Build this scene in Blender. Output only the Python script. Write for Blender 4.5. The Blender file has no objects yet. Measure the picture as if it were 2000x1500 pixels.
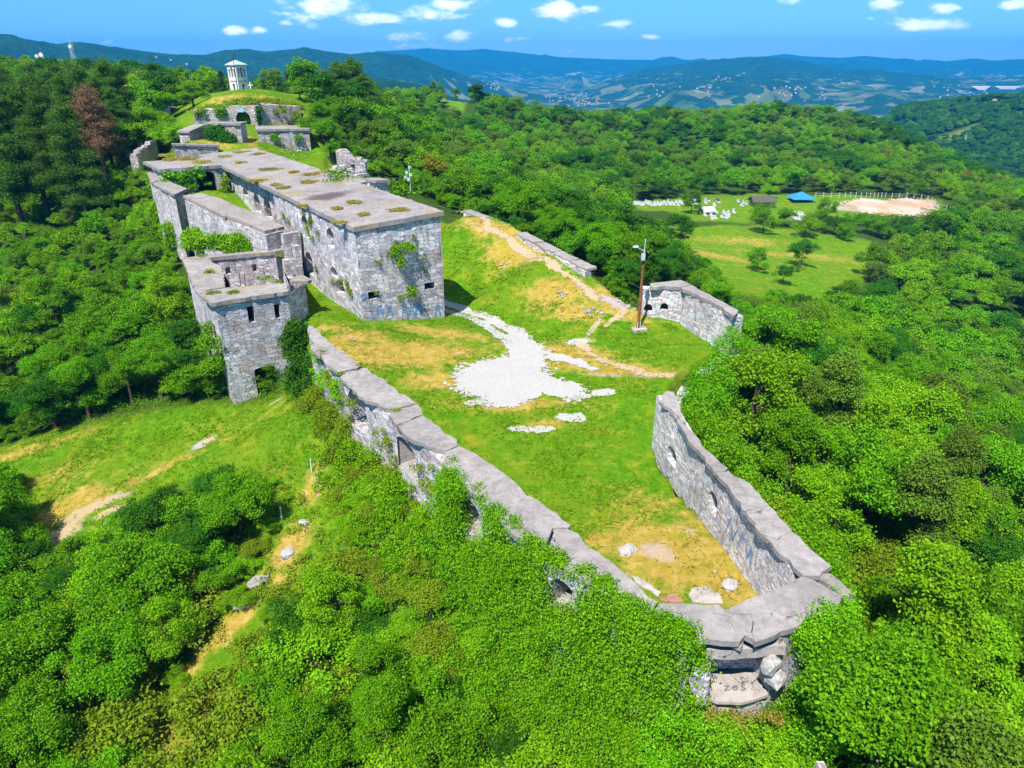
import bpy, bmesh, math, random
import numpy as np
from mathutils import Vector, Matrix, noise as mnoise

RNG = np.random.default_rng(7)
random.seed(7)
scene = bpy.context.scene
COL = scene.collection

# ------------------------------------------------------------------ survey camera
# the photograph's drone: 25 m over the courtyard, looking 24.7 degrees down along +Y
FOC, H0 = 1358.0, 25.0
PITCH = math.radians(24.7)
CP, SP = math.cos(PITCH), math.sin(PITCH)

def ray(px, py):
    x = (px - 1000) / FOC
    y = (750 - py) / FOC
    return x, CP + y * SP, -SP + y * CP

def P(px, py, z):
    a, b, c = ray(px, py)
    t = (z - H0) / c
    return (a * t, b * t, z)

def PY(px, py, Y):
    a, b, c = ray(px, py)
    t = Y / b
    return (a * t, Y, H0 + c * t)

def hz(py, Y):
    return PY(1000, py, Y)[2]

def proj(x, y, z):
    d = y * CP - (z - H0) * SP
    u = y * SP + (z - H0) * CP
    return 1000 + FOC * x / d, 750 - FOC * u / d, d

def wallhit(A, B, px, py):
    """where the sight line meets the vertical plane through A,B: (metres along A->B, z)"""
    a, b, c = ray(px, py)
    dx, dy = B[0] - A[0], B[1] - A[1]
    L = math.hypot(dx, dy); dx /= L; dy /= L
    # t*(a,b) = A + s*(dx,dy)
    det = a * (-dy) + dx * b
    t = (A[0] * (-dy) + dx * A[1]) / det
    s = (a * A[1] - b * A[0]) / det * -1
    # solve again plainly
    M = np.array([[a, -dx], [b, -dy]])
    t, s = np.linalg.solve(M, np.array([A[0], A[1]]))
    return float(s), H0 + c * float(t)

# ------------------------------------------------------------------ node helpers
class NT:
    def __init__(self, tree):
        self.t = tree
        tree.nodes.clear()
    def n(self, typ, **kw):
        nd = self.t.nodes.new(typ)
        for k, v in kw.items():
            setattr(nd, k, v)
        return nd
    def put(self, sock, v):
        if v is None:
            return
        if hasattr(v, 'is_output'):
            self.t.links.new(v, sock)
        else:
            if sock.type == 'RGBA' and len(v) == 3:
                v = (*v, 1)
            sock.default_value = v
    def noise(self, vec, scale, detail=4, rough=.55, dist=0.0, dim='3D'):
        nd = self.n('ShaderNodeTexNoise', noise_dimensions=dim)
        self.put(nd.inputs['Vector'], vec)
        nd.inputs['Scale'].default_value = scale
        nd.inputs['Detail'].default_value = detail
        nd.inputs['Roughness'].default_value = rough
        nd.inputs['Distortion'].default_value = dist
        return nd.outputs[0]
    def noisec(self, vec, scale, detail=3):
        nd = self.n('ShaderNodeTexNoise')
        self.put(nd.inputs['Vector'], vec)
        nd.inputs['Scale'].default_value = scale
        nd.inputs['Detail'].default_value = detail
        return nd.outputs[1]
    def voro(self, vec, scale, feature='F1', dist='EUCLIDEAN', rand=1.0, dim='3D', out=0):
        nd = self.n('ShaderNodeTexVoronoi', voronoi_dimensions=dim, feature=feature, distance=dist)
        self.put(nd.inputs['Vector'], vec)
        nd.inputs['Scale'].default_value = scale
        nd.inputs['Randomness'].default_value = rand
        return nd.outputs[out]
    def ramp(self, fac, stops, interp='LINEAR'):
        nd = self.n('ShaderNodeValToRGB')
        cr = nd.color_ramp
        cr.interpolation = interp
        while len(cr.elements) < len(stops):
            cr.elements.new(.5)
        for e, (p, c) in zip(cr.elements, stops):
            e.position = p
            e.color = (*c, 1) if len(c) == 3 else c
        self.put(nd.inputs[0], fac)
        return nd.outputs[0]
    def mix(self, fac, a, b, mode='MIX'):
        nd = self.n('ShaderNodeMix', data_type='RGBA', blend_type=mode)
        self.put(nd.inputs[0], fac)
        self.put(nd.inputs[6], a)
        self.put(nd.inputs[7], b)
        return nd.outputs[2]
    def m(self, op, a, b=None, c=None, clamp=False):
        nd = self.n('ShaderNodeMath', operation=op, use_clamp=clamp)
        for i, v in enumerate((a, b, c)):
            if v is not None:
                self.put(nd.inputs[i], v)
        return nd.outputs[0]
    def step(self, v, lo, hi):
        nd = self.n('ShaderNodeMapRange', interpolation_type='SMOOTHSTEP')
        self.put(nd.inputs[0], v)
        nd.inputs[1].default_value = lo
        nd.inputs[2].default_value = hi
        return nd.outputs[0]
    def mapping(self, vec, scale=(1, 1, 1), loc=(0, 0, 0)):
        nd = self.n('ShaderNodeMapping')
        self.put(nd.inputs[0], vec)
        nd.inputs['Scale'].default_value = scale
        nd.inputs['Location'].default_value = loc
        return nd.outputs[0]
    def vadd(self, a, b, op='ADD'):
        nd = self.n('ShaderNodeVectorMath', operation=op)
        self.put(nd.inputs[0], a)
        self.put(nd.inputs[1], b)
        return nd.outputs[0]
    def vscale(self, a, s):
        nd = self.n('ShaderNodeVectorMath', operation='SCALE')
        self.put(nd.inputs[0], a)
        nd.inputs['Scale'].default_value = s
        return nd.outputs[0]
    def attr(self, name):
        return self.n('ShaderNodeAttribute', attribute_name=name).outputs['Fac']
    def obj(self):
        return self.n('ShaderNodeTexCoord').outputs['Object']
    def uv(self):
        return self.n('ShaderNodeTexCoord').outputs['UV']
    def pos(self):
        return self.n('ShaderNodeNewGeometry').outputs['Position']
    def principled(self, col, rough=.9, spec=.15, bump=None, bdist=.02, bstr=.6, metal=0.0):
        nd = self.n('ShaderNodeBsdfPrincipled')
        self.put(nd.inputs['Base Color'], col)
        self.put(nd.inputs['Roughness'], rough)
        nd.inputs['Specular IOR Level'].default_value = spec
        nd.inputs['Metallic'].default_value = metal
        if bump is not None:
            b = self.n('ShaderNodeBump')
            b.inputs['Strength'].default_value = bstr
            b.inputs['Distance'].default_value = bdist
            self.put(b.inputs['Height'], bump)
            self.t.links.new(b.outputs[0], nd.inputs['Normal'])
        return nd.outputs[0]
    def out(self, surf=None, vol=None):
        o = self.n('ShaderNodeOutputMaterial')
        if surf is not None:
            self.t.links.new(surf, o.inputs[0])
        if vol is not None:
            self.t.links.new(vol, o.inputs[1])

def newmat(name):
    m = bpy.data.materials.new(name)
    m.use_nodes = True
    return m, NT(m.node_tree)

def plain(name, col, rough=.7, spec=.2, var=.25, scale=3.0, metal=0.0):
    m, g = newmat(name)
    n = g.noise(g.obj(), scale, 5, .6)
    d = tuple(max(0, c * (1 - var)) for c in col)
    l = tuple(min(1, c * (1 + var)) for c in col)
    g.out(g.principled(g.ramp(n, [(.3, d), (.7, l)]), rough, spec, n, .01, .4, metal))
    return m

M = {}

def stone_mat(name, su, sv, tint=(1, 1, 1), bright=1.0, moss=.35, rand=.8, warm=.12, paint=0.0):
    m, g = newmat(name)
    uv = g.uv()
    d = g.vadd(g.noisec(uv, .9, 2), (.5, .5, .5), 'SUBTRACT')
    uvd = g.vadd(uv, g.vscale(d, .28))
    d2 = g.vadd(g.noisec(uv, 5., 2), (.5, .5, .5), 'SUBTRACT')
    uvd = g.vadd(uvd, g.vscale(d2, .06))
    v = g.mapping(uvd, (1 / su, 1 / sv, 1))
    cellc = g.voro(v, 1, 'F1', 'CHEBYCHEV', rand, '2D', 1)
    f1 = g.voro(v, 1, 'F1', 'CHEBYCHEV', rand, '2D', 0)
    f2 = g.voro(v, 1, 'F2', 'CHEBYCHEV', rand, '2D', 0)
    edge = g.m('SUBTRACT', f2, f1)
    gapn = g.noise(uv, 2.2, 4, .7)
    e = g.m('MAXIMUM', g.step(edge, .0, .085), g.m('MULTIPLY', g.step(gapn, .42, .6), .75))
    sep = g.n('ShaderNodeSeparateColor')
    g.put(sep.inputs[0], cellc)
    b = bright
    c = g.ramp(sep.outputs[0], [(0, (.33 * b, .33 * b, .36 * b)), (.35, (.47 * b, .465 * b, .50 * b)),
                                (.75, (.58 * b, .57 * b, .60 * b)), (1, (.70 * b, .69 * b, .71 * b))])
    warmf = g.step(sep.outputs[1], 1 - warm, 1 - warm + .04)
    c = g.mix(g.m('MULTIPLY', warmf, .75), c, (.44 * b, .33 * b, .27 * b))
    bluef = g.step(sep.outputs[2], .85, .9)
    c = g.mix(g.m('MULTIPLY', bluef, .5), c, (.30 * b, .36 * b, .44 * b))
    fine = g.noise(g.obj(), 6., 6, .7)
    c = g.mix(.55, c, g.ramp(fine, [(.28, (.35, .35, .36)), (.72, (1.3, 1.3, 1.3))]), 'MULTIPLY')
    big = g.noise(g.obj(), .35, 5, .6)
    c = g.mix(.5, c, g.ramp(big, [(.35, (.55, .54, .55)), (.62, (1.2, 1.2, 1.2))]), 'MULTIPLY')
    # dark run-off streaks and moss with shapes of their own
    st = g.noise(g.mapping(uv, (1.7, .22, 1)), 1.0, 5, .65)
    c = g.mix(g.m('MULTIPLY', g.step(st, .55, .72), .7), c, (.10, .10, .105))
    mo = g.noise(g.mapping(uv, (1.1, .7, 1)), 1.3, 6, .7)
    c = g.mix(g.m('MULTIPLY', g.step(mo, .56, .72), moss), c, (.13, .16, .05))
    if paint > 0:
        su_ = g.n('ShaderNodeSeparateXYZ')
        g.put(su_.inputs[0], uv)
        lowband = g.m('SUBTRACT', 1.0, g.step(su_.outputs[1], 1.0, 4.6))
        pn = g.noise(g.mapping(uv, (1, .8, 1), (4.3, 1.7, 0)), 1.1, 4, .6, .8)
        pf = g.m('MULTIPLY', g.m('MULTIPLY', g.step(pn, .5, .64), lowband), paint)
        c = g.mix(pf, c, (.14, .26, .46))
    c = g.mix(1.0, c, (*tint, 1), 'MULTIPLY')
    c = g.mix(e, (.085, .08, .095), c)
    h = g.m('ADD', g.m('MULTIPLY', e, .8), g.m('MULTIPLY', fine, .6))
    h = g.m('ADD', h, g.m('MULTIPLY', sep.outputs[1], .5))
    g.out(g.principled(c, .95, .08, h, .10, .9))
    return m

M['ashlar'] = stone_mat('ashlar_stone', .66, .38, (1.05, 1.0, .95), 1.14, .2, .75, .10, .55)
M['rubble'] = stone_mat('rubble_stone', .46, .26, (1.05, .99, .93), 1.15, .25, .95, .16)
M['rubble_long'] = stone_mat('coursed_rubble_stone', .42, .18, (1.04, .99, .94), 1.35, .10, .9, .18, .15)
M['tower'] = stone_mat('tower_stone', .58, .33, (1.05, .99, .94), 1.12, .2, .9, .15)
M['old'] = stone_mat('old_weathered_stone', .5, .3, (1.03, .94, .86), 1.08, .4, .95, .3)

def concrete_mat(name, base=(.34, .325, .335), lichen=.5, dry=.0, stain=None):
    m, g = newmat(name)
    o = g.obj()
    big = g.noise(o, .28, 6, .62)
    mid = g.noise(o, 1.8, 6, .7)
    fine = g.noise(o, 14., 4, .7)
    b = base
    c = g.ramp(mid, [(.25, tuple(x * .62 for x in b)), (.5, b), (.8, tuple(min(1, x * 1.45) for x in b))])
    c = g.mix(.6, c, g.ramp(big, [(.32, (.6, .59, .6)), (.68, (1.25, 1.24, 1.24))]), 'MULTIPLY')
    sp = g.noise(o, 5.5, 5, .8)
    c = g.mix(g.m('MULTIPLY', g.step(sp, .60, .70), .55), c, (.09, .085, .085))
    c = g.mix(g.m('MULTIPLY', g.step(fine, .60, .70), lichen), c, (.66, .65, .64))
    grit = g.noise(o, 26., 3, .8)
    c = g.mix(.55, c, g.ramp(grit, [(.3, (.45, .45, .46)), (.7, (1.45, 1.45, 1.45))]), 'MULTIPLY')
    dirt_ = g.noise(o, .9, 6, .75)
    c = g.mix(g.m('MULTIPLY', g.step(dirt_, .54, .68), .45), c, (.20, .17, .15))
    crack = g.voro(g.vadd(o, g.vscale(g.noisec(o, 1.1, 4), 1.8)), .2, 'DISTANCE_TO_EDGE')
    ck = g.m('MAXIMUM', g.step(crack, .0, .005), g.step(g.noise(o, .5, 3), .42, .5))
    c = g.mix(ck, (.07, .065, .06), c)
    if dry > 0:
        dn = g.noise(g.mapping(o, (1, 1, 1), (7, 3, 0)), .22, 6, .68)
        df = g.m('MULTIPLY', g.step(dn, .52, .66), dry)
        gcol = g.ramp(mid, [(.3, (.26, .17, .04)), (.6, (.34, .26, .05)), (.8, (.20, .24, .03))])
        c = g.mix(df, c, gcol)
    if stain:
        (sx, sy, ang, rx, ry) = stain
        mp = g.n('ShaderNodeMapping', vector_type='TEXTURE')
        g.put(mp.inputs[0], g.vadd(g.pos(), g.vscale(g.vadd(g.noisec(o, .5, 4), (.5, .5, .5), 'SUBTRACT'), 3.0)))
        mp.inputs['Location'].default_value = (sx, sy, 0)
        mp.inputs['Rotation'].default_value = (0, 0, ang)
        mp.inputs['Scale'].default_value = (rx, ry, 100)
        ln = g.n('ShaderNodeVectorMath', operation='LENGTH')
        g.put(ln.inputs[0], mp.outputs[0])
        sf = g.m('MULTIPLY', g.m('SUBTRACT', 1.0, g.step(ln.outputs['Value'], .45, 1.05)), .85)
        c = g.mix(sf, c, (.085, .05, .06))
    h = g.m('ADD', g.m('MULTIPLY', mid, .7), g.m('MULTIPLY', fine, .3))
    h = g.m('ADD', h, g.m('MULTIPLY', ck, .4))
    g.out(g.principled(c, .95, .1, h, .05, .7))
    return m

def leaf_mat(name, dark, light, trans=.3, hue=.0, spots=None):
    m, g = newmat(name)
    isl = g.n('ShaderNodeNewGeometry').outputs['Random Per Island']
    orn = g.n('ShaderNodeObjectInfo').outputs['Random']
    clump = g.noise(g.pos(), .55, 3, .6)
    f = g.m('ADD', g.m('MULTIPLY', isl, .50), g.m('MULTIPLY', orn, .32))
    f = g.m('ADD', f, g.m('MULTIPLY', clump, .26), clamp=True)
    c = g.ramp(f, [(.12, dark), (.5, tuple((a + b) / 2 for a, b in zip(dark, light))), (.9, light)])
    if spots:
        big = g.noise(g.pos(), .16, 3, .6)
        c = g.mix(g.m('MULTIPLY', g.step(big, .60, .70), .6), c, spots)
    hs = g.n('ShaderNodeHueSaturation')
    g.put(hs.inputs['Hue'], g.m('ADD', .49, g.m('MULTIPLY', orn, .025)))
    g.put(hs.inputs['Color'], c)
    c = hs.outputs[0]
    p = g.principled(c, .6, .04)
    t = g.n('ShaderNodeBsdfTranslucent')
    g.put(t.inputs[0], g.mix(1.0, c, (1.35, 1.25, .6, 1), 'MULTIPLY'))
    ms = g.n('ShaderNodeMixShader')
    ms.inputs[0].default_value = trans
    g.t.links.new(p, ms.inputs[1])
    g.t.links.new(t.outputs[0], ms.inputs[2])
    g.out(ms.outputs[0])
    return m

M['leaf'] = leaf_mat('broad_leaf', (.020, .095, .002), (.18, .42, .005), .2)
M['leaf_light'] = leaf_mat('light_leaf', (.055, .20, .003), (.265, .49, .007), .22)
M['leaf_dark'] = leaf_mat('dark_leaf', (.010, .06, .004), (.07, .22, .008), .18)
M['leaf_olive'] = leaf_mat('olive_leaf', (.045, .11, .008), (.19, .32, .025), .22)
M['leaf_yellow'] = leaf_mat('dry_leaf', (.15, .16, .010), (.28, .24, .02), .3)
M['needle'] = leaf_mat('pine_needle', (.026, .085, .010), (.12, .235, .020), .2)
M['needle_dead'] = leaf_mat('dead_needle', (.16, .09, .045), (.30, .19, .09), .15)
M['bark'] = plain('bark', (.075, .055, .04), .95, .05, .4, 6)
M['ivy'] = leaf_mat('ivy_leaf', (.034, .16, .002), (.225, .49, .007), .2, spots=(.27, .32, .015))
M['weed'] = leaf_mat('weed_leaf', (.07, .17, .006), (.28, .36, .015), .28, spots=(.28, .18, .03))
M['sward'] = leaf_mat('green_sward', (.07, .19, .003), (.26, .42, .010), .45)
M['drygrass'] = leaf_mat('dry_grass', (.24, .22, .03), (.48, .40, .09), .45)
M['concrete'] = concrete_mat('coping_concrete', (.30, .27, .25), .35)
M['sill'] = plain('pale_weathered_sill', (.29, .265, .24), .95, .05, .4, 4)
M['concrete_roof'] = concrete_mat('roof_concrete', (.285, .26, .25), .3, .7, (-21.3, 82.3, math.radians(34), 3.4, 2.4))
M['concrete_dirty'] = concrete_mat('dirty_concrete', (.30, .27, .25), .3, .6)
M['floor_slab'] = concrete_mat('pale_concrete', (.42, .375, .34), .2)
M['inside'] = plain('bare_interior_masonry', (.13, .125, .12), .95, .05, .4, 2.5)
M['rust'] = plain('rusty_steel', (.22, .085, .035), .85, .2, .5, 5)
M['rebar'] = plain('dark_rebar', (.05, .04, .035), .8, .3, .3, 8)
M['steel'] = plain('galvanised_steel', (.55, .57, .6), .45, .5, .15, 5, .3)
M['white'] = plain('white_render', (.66, .66, .66), .8, .2, .06, 2)
M['red'] = plain('red_brick_paint', (.5, .06, .06), .7, .2, .15, 6)
M['void'] = plain('unlit_opening_lining', (.02, .02, .025), .95, .02, .2, 2)  # near-black colour stands in for the darkness inside windows and openings
M['tile'] = plain('orange_roof_tile', (.56, .19, .08), .8, .15, .25, 1.2)
M['blueroof'] = plain('blue_sheet_roof', (.02, .22, .42), .5, .4, .15, 1.0)
M['darkwood'] = plain('weathered_wood', (.10, .085, .075), .9, .1, .3, 4)
M['palestone'] = plain('pale_stone', (.38, .355, .335), .95, .08, .4, 7)
M['greystone'] = plain('grey_stone', (.27, .255, .245), .95, .1, .35, 2.0)
M['redstone'] = plain('reddish_sheet', (.34, .17, .13), .8, .15, .2, 2.0)
M['marble'] = plain('white_marble', (.46, .46, .48), .5, .4, .08, 2)
M['darkgranite'] = plain('dark_granite', (.09, .09, .11), .4, .5, .2, 4)
M['blackpaint'] = plain('grey_spray_paint', (.12, .12, .13), .8, .1, .1, 4)
M['bluepaint'] = plain('blue_spray_paint', (.13, .27, .5), .8, .1, .25, 4)
M['greenroof'] = plain('pale_green_metal_roof', (.40, .52, .43), .5, .4, .12, 1.5)
M['mast_red'] = plain('red_mast_paint', (.5, .08, .05), .6, .3, .1, 3)
M['lamp_glass'] = plain('grey_lamp_housing', (.5, .55, .58), .4, .5, .1, 5)

# ------------------------------------------------------------------ mesh helpers
class MB:
    def __init__(self):
        self.v, self.f, self.mi = [], [], []
    def vert(self, p):
        self.v.append((float(p[0]), float(p[1]), float(p[2])))
        return len(self.v) - 1
    def face(self, pts, mi=0):
        self.f.append([self.vert(p) for p in pts])
        self.mi.append(mi)
    def box(self, c, s, rz=0.0, mi=0, taper=1.0):
        """c = centre of the base, s = full sizes"""
        ca, sa = math.cos(rz), math.sin(rz)
        def q(x, y, z):
            return (c[0] + x * ca - y * sa, c[1] + x * sa + y * ca, c[2] + z)
        a, b, h = s[0] / 2, s[1] / 2, s[2]
        t = taper
        lo = [q(-a, -b, 0), q(a, -b, 0), q(a, b, 0), q(-a, b, 0)]
        hi = [q(-a * t, -b * t, h), q(a * t, -b * t, h), q(a * t, b * t, h), q(-a * t, b * t, h)]
        i = [self.vert(p) for p in lo + hi]
        for f in ((3, 2, 1, 0), (4, 5, 6, 7), (0, 1, 5, 4), (1, 2, 6, 5), (2, 3, 7, 6), (3, 0, 4, 7)):
            self.f.append([i[k] for k in f]); self.mi.append(mi)
    def tube(self, pts, rad, n=6, mi=0, cap=True):
        rings = []
        pts = [Vector(p) for p in pts]
        for k, p in enumerate(pts):
            d = (pts[min(k + 1, len(pts) - 1)] - pts[max(k - 1, 0)]).normalized()
            a = d.cross(Vector((0, 0, 1)) if abs(d.z) < .9 else Vector((1, 0, 0))).normalized()
            b = d.cross(a)
            r = rad[k] if hasattr(rad, '__len__') else rad
            rings.append([self.vert(p + a * r * math.cos(2 * math.pi * j / n) + b * r * math.sin(2 * math.pi * j / n)) for j in range(n)])
        for k in range(len(rings) - 1):
            for j in range(n):
                self.f.append([rings[k][j], rings[k][(j + 1) % n], rings[k + 1][(j + 1) % n], rings[k + 1][j]]); self.mi.append(mi)
        if cap:
            self.f.append(rings[0]); self.mi.append(mi)
            self.f.append(rings[-1][::-1]); self.mi.append(mi)
    def prism(self, xy, ztop, thick, mi=0):
        """flat polygon with a thickness; ztop number or list"""
        n = len(xy)
        area = sum(xy[i][0] * xy[(i + 1) % n][1] - xy[(i + 1) % n][0] * xy[i][1] for i in range(n))
        zt = list(ztop) if hasattr(ztop, '__len__') else [ztop] * n
        xy = list(xy)
        if area < 0:
            xy = xy[::-1]; zt = zt[::-1]
        top = [self.vert((p[0], p[1], z)) for p, z in zip(xy, zt)]
        bot = [self.vert((p[0], p[1], z - thick)) for p, z in zip(xy, zt)]
        self.f.append(top); self.mi.append(mi)
        self.f.append(bot[::-1]); self.mi.append(mi)
        for i in range(n):
            j = (i + 1) % n
            self.f.append([bot[i], bot[j], top[j], top[i]]); self.mi.append(mi)

ORIGIN = {}

def finish(ob, parent):
    COL.objects.link(ob)
    if parent is not None:
        ob.parent = parent
    return ob

def root_loc(o):
    while o.parent is not None:
        o = o.parent
    return o.location

def thing(name, label, cat, loc=(0, 0, 0), group=None):
    o = bpy.data.objects.new(name, None)
    o.empty_display_size = .5
    o.location = loc
    COL.objects.link(o)
    o['label'] = label; o['category'] = cat
    if group: o['group'] = group
    return o

def tag(o, label, cat, group=None):
    o['label'] = label; o['category'] = cat
    if group: o['group'] = group
    return o

def obj(name, mb, mats, parent=None, loc=None, smooth=False, label=None, local=False):
    """world-space builder -> one mesh object under its thing"""
    me = bpy.data.meshes.new(name)
    org = Vector((0, 0, 0))
    if parent is not None and not local:
        org = Vector(root_loc(parent))
    elif loc is not None:
        org = Vector(loc)
    vs = mb.v if local else [(x - org.x, y - org.y, z - org.z) for x, y, z in mb.v]
    me.from_pydata(vs, [], mb.f)
    if not isinstance(mats, (list, tuple)):
        mats = [mats]
    for m in mats:
        me.materials.append(m)
    if any(mb.mi):
        me.polygons.foreach_set('material_index', mb.mi)
    me.update()
    # metric uv: u along the face's horizontal, v up
    uvl = me.uv_layers.new(name='UVMap')
    data = np.zeros(len(me.loops) * 2)
    for p in me.polygons:
        n = p.normal
        flat = abs(n.z) > .75
        L = math.hypot(n.x, n.y) or 1
        tx, ty = -n.y / L, n.x / L
        for li in p.loop_indices:
            w = Vector(vs[me.loops[li].vertex_index]) + org
            if flat:
                data[2 * li] = w.x; data[2 * li + 1] = w.y
            else:
                data[2 * li] = w.x * tx + w.y * ty + 37 * round(math.atan2(n.y, n.x), 1)
                data[2 * li + 1] = w.z
    uvl.data.foreach_set('uv', data)
    if smooth:
        me.polygons.foreach_set('use_smooth', [True] * len(me.polygons))
    o = bpy.data.objects.new(name, me)
    if parent is None and loc is not None:
        o.location = loc
    if label:
        o['label'] = label
    return finish(o, parent)

def dup(root, loc, rz=0.0, scale=1.0, label=None, group=None):
    r = root.copy()
    COL.objects.link(r)
    r.location = loc
    r.rotation_euler = (0, 0, rz)
    r.scale = (scale,) * 3 if not hasattr(scale, '__len__') else scale
    if label: r['label'] = label
    if group: r['group'] = group
    for ch in list(root.children):
        c = ch.copy(); COL.objects.link(c); c.parent = r
        for gch in ch.children:
            d = gch.copy(); COL.objects.link(d); d.parent = c
    return r

def jag(pts, step=.5, amp=.06, seed=0):
    """outline with small irregular breaks along its edges"""
    rr = random.Random(seed)
    out = []
    n = len(pts)
    for i in range(n):
        a, b = pts[i], pts[(i + 1) % n]
        L = math.hypot(b[0] - a[0], b[1] - a[1])
        k = max(1, int(L / step))
        nx, ny = -(b[1] - a[1]) / (L or 1), (b[0] - a[0]) / (L or 1)
        for j in range(k):
            t = (j + (rr.uniform(-.3, .3) if j else 0)) / k
            o = rr.gauss(0, amp) if j else rr.gauss(0, amp * .5)
            if rr.random() < .08: o -= amp * 2
            out.append((a[0] + (b[0] - a[0]) * t + nx * o, a[1] + (b[1] - a[1]) * t + ny * o))
    return out

def panel(mb, A, B, z0, z1, ops, nrm, mi=0):
    """vertical wall face A->B (outward normal nrm) with rectangular/arched holes.
    z0, z1: (at A, at B); ops: dicts s0,s1,zb,zt,arch"""
    A = Vector((A[0], A[1])); B = Vector((B[0], B[1]))
    L = (B - A).length
    d = (B - A) / L
    if not hasattr(z0, '__len__'): z0 = (z0, z0)
    if not hasattr(z1, '__len__'): z1 = (z1, z1)
    lo = lambda s: z0[0] + (z0[1] - z0[0]) * s / L
    hi = lambda s: z1[0] + (z1[1] - z1[0]) * s / L
    flip = (d.x * 0 + d.y * nrm[0] - d.x * nrm[1]) < 0
    def quad(s0, a0, s1, a1, b1, b0):
        pts = [(A.x + d.x * s0, A.y + d.y * s0, a0), (A.x + d.x * s1, A.y + d.y * s1, a1),
               (A.x + d.x * s1, A.y + d.y * s1, b1), (A.x + d.x * s0, A.y + d.y * s0, b0)]
        if flip: pts = pts[::-1]
        mb.face(pts, mi)
    cuts = {0.0, L}
    for o in ops:
        cuts.add(min(max(o['s0'], 0), L)); cuts.add(min(max(o['s1'], 0), L))
    k = int(L / 4)
    for i in range(1, k): 
        s = L * i / k
        if all(not (o['s0'] - .05 < s < o['s1'] + .05) for o in ops): cuts.add(s)
    cuts = sorted(cuts)
    for s0, s1 in zip(cuts, cuts[1:]):
        if s1 - s0 < 1e-4: continue
        mid = (s0 + s1) / 2
        here = sorted([o for o in ops if o['s0'] <= mid <= o['s1']], key=lambda o: o['zb'])
        a0, a1 = lo(s0), lo(s1)
        for o in here:
            quad(s0, a0, s1, a1, o['zb'], o['zb'])
            a0 = a1 = o['zt']
        quad(s0, a0, s1, a1, hi(s1), hi(s0))
    for o in ops:
        if not o.get('arch'): continue
        w = o['s1'] - o['s0']; r = min(w / 2 * o['arch'], o['zt'] - o['zb'] - .05)
        c = (o['s0'] + o['s1']) / 2
        zc = o['zt'] - r
        N = 8
        for i in range(N):
            t0, t1 = math.pi * (1 - i / N), math.pi * (1 - (i + 1) / N)
            sA, sB = c + w / 2 * math.cos(t0), c + w / 2 * math.cos(t1)
            quad(sA, zc + r * math.sin(t0), sB, zc + r * math.sin(t1), o['zt'], o['zt'])

def opening(name, parent, A, B, o, nrm, depth, mat_side, mat_back, splay=0.0, label=None, backless=False):
    """the lined recess behind a hole, as one mesh"""
    mb = MB()
    A = Vector((A[0], A[1])); B = Vector((B[0], B[1]))
    d = (B - A).normalized(); n = Vector(nrm).normalized()
    s0, s1, zb, zt = o['s0'], o['s1'], o['zb'], o['zt']
    prof = [(s0, zb), (s1, zb)]
    if o.get('arch'):
        w = s1 - s0; r = min(w / 2 * o['arch'], zt - zb - .05); c = (s0 + s1) / 2; zc = zt - r
        for i in range(9):
            t = math.pi * i / 8
            prof.append((c + w / 2 * math.cos(t), zc + r * math.sin(t)))
    else:
        prof += [(s1, zt), (s0, zt)]
    sc, zc2 = (s0 + s1) / 2, (zb + zt) / 2
    def w3(s, z, dep):
        return (A.x + d.x * s - n.x * dep, A.y + d.y * s - n.y * dep, z)
    f = [w3(s, z, 0.0) for s, z in prof]
    k = 1 - splay
    b = [w3(sc + (s - sc) * k, zc2 + (z - zc2) * k, depth) for s, z in prof]
    flip = (d.y * n.x - d.x * n.y) < 0
    N = len(prof)
    for i in range(N):
        j = (i + 1) % N
        q = [f[i], b[i], b[j], f[j]]
        if flip: q = q[::-1]
        mb.face(q, 0)
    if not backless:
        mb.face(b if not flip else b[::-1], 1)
    return obj(name, mb, [mat_side, mat_back], parent, label=label)
# ------------------------------------------------------------------ lie of the land
class TPS:
    def __init__(self, pts, lam=.002):
        p = np.array(pts, float)
        self.c = p[:, :2] / 50.0
        n = len(p)
        K = self.k(self.c, self.c) + lam * np.eye(n)
        Q = np.hstack([np.ones((n, 1)), self.c])
        A = np.zeros((n + 3, n + 3))
        A[:n, :n] = K; A[:n, n:] = Q; A[n:, :n] = Q.T
        b = np.zeros(n + 3); b[:n] = p[:, 2]
        self.w = np.linalg.solve(A, b)
    @staticmethod
    def k(a, b):
        d2 = ((a[:, None, :] - b[None, :, :]) ** 2).sum(-1)
        return np.sqrt(d2 + 1e-4)
    def __call__(self, x, y):
        x = np.asarray(x, float); y = np.asarray(y, float)
        sh = x.shape
        q = np.stack([x.ravel(), y.ravel()], 1) / 50.0
        out = np.empty(len(q))
        for i in range(0, len(q), 20000):
            s = q[i:i + 20000]
            out[i:i + 20000] = self.k(s, self.c) @ self.w[:-3] + self.w[-3] + s @ self.w[-2:]
        return out.reshape(sh)

def PZ(lst):
    return [P(*t) for t in lst]

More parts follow.
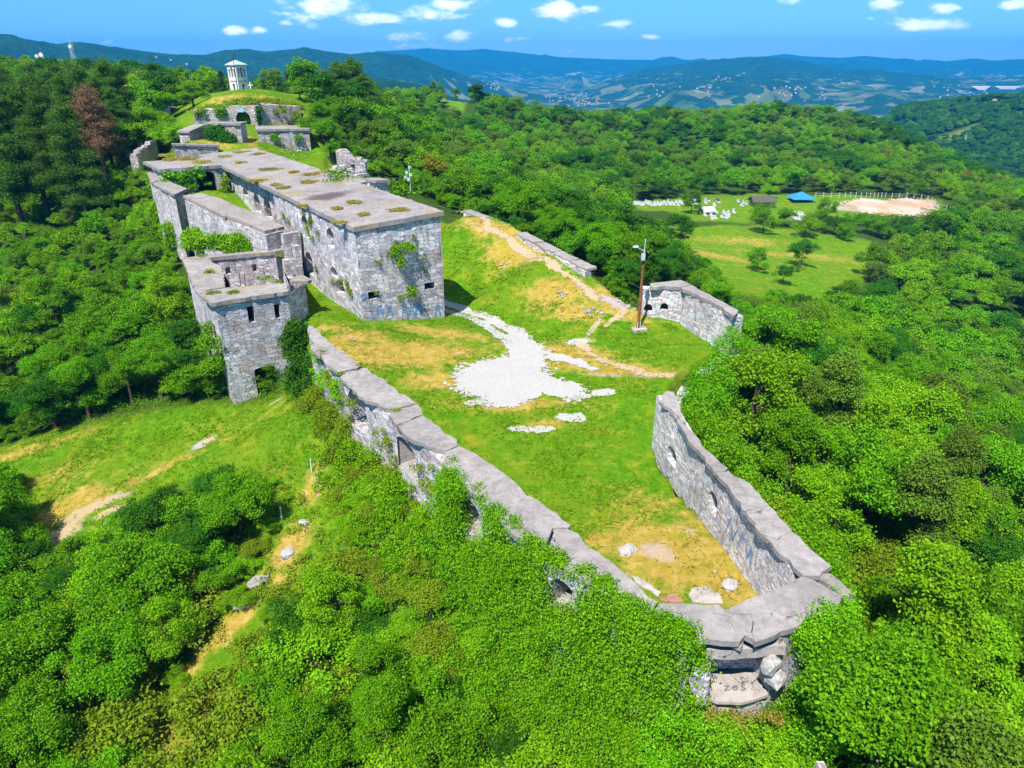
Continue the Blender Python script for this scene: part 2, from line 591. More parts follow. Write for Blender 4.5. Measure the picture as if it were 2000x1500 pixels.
REAR = [(-62, 128, 6.5), (-75, 148, 7.5), (-88, 170, 9), (-24, 118, 4), (-27, 134, 6), (-27, 152, 8), (-40, 215, 12), (-70, 235, 12),
        (-100, 205, 14), PY(470, 181, 160), PY(470, 178, 190), PY(395, 200, 156), PY(570, 196, 165), PY(600, 215, 175), PY(350, 215, 165),
        (-56, 176, 19.3), (-66, 192, 18.7), (-72, 176, 18.4), (-50, 190, 17.5)]
INT = [(9.5, 24, .8), (11.3, 28.5, .4), (6, 27, .3), (10, 43, 0), (0, 38, 0), (-6, 46, .4), (0, 62, .5), (12.5, 65, 1), (17, 66, 1), (18, 60, .9),
       (13.8, 53.2, .7), (-14.5, 64, 1.5), (-15.2, 66.3, 1.5), (-6.7, 71.1, .2), (-20.4, 67.1, 2.0), (-26.9, 85, 2.2), (-47, 109, 7.3), (-36, 95, 4.4), (-44, 107, 6.8),
       (-18, 59, 1.8), (-27, 68, 1.2), (-33, 76, 1.2), (-3, 55, .4), (6, 55, .4)] + PZ([(930, 606, -.3), (1000, 632, .2), (1062, 664, .6), (1120, 560, 3.6), (1060, 505, 4.6), (1000, 465, 5.2), (900, 430, 6.2),
       (1200, 612, 2.0), (1165, 650, 1.1), (1145, 532, 4.0), (965, 560, 2.0), (905, 520, 2.6), (1060, 590, 2.2), (960, 470, 4.9)]) + [
       (-3, 80, 0), (-8, 84, .8), (-14, 96, 2.4), (-22, 108, 4.0), (-4, 86, 3.0), (-44, 133, 9.3), (-35, 139, 9.0),
       PY(470, 203, 153), PY(540, 206, 154), PY(400, 212, 153)] + REAR
EXT = [(-25, 60.5, -4.4), (-28, 58, -4.9), (-16.6, 50.6, -1.0), (-13, 45, -1.0), (-7.5, 38, -1.3), (-2, 30, -1.6), (4, 21.5, -1.9), (9.5, 18, -1.9), (15, 22, -3), (15.5, 30, -3.6), (14.5, 40, -4),
       (20, 50, -4), (22.5, 60, -4), (20, 68, -2.6), (12, 76, 1.2), (4, 86, 2.5), (-4, 100, 3.2), (35, 40, -12), (35, 70, -10), (60, 60, -19), (24, 30, -8), (22, 18, -8), (0, 10, -7), (12, 9, -7), (-15, 14, -10),
       (30, 15, -13), (60, 25, -24), (95, 60, -32), (98, 118, -31), (70, 95, -22), (130, 100, -40), (60, 130, -19)] + PZ([
       (100, 880, -9), (200, 1000, -8), (450, 960, -6), (650, 960, -3), (300, 1300, -8.5), (430, 1240, -7), (600, 1100, -4.6), (900, 1300, -4), (60, 1250, -10.5), (330, 830, -6.2), (700, 1250, -5.0), (450, 830, -5.4)]) + [
       (-45, 75, -7), (-60, 70, -11), (-62, 98, -4), (-90, 100, -12), (-66, 112, -1), (-85, 128, 0), (-82, 144, 4.3), (-96, 179, 7.2), (-125, 150, 0), (-60, 46, -12.5), (-120, 200, 12), (-160, 220, 17), (-205, 275, 19), (-150, 300, 16),
       (-100, 260, 12), (-48, 105, .8), (-30, 82, -2.5), (-37, 77, -4), (-42, 92, -3), (-33, 52, -7.6),
       (33, 149, -15), (0, 205, -9), (-20, 175, -2), (-24, 234, 0), PY(865, 195, 372), PY(930, 205, 350), (20, 300, -12), (-40, 320, 0), (10, 420, -8), (70, 430, -7), (155, 450, -3), (200, 440, -9), (240, 415, -24), (270, 375, -42), (60, 330, -14), (150, 340, -17), (100, 270, -19)] + PZ([
       (1400, 470, -18), (1330, 465, -17), (1600, 480, -20), (1250, 402, -18), (1400, 425, -18), (1570, 393, -18.5), (1720, 403, -19), (1850, 430, -22), (1550, 540, -19)]) + [
       (200, 260, -26), (240, 200, -42), (170, 160, -38), (320, 300, -60), (0, 640, -80), (150, 640, -80), (300, 600, -95), (430, 480, -95), (420, 200, -85), (-200, 520, -30), (-380, 300, 12), (-300, 120, -22), (-140, 60, -32), (-100, 20, -26),
       (-60, 0, -18), (150, 20, -48), (80, -20, -28), (0, -25, -12), (-350, -20, -60), (350, -20, -110), (650, 100, -140), (650, 500, -140), (600, 740, -150), (0, 760, -130), (-350, 740, -80), (-420, 500, -10)] + REAR

T_IN, T_EX = TPS(INT), TPS(EXT)
# forecourt below the mound's stone face: its own surface, cut into the hill
FC = [PY(485, 292, 128), PY(481, 270, 138), PY(478, 247, 147.5), PY(470, 246, 149.5), PY(540, 247, 148), PY(590, 256, 146), PY(400, 246, 146), PY(380, 250, 144), PY(350, 285, 128), (-40, 138, 9.4), (-36, 131, 8.8), (-50, 126, 9.6), (-60, 126, 8.4), PY(575, 249, 152)]
T_FC = TPS(FC)
FCP = np.array([PY(372, 230, 149.2)[:2], PY(424, 230, 150.2)[:2], PY(452, 230, 151.0)[:2], PY(503, 230, 151.0)[:2], PY(545, 230, 154)[:2], PY(588, 230, 157.5)[:2], (-39.5, 150), (-36, 141), (-34, 132), (-44, 129), (-58, 126), (-64, 136)])

FORT = [p[:2] for p in PZ([(610, 655, 4.4), (645, 693, 4.4), (690, 735, 4.4), (775, 800, 4.4), (838, 850, 4.4), (905, 900, 4.3), (1000, 985, 4.3), (1080, 1060, 4.2), (1190, 1133, 4.2), (1262, 1180, 4.2),
        (1330, 1205, 4.2), (1410, 1222, 4.2), (1500, 1195, 4.2), (1595, 1158, 4.2), (1572, 1090, 4.3), (1510, 1015, 4.3), (1450, 945, 4.4), (1400, 890, 4.5), (1345, 840, 4.6), (1302, 785, 4.6)])]
FORT += [(11.5, 47), (13.8, 53.6), (17.2, 57.5), (19.6, 59.4)] + [p[:2] for p in PZ([(1400, 588, 4.9), (1331, 553, 4.9), (1273, 555, 4.9), (1205, 590, 2.2), (1150, 524, 4.3), (1100, 495, 4.7), (1050, 470, 5.1), (985, 438, 5.7), (925, 417, 6.3), (880, 408, 6.8)])]
FORT += [(-14, 112), (-23, 122), (-29, 130), (-36, 141), (-40, 150), (-43, 166), (-50, 195), (-68, 212), (-90, 200), (-77, 180), (-71, 160), (-66, 142), (-61, 124), (-57.7, 115), (-41, 97.5), (-27, 81.5), (-34.6, 75.2), (-28.0, 63.2), (-22.6, 66.0), (-21.3, 63.9), (-20, 62)]
FORT = np.array(FORT)

def poly_sd(poly, x, y):
    """signed distance, positive inside"""
    poly = np.asarray(poly, float)
    x = np.asarray(x, float); y = np.asarray(y, float)
    d = np.full(x.shape, 1e9); ins = np.zeros(x.shape, bool)
    n = len(poly)
    for i in range(n):
        ax, ay = poly[i]; bx, by = poly[(i + 1) % n]
        ex, ey = bx - ax, by - ay
        L2 = ex * ex + ey * ey + 1e-12
        t = np.clip(((x - ax) * ex + (y - ay) * ey) / L2, 0, 1)
        d = np.minimum(d, np.hypot(x - ax - t * ex, y - ay - t * ey))
        c = (ay > y) != (by > y)
        with np.errstate(divide='ignore', invalid='ignore'):
            xi = ax + (y - ay) * ex / (ey if abs(ey) > 1e-12 else 1e-12)
        ins ^= c & (x < xi)
    return np.where(ins, d, -d)

def sstep(v, a, b):
    t = np.clip((v - a) / (b - a), 0, 1)
    return t * t * (3 - 2 * t)

# cheap value noise for vectorised use
_perm = RNG.random((256, 256))
def vnoise(x, y):
    xi = np.floor(x).astype(int); yi = np.floor(y).astype(int)
    fx = x - xi; fy = y - yi
    fx = fx * fx * (3 - 2 * fx); fy = fy * fy * (3 - 2 * fy)
    g = lambda i, j: _perm[i & 255, j & 255]
    return (g(xi, yi) * (1 - fx) + g(xi + 1, yi) * fx) * (1 - fy) + (g(xi, yi + 1) * (1 - fx) + g(xi + 1, yi + 1) * fx) * fy
def fbm(x, y, o=4):
    s, a, t = 0, .5, 0
    for k in range(o):
        s = s + a * vnoise(x * 2 ** k + 17 * k, y * 2 ** k + 31 * k); t += a; a *= .5
    return s / t

def ground_raw(x, y):
    x = np.asarray(x, float); y = np.asarray(y, float)
    sd = poly_sd(FORT, x, y)
    hw = .22 + sstep(y, 112, 122) * 5.5
    w = sstep(sd, -hw, hw)
    wf = sstep(poly_sd(FCP, x, y), -.3, .3)
    z = (T_IN(x, y) * (1 - wf) + T_FC(x, y) * wf) * w + T_EX(x, y) * (1 - w)
    ro = (fbm(x * .35, y * .35, 4) - .5)
    z = z + ro * (.25 * w + .8 * (1 - w)) + (fbm(x * .05 + 9, y * .05, 3) - .5) * 2.0 * (1 - w) * sstep(np.hypot(x, y - 60), 60, 140)
    return z

def graded(lo, hi, flo, fhi, fine, grow):
    mid = list(np.arange(flo, fhi + 1e-6, fine))
    s, v, left = fine, flo, []
    while v > lo:
        s *= grow; v -= s; left.append(v)
    s, v, right = fine, fhi, []
    while v < hi:
        s *= grow; v += s; right.append(v)
    return np.array(left[::-1] + mid + right)

GX = graded(-420, 640, -48, 26, .42, 1.032)
GY = graded(-30, 740, 14, 92, .42, 1.032)
GY = np.concatenate([GY[GY < 92.2], np.arange(92.8, 158, .62), 158 + np.cumsum(.62 * 1.035 ** np.arange(1, 200))])
GY = GY[GY < 760]
XX, YY = np.meshgrid(GX, GY)
ZZ = ground_raw(XX, YY)

def gz(x, y):
    x = np.clip(np.asarray(x, float), GX[0], GX[-1] - 1e-6); y = np.clip(np.asarray(y, float), GY[0], GY[-1] - 1e-6)
    i = np.clip(np.searchsorted(GX, x, 'right') - 1, 0, len(GX) - 2); j = np.clip(np.searchsorted(GY, y, 'right') - 1, 0, len(GY) - 2)
    fx = (x - GX[i]) / (GX[i + 1] - GX[i]); fy = (y - GY[j]) / (GY[j + 1] - GY[j])
    return (ZZ[j, i] * (1 - fx) + ZZ[j, i + 1] * fx) * (1 - fy) + (ZZ[j + 1, i] * (1 - fx) + ZZ[j + 1, i + 1] * fx) * fy

TT = np.geomspace(14, 900, 2600)
def hit(px, py):
    """where a sight line meets the ground"""
    a, b, c = ray(px, py)
    x, y, z = a * TT, b * TT, H0 + c * TT
    g = gz(x, y)
    k = np.argmax(z < g)
    if not (z < g).any():
        k = len(TT) - 1
    return float(x[k]), float(y[k]), float(g[k])

def hitpoly(pts):
    return np.array([hit(*p)[:2] for p in pts])

def inpoly(poly, x, y):
    return poly_sd(poly, x, y) > 0

LAWN = hitpoly([(-60, 890), (130, 836), (250, 815), (440, 790), (560, 772), (620, 800), (690, 870), (640, 935), (500, 925), (380, 935), (330, 965), (250, 1015), (110, 1085), (60, 1010), (50, 940), (-60, 930)])
ROUGH = hitpoly([(450, 940), (640, 925), (720, 1000), (620, 1110), (570, 1230), (430, 1330), (300, 1560), (170, 1560), (300, 1350), (400, 1250), (480, 1110), (520, 1000)])
MEADOW = hitpoly([(1240, 425), (1330, 445), (1480, 440), (1700, 470), (1730, 510), (1660, 570), (1580, 605), (1480, 605), (1430, 590), (1370, 520), (1330, 480)])
CEMET = hitpoly([(1225, 395), (1300, 388), (1420, 380), (1560, 380), (1590, 384), (1700, 384), (1830, 390), (1850, 412), (1760, 425), (1640, 425), (1440, 436), (1360, 432), (1300, 412), (1230, 408)])
YFIELD = hitpoly([(812, 188), (870, 178), (905, 192), (940, 205), (970, 212), (905, 222), (880, 208), (840, 200)])
LCLEAR = hitpoly([(118, 346), (170, 338), (250, 336), (275, 342), (240, 352), (160, 362)])
LGRASS = hitpoly([(235, 285), (262, 250), (280, 262), (262, 300), (240, 305)])
OPEN = [LAWN, ROUGH, MEADOW, CEMET, YFIELD, LCLEAR, LGRASS]

# worn and dry patches: (px,py) of the middle, half sizes in metres, turn, strength
DRY = [(780, 690, 7, 3.2, .2, 1), (860, 650, 5, 1.8, -.1, .8), (700, 660, 3, 2, .5, .8), (950, 740, 5, 2, .3, .8), (850, 745, 3.5, 2, 0, .8), (1000, 790, 6, 1.2, 0, .7), (1090, 690, 6, 2.2, -.3, .8), (1180, 720, 7, 1.3, -.25, .8),
       (1250, 985, 1.8, 2.4, .3, .55), (1280, 1080, 2.6, 3.4, .4, 1), (1390, 1080, 1.6, 3.6, .35, .8), (1420, 1140, 2.2, 2, .3, .95), (1350, 1020, 1.0, 3, .3, .5), (1180, 1060, 1.5, 1.6, .6, .7), (1060, 830, 3, .8, .2, .55),
       (1020, 500, 2.2, 5, .8, .9), (1090, 565, 4, 2.5, -.6, .95), (990, 500, 4, 2, -.8, .8), (960, 445, 7, 2, -.7, .8), (1120, 610, 3, 1.5, -.4, .8), (1200, 590, 4, 2, -.6, 1.0), (1360, 650, 2.5, 2, .2, .5), (660, 640, 2, 1.2, .6, .7), (1150, 690, 3, 1, -.3, .6),
       (330, 905, 5, 1.2, .4, .3), (150, 985, 4, 3, .4, .65), (100, 930, 5, 2, .2, .45), (60, 880, 7, 1.0, .25, .6), (470, 842, 7, .5, .62, .4), (300, 925, 6, .7, .5, .6), (612, 950, 1.0, 2, .1, .6), (565, 1075, 1.5, 2.2, -.3, .8), (435, 1235, 2.2, 1.0, .6, .9), (540, 1140, 1.3, .9, 0, .55), (380, 1300, 1.0, .8, 0, .6), (480, 190, 9, 3, .1, .5), (430, 196, 4, 3, .1, .6), (540, 195, 5, 3, .1, .7), (300, 1480, 3, 1.6, .2, .7), (280, 1440, 2, 1, .2, .7), (1180, 1230, 1.2, 2.4, .5, .9), (1440, 1390, 2.4, .9, 0, .9),
       (1450, 470, 14, 4, .1, .5), (1400, 500, 10, 4, -.3, .6), (1560, 500, 20, 4, .1, .5), (860, 192, 30, 14, 0, .8), (1750, 1480, 3, 1.2, 0, .9), (190, 344, 12, 2, .1, .9), (320, 290, 5, 3, 0, .8), (520, 215, 7, 2.5, 0, .5), (320, 340, 3, 2, 0, .6), (485, 275, 1.6, 6, .5, .8), (405, 280, 6, 2, 0, .6)]
BARE = [(400, 864, 1.5, .7, .65, .95), (448, 834, .8, .3, .65, .6), (310, 925, 1.5, .3, .55, .6), (540, 783, 1.2, .4, .5, .8), (185, 990, 3.2, 1.0, .45, 1), (125, 1040, 1.8, 1.7, .4, 1), (215, 1000, 1.6, .5, .5, 1), (1285, 1080, 1.2, 1.6, .4, .8), (1200, 590, 2, .8, -.6, 1), (1060, 505, .6, 5, .75, .8), (950, 450, .8, 9, .75, .6), (1135, 560, .6, 3, .3, .8), (1160, 640, .35, 2.6, -.5, .9),
        (900, 690, 1.5, .5, .2, .5), (690, 660, 1.6, .5, -.8, .7), (830, 690, 1.5, .8, .2, .5), (1350, 1040, .5, 1.6, .4, .6), (1440, 1385, 1.3, .5, 0, .8), (1210, 735, 7, .45, -.22, .7), (780, 655, 1.2, .4, 0, .5), (620, 945, .3, 1.6, .2, .7), (560, 1082, .6, .9, 0, .9), (600, 1030, .5, .4, 0, .7), (1720, 403, 24, 6, .05, 1.0), (1735, 408, 20, 5, .05, 1.0), (1300, 402, 12, 2, 0, .4), (1150, 665, 1.2, .35, -.5, .9), (210, 350, 5, 1.2, 0, .9)]

def paint(lst):
    out = np.zeros(XX.shape)
    for px, py, rx, ry, an, s in lst:
        cx, cy, _ = hit(px, py)
        ca, sa = math.cos(an), math.sin(an)
        u = ((XX - cx) * ca + (YY - cy) * sa) / rx
        v = (-(XX - cx) * sa + (YY - cy) * ca) / ry
        out = np.maximum(out, s * np.exp(-.9 * (u * u + v * v)))
    return out

A_DRY, A_BARE = paint(DRY), paint(BARE)
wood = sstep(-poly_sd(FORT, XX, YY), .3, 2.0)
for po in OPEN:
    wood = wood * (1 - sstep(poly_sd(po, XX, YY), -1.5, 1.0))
mound = 0

def grid_mesh(name, X, Y, Z, attrs, mat):
    ny, nx = X.shape
    me = bpy.data.meshes.new(name)
    co = np.stack([X, Y, Z], -1).reshape(-1, 3)
    me.vertices.add(len(co)); me.vertices.foreach_set('co', co.ravel())
    j, i = np.mgrid[0:ny - 1, 0:nx - 1]
    a = (j * nx + i).ravel()
    f = np.stack([a, a + 1, a + nx + 1, a + nx], 1)
    me.loops.add(f.size); me.loops.foreach_set('vertex_index', f.ravel())
    me.polygons.add(len(f)); me.polygons.foreach_set('loop_start', np.arange(0, f.size, 4))
    me.polygons.foreach_set('use_smooth', np.ones(len(f), bool))
    for k, v in attrs.items():
        at = me.attributes.new(k, 'FLOAT', 'POINT')
        at.data.foreach_set('value', v.ravel().astype(np.float32))
    me.update(calc_edges=True); me.validate()
    me.materials.append(mat)
    o = bpy.data.objects.new(name, me)
    COL.objects.link(o)
    return o

m, g = newmat('turf')
o = g.obj()
n1 = g.noise(o, .16, 5, .6); n2 = g.noise(o, 1.3, 7, .74); n3 = g.noise(o, 9., 5, .8)
grass = g.ramp(n2, [(.25, (.03, .115, .003)), (.5, (.08, .21, .004)), (.75, (.17, .30, .010))])
grass = g.mix(g.m('MULTIPLY', g.step(n1, .38, .68), .55), grass, (.16, .21, .010))
grass = g.mix(.5, grass, g.ramp(n3, [(.3, (.38, .42, .4)), (.7, (1.5, 1.45, 1.4))]), 'MULTIPLY')
dry = g.attr('dry'); bare = g.attr('bare'); wd = g.attr('wood')
nz = g.m('SUBTRACT', g.m('ADD', g.m('MULTIPLY', n2, .7), g.m('MULTIPLY', g.noise(o, .5, 5, .65), .6)), .65)
df = g.step(g.m('ADD', dry, g.m('MULTIPLY', nz, 1.7)), .10, .72)
dcol = g.ramp(n2, [(.25, (.22, .18, .012)), (.5, (.40, .27, .05)), (.75, (.56, .38, .13))])
dcol = g.mix(.45, dcol, g.ramp(n3, [(.3, (.55, .55, .55)), (.7, (1.3, 1.3, 1.3))]), 'MULTIPLY')
c = g.mix(g.m('MULTIPLY', df, .92), grass, dcol)
# thin yellowed turf showing between the greener tufts, everywhere
thin = g.step(g.noise(o, .42, 6, .7), .52, .66)
c = g.mix(g.m('MULTIPLY', thin, .5), c, (.34, .28, .025))
bf = g.step(g.m('ADD', bare, g.m('MULTIPLY', nz, 1.1)), .35, .75)
bcol = g.ramp(n3, [(.3, (.33, .23, .13)), (.55, (.47, .34, .21)), (.75, (.58, .46, .34))])
bcol = g.mix(g.step(n1, .45, .6), bcol, (.40, .33, .33))
c = g.mix(g.m('MULTIPLY', bf, .9), c, bcol)
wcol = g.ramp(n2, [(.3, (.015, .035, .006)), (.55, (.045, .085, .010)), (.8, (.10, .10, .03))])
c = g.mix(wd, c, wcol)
h = g.m('ADD', g.m('MULTIPLY', n3, .5), g.m('MULTIPLY', n2, .7))
g.out(g.principled(c, .95, .05, h, .16, .8))
M['turf'] = m
ground = grid_mesh('ground', XX, YY, ZZ, {'dry': A_DRY, 'bare': A_BARE, 'wood': wood}, m)
ground['kind'] = 'structure'

# ------------------------------------------------------------------ gravel yard and footpaths: draped sheets with ragged rims
def drape(name, polys, mat, cell=.16, lift=.035, rag=.5, nsc=.9, seeds=0):
    """polys: world outlines; keep a cell where signed distance + noise is positive"""
    allp = np.vstack([p for p, _ in polys])
    x0, y0 = allp.min(0) - 1; x1, y1 = allp.max(0) + 1
    xs = np.arange(x0, x1, cell); ys = np.arange(y0, y1, cell)
    X, Y = np.meshgrid(xs, ys)
    Xc, Yc = X[:-1, :-1] + cell / 2, Y[:-1, :-1] + cell / 2
    sd = np.full(Xc.shape, -9.)
    for p, r in polys:
        sd = np.maximum(sd, poly_sd(p, Xc, Yc) + r * ((fbm(Xc * nsc + seeds, Yc * nsc, 4) - .5) * 2.6 + (vnoise(Xc * 6, Yc * 6) - .5) * .9 + (vnoise(Xc * 2.6 + 7, Yc * 2.6) - .5) * 1.0))
    keep = sd > 0
    Z = gz(X, Y) + lift
    nx = X.shape[1]
    j, i = np.nonzero(keep)
    a = j * nx + i
    f = np.stack([a, a + 1, a + nx + 1, a + nx], 1)
    used, inv = np.unique(f, return_inverse=True)
    f = inv.reshape(f.shape)
    co = np.stack([X, Y, Z], -1).reshape(-1, 3)[used]
    me = bpy.data.meshes.new(name)
    me.vertices.add(len(co)); me.vertices.foreach_set('co', co.ravel())
    me.loops.add(f.size); me.loops.foreach_set('vertex_index', f.ravel().astype(np.int32))
    me.polygons.add(len(f)); me.polygons.foreach_set('loop_start', np.arange(0, f.size, 4))
    me.update(calc_edges=True); me.validate()
    me.materials.append(mat)
    ob = bpy.data.objects.new(name, me); COL.objects.link(ob); ob['kind'] = 'structure'
    return ob

m, g = newmat('white_gravel')
o = g.obj()
n = g.noise(o, 11, 6, .85); n2 = g.noise(o, .7, 5, .65); vv = g.voro(o, 7)
c = g.ramp(n, [(.32, (.13, .115, .10)), (.45, (.37, .35, .325)), (.60, (.49, .475, .45)), (.75, (.58, .57, .55))])
c = g.mix(g.m('MULTIPLY', g.step(n2, .58, .72), .55), c, (.42, .36, .27))
c = g.mix(g.m('MULTIPLY', g.step(g.noise(o, 3.2, 5, .7), .62, .70), .6), c, (.22, .26, .06))
g.out(g.principled(c, .95, .1, g.m('ADD', n, g.m('MULTIPLY', vv, .6)), .05, .8))
M['gravel'] = m
YARD = hitpoly([(905, 715), (965, 695), (1000, 690), (1045, 668), (1075, 690), (1070, 700), (1082, 735), (1120, 748), (1155, 762), (1150, 775), (1105, 784), (1060, 776), (1030, 793), (985, 795), (935, 785), (890, 760), (884, 740)])
ROAD = hitpoly([(875, 590), (905, 600), (960, 622), (1000, 640), (1040, 665), (1075, 690), (1010, 700), (995, 672), (960, 640), (905, 615), (870, 610)])
SPUR = hitpoly([(1070, 688), (1100, 690), (1130, 702), (1165, 722), (1160, 728), (1120, 712), (1085, 704), (1060, 700)])
m, g = newmat('dry_dirt')
o = g.obj()
n = g.noise(o, 6, 6, .75)
c = g.ramp(n, [(.3, (.30, .21, .11)), (.55, (.45, .33, .20)), (.75, (.58, .46, .33))])
g.out(g.principled(c, .95, .05, n, .05, .7))
M['dirt'] = m

def strip(pts, w):
    pts = [Vector(hit(*p)[:2]) for p in pts]
    l, r = [], []
    for k, p in enumerate(pts):
        d = (pts[min(k + 1, len(pts) - 1)] - pts[max(k - 1, 0)]).normalized()
        nn = Vector((-d.y, d.x))
        l.append(p + nn * w / 2); r.append(p - nn * w / 2)
    return np.array([(q.x, q.y) for q in l + r[::-1]])

drape('gravel_yard', [(YARD, .9)], M['gravel'], .15, .05)
# two wheel tracks with grass between them, joining the yard
drape('gravel_road', [(strip([(860, 590), (900, 602), (955, 622), (1000, 645), (1030, 668), (1050, 690)], 1.5), .25), (strip([(860, 604), (905, 618), (955, 640), (985, 662), (1005, 685), (1010, 705)], 1.3), .25), (strip([(985, 655), (1010, 672), (1035, 695)], 2.2), .2)], M['gravel'], .15, .055)
drape('gravel_spur', [(SPUR, .35)], M['gravel'], .15, .052, seeds=5)
for k, (px, py, rx, ry) in enumerate([(1178, 768, 1.0, .7), (1118, 817, 1.2, .8), (1040, 839, 1.8, .45), (935, 788, 1.3, .6), (1128, 668, .9, .6)]):
    c = hit(px, py)
    drape('gravel_patch', [(np.array([(c[0] + rx * math.cos(t), c[1] + ry * math.sin(t)) for t in np.linspace(0, 6.28, 16)[:-1]]), .25)], M['gravel'], .1, .05, seeds=k * 7)
drape('footpath', [(strip([(905, 425), (955, 447), (1010, 480), (1070, 512), (1120, 545), (1150, 570), (1170, 590)], 1.0), .35)], M['dirt'], .15, .05)
drape('footpath', [(strip([(1128, 668), (1150, 690), (1200, 712), (1260, 730), (1318, 740)], .9), .35)], M['dirt'], .15, .05, seeds=3)
drape('footpath', [(strip([(1180, 640), (1200, 625), (1222, 608)], .6), .2)], M['dirt'], .12, .05, seeds=9)
m, g = newmat('sand')
o = g.obj(); n = g.noise(o, .5, 6, .7); n2 = g.noise(o, .09, 4, .6)
g.out(g.principled(g.mix(g.step(n2, .4, .62), g.ramp(n, [(.3, (.36, .22, .13)), (.7, (.50, .35, .24))]), g.ramp(n, [(.3, (.42, .32, .25)), (.7, (.58, .48, .40))])), .95, .05))
M['sand'] = m
drape('sand_paddock', [(hitpoly([(1640, 395), (1700, 389), (1770, 388), (1824, 394), (1822, 408), (1790, 420), (1740, 422), (1680, 410), (1645, 402)]), 3.)], M['sand'], .8, .12, nsc=.12)

# ------------------------------------------------------------------ valley and hills beyond, at their real distances
def px_az(px):
    return math.atan2((px - 1000) * CP / FOC, 1.0)
def crest(layer):
    """[(px,py,dist)] -> arrays azimuth, height, dist"""
    az = np.array([px_az(p) for p, _, _ in layer])
    h = np.array([hz(py, D * math.cos(px_az(p))) for p, py, D in layer])
    return az, h, np.array([d for *_, d in layer], float)

FARR = crest([(-700, 104, 9500), (300, 110, 9500), (560, 108, 9500), (690, 107, 9500), (740, 101, 9500), (790, 98, 9500), (835, 94, 9500), (880, 98, 9500), (915, 98, 9500), (942, 95, 9500), (985, 100, 9500), (1040, 106, 9500), (1100, 112, 9500), (1200, 116, 9500), (1275, 117, 9500), (1290, 112, 9500), (1312, 110, 9500), (1335, 117, 9500), (1400, 117, 9500), (1500, 109, 9500), (1530, 105, 9500), (1560, 109, 9500), (1640, 113, 9500), (1685, 109, 9500), (1740, 114, 9500), (1800, 118, 9500), (1850, 119, 9500), (1900, 114, 9500), (1935, 118, 9500), (2000, 116, 9500), (2100, 108, 9500), (2700, 112, 9500)])
MIDL = crest([(-700, 80, 3000), (-200, 75, 3000), (0, 66, 3000), (40, 68, 3000), (60, 76, 3000), (120, 86, 3050), (170, 82, 3100), (220, 91, 3150), (270, 98, 3200), (320, 105, 3250), (400, 108, 3300), (440, 99, 3400), (480, 95, 3450), (520, 101, 3500), (560, 98, 3550), (600, 92, 3600), (640, 100, 3700), (690, 106, 3800), (720, 102, 3850), (760, 104, 3900), (800, 108, 4000), (840, 122, 4100), (880, 138, 4200), (940, 158, 4300), (1000, 172, 4400), (1060, 185, 4400), (2700, 400, 4400)])
NEAL = crest([(-700, 160, 1700), (300, 150, 1700), (500, 150, 1700), (600, 150, 1750), (700, 152, 1800), (760, 155, 1850), (830, 168, 1900), (880, 188, 1900), (950, 215, 1900), (2700, 400, 1900)])
MIDR = crest([(-700, 300, 5600), (1100, 190, 5600), (1180, 160, 5600), (1250, 138, 5600), (1320, 127, 5600), (1400, 116, 5600), (1460, 111, 5600), (1510, 112, 5600), (1570, 120, 5600), (1640, 134, 5600), (1740, 142, 5600), (1850, 150, 5600), (1950, 152, 5600), (2100, 146, 5600), (2700, 140, 5600)])
MIDN = crest([(-700, 300, 4300), (1150, 215, 4300), (1300, 192, 4300), (1450, 176, 4300), (1600, 172, 4300), (1750, 178, 4300), (1840, 186, 4300), (1920, 184, 4300), (2000, 188, 4300), (2200, 180, 4300), (2700, 170, 4300)])
NEAR_R = crest([(-700, 420, 1350), (1480, 330, 1350), (1600, 262, 1300), (1660, 246, 1300), (1720, 232, 1300), (1800, 216, 1300), (1880, 206, 1300), (1940, 200, 1300), (2000, 196, 1300), (2150, 185, 1300), (2700, 170, 1300)])
LAYERS = [(FARR, .16), (MIDL, .20), (NEAL, .17), (MIDR, .10), (MIDN, .06), (NEAR_R, .13)]

def far_z(az, r):
    base = -88 - 75 * sstep(r, 700, 2600) + 40 * sstep(r, 5000, 9000)
    x, y = r * np.sin(az), r * np.cos(az)
    z = base + (fbm(x / 420, y / 420, 4) - .5) * 46 * sstep(r, 900, 2500)
    for (a, h, d), sl in LAYERS:
        hh = np.interp(az, a, h); dd = np.interp(az, a, d)
        u = np.abs(r - dd)
        soft = np.sqrt(u * u + (dd * .03) ** 2) - dd * .03
        spur = 1 + (fbm(x / 520 + 5, y / 520, 3) - .5) * 1.5
        zz = hh - soft * sl * spur - sstep(u, 0, dd * .05) * (fbm(x / 260, y / 260, 4) - .5) * dd * .016
        z = np.maximum(z, zz)
    return z

AZ = np.linspace(-.86, .86, 760)
RR_ = np.concatenate([np.geomspace(520, 2400, 130), np.geomspace(2420, 11500, 190)])
AA, RA = np.meshgrid(AZ, RR_)
FZ = far_z(AA, RA)
FX, FY = RA * np.sin(AA), RA * np.cos(AA)
FZ = FZ + (fbm(FX / 30, FY / 30, 3) - .5) * 7

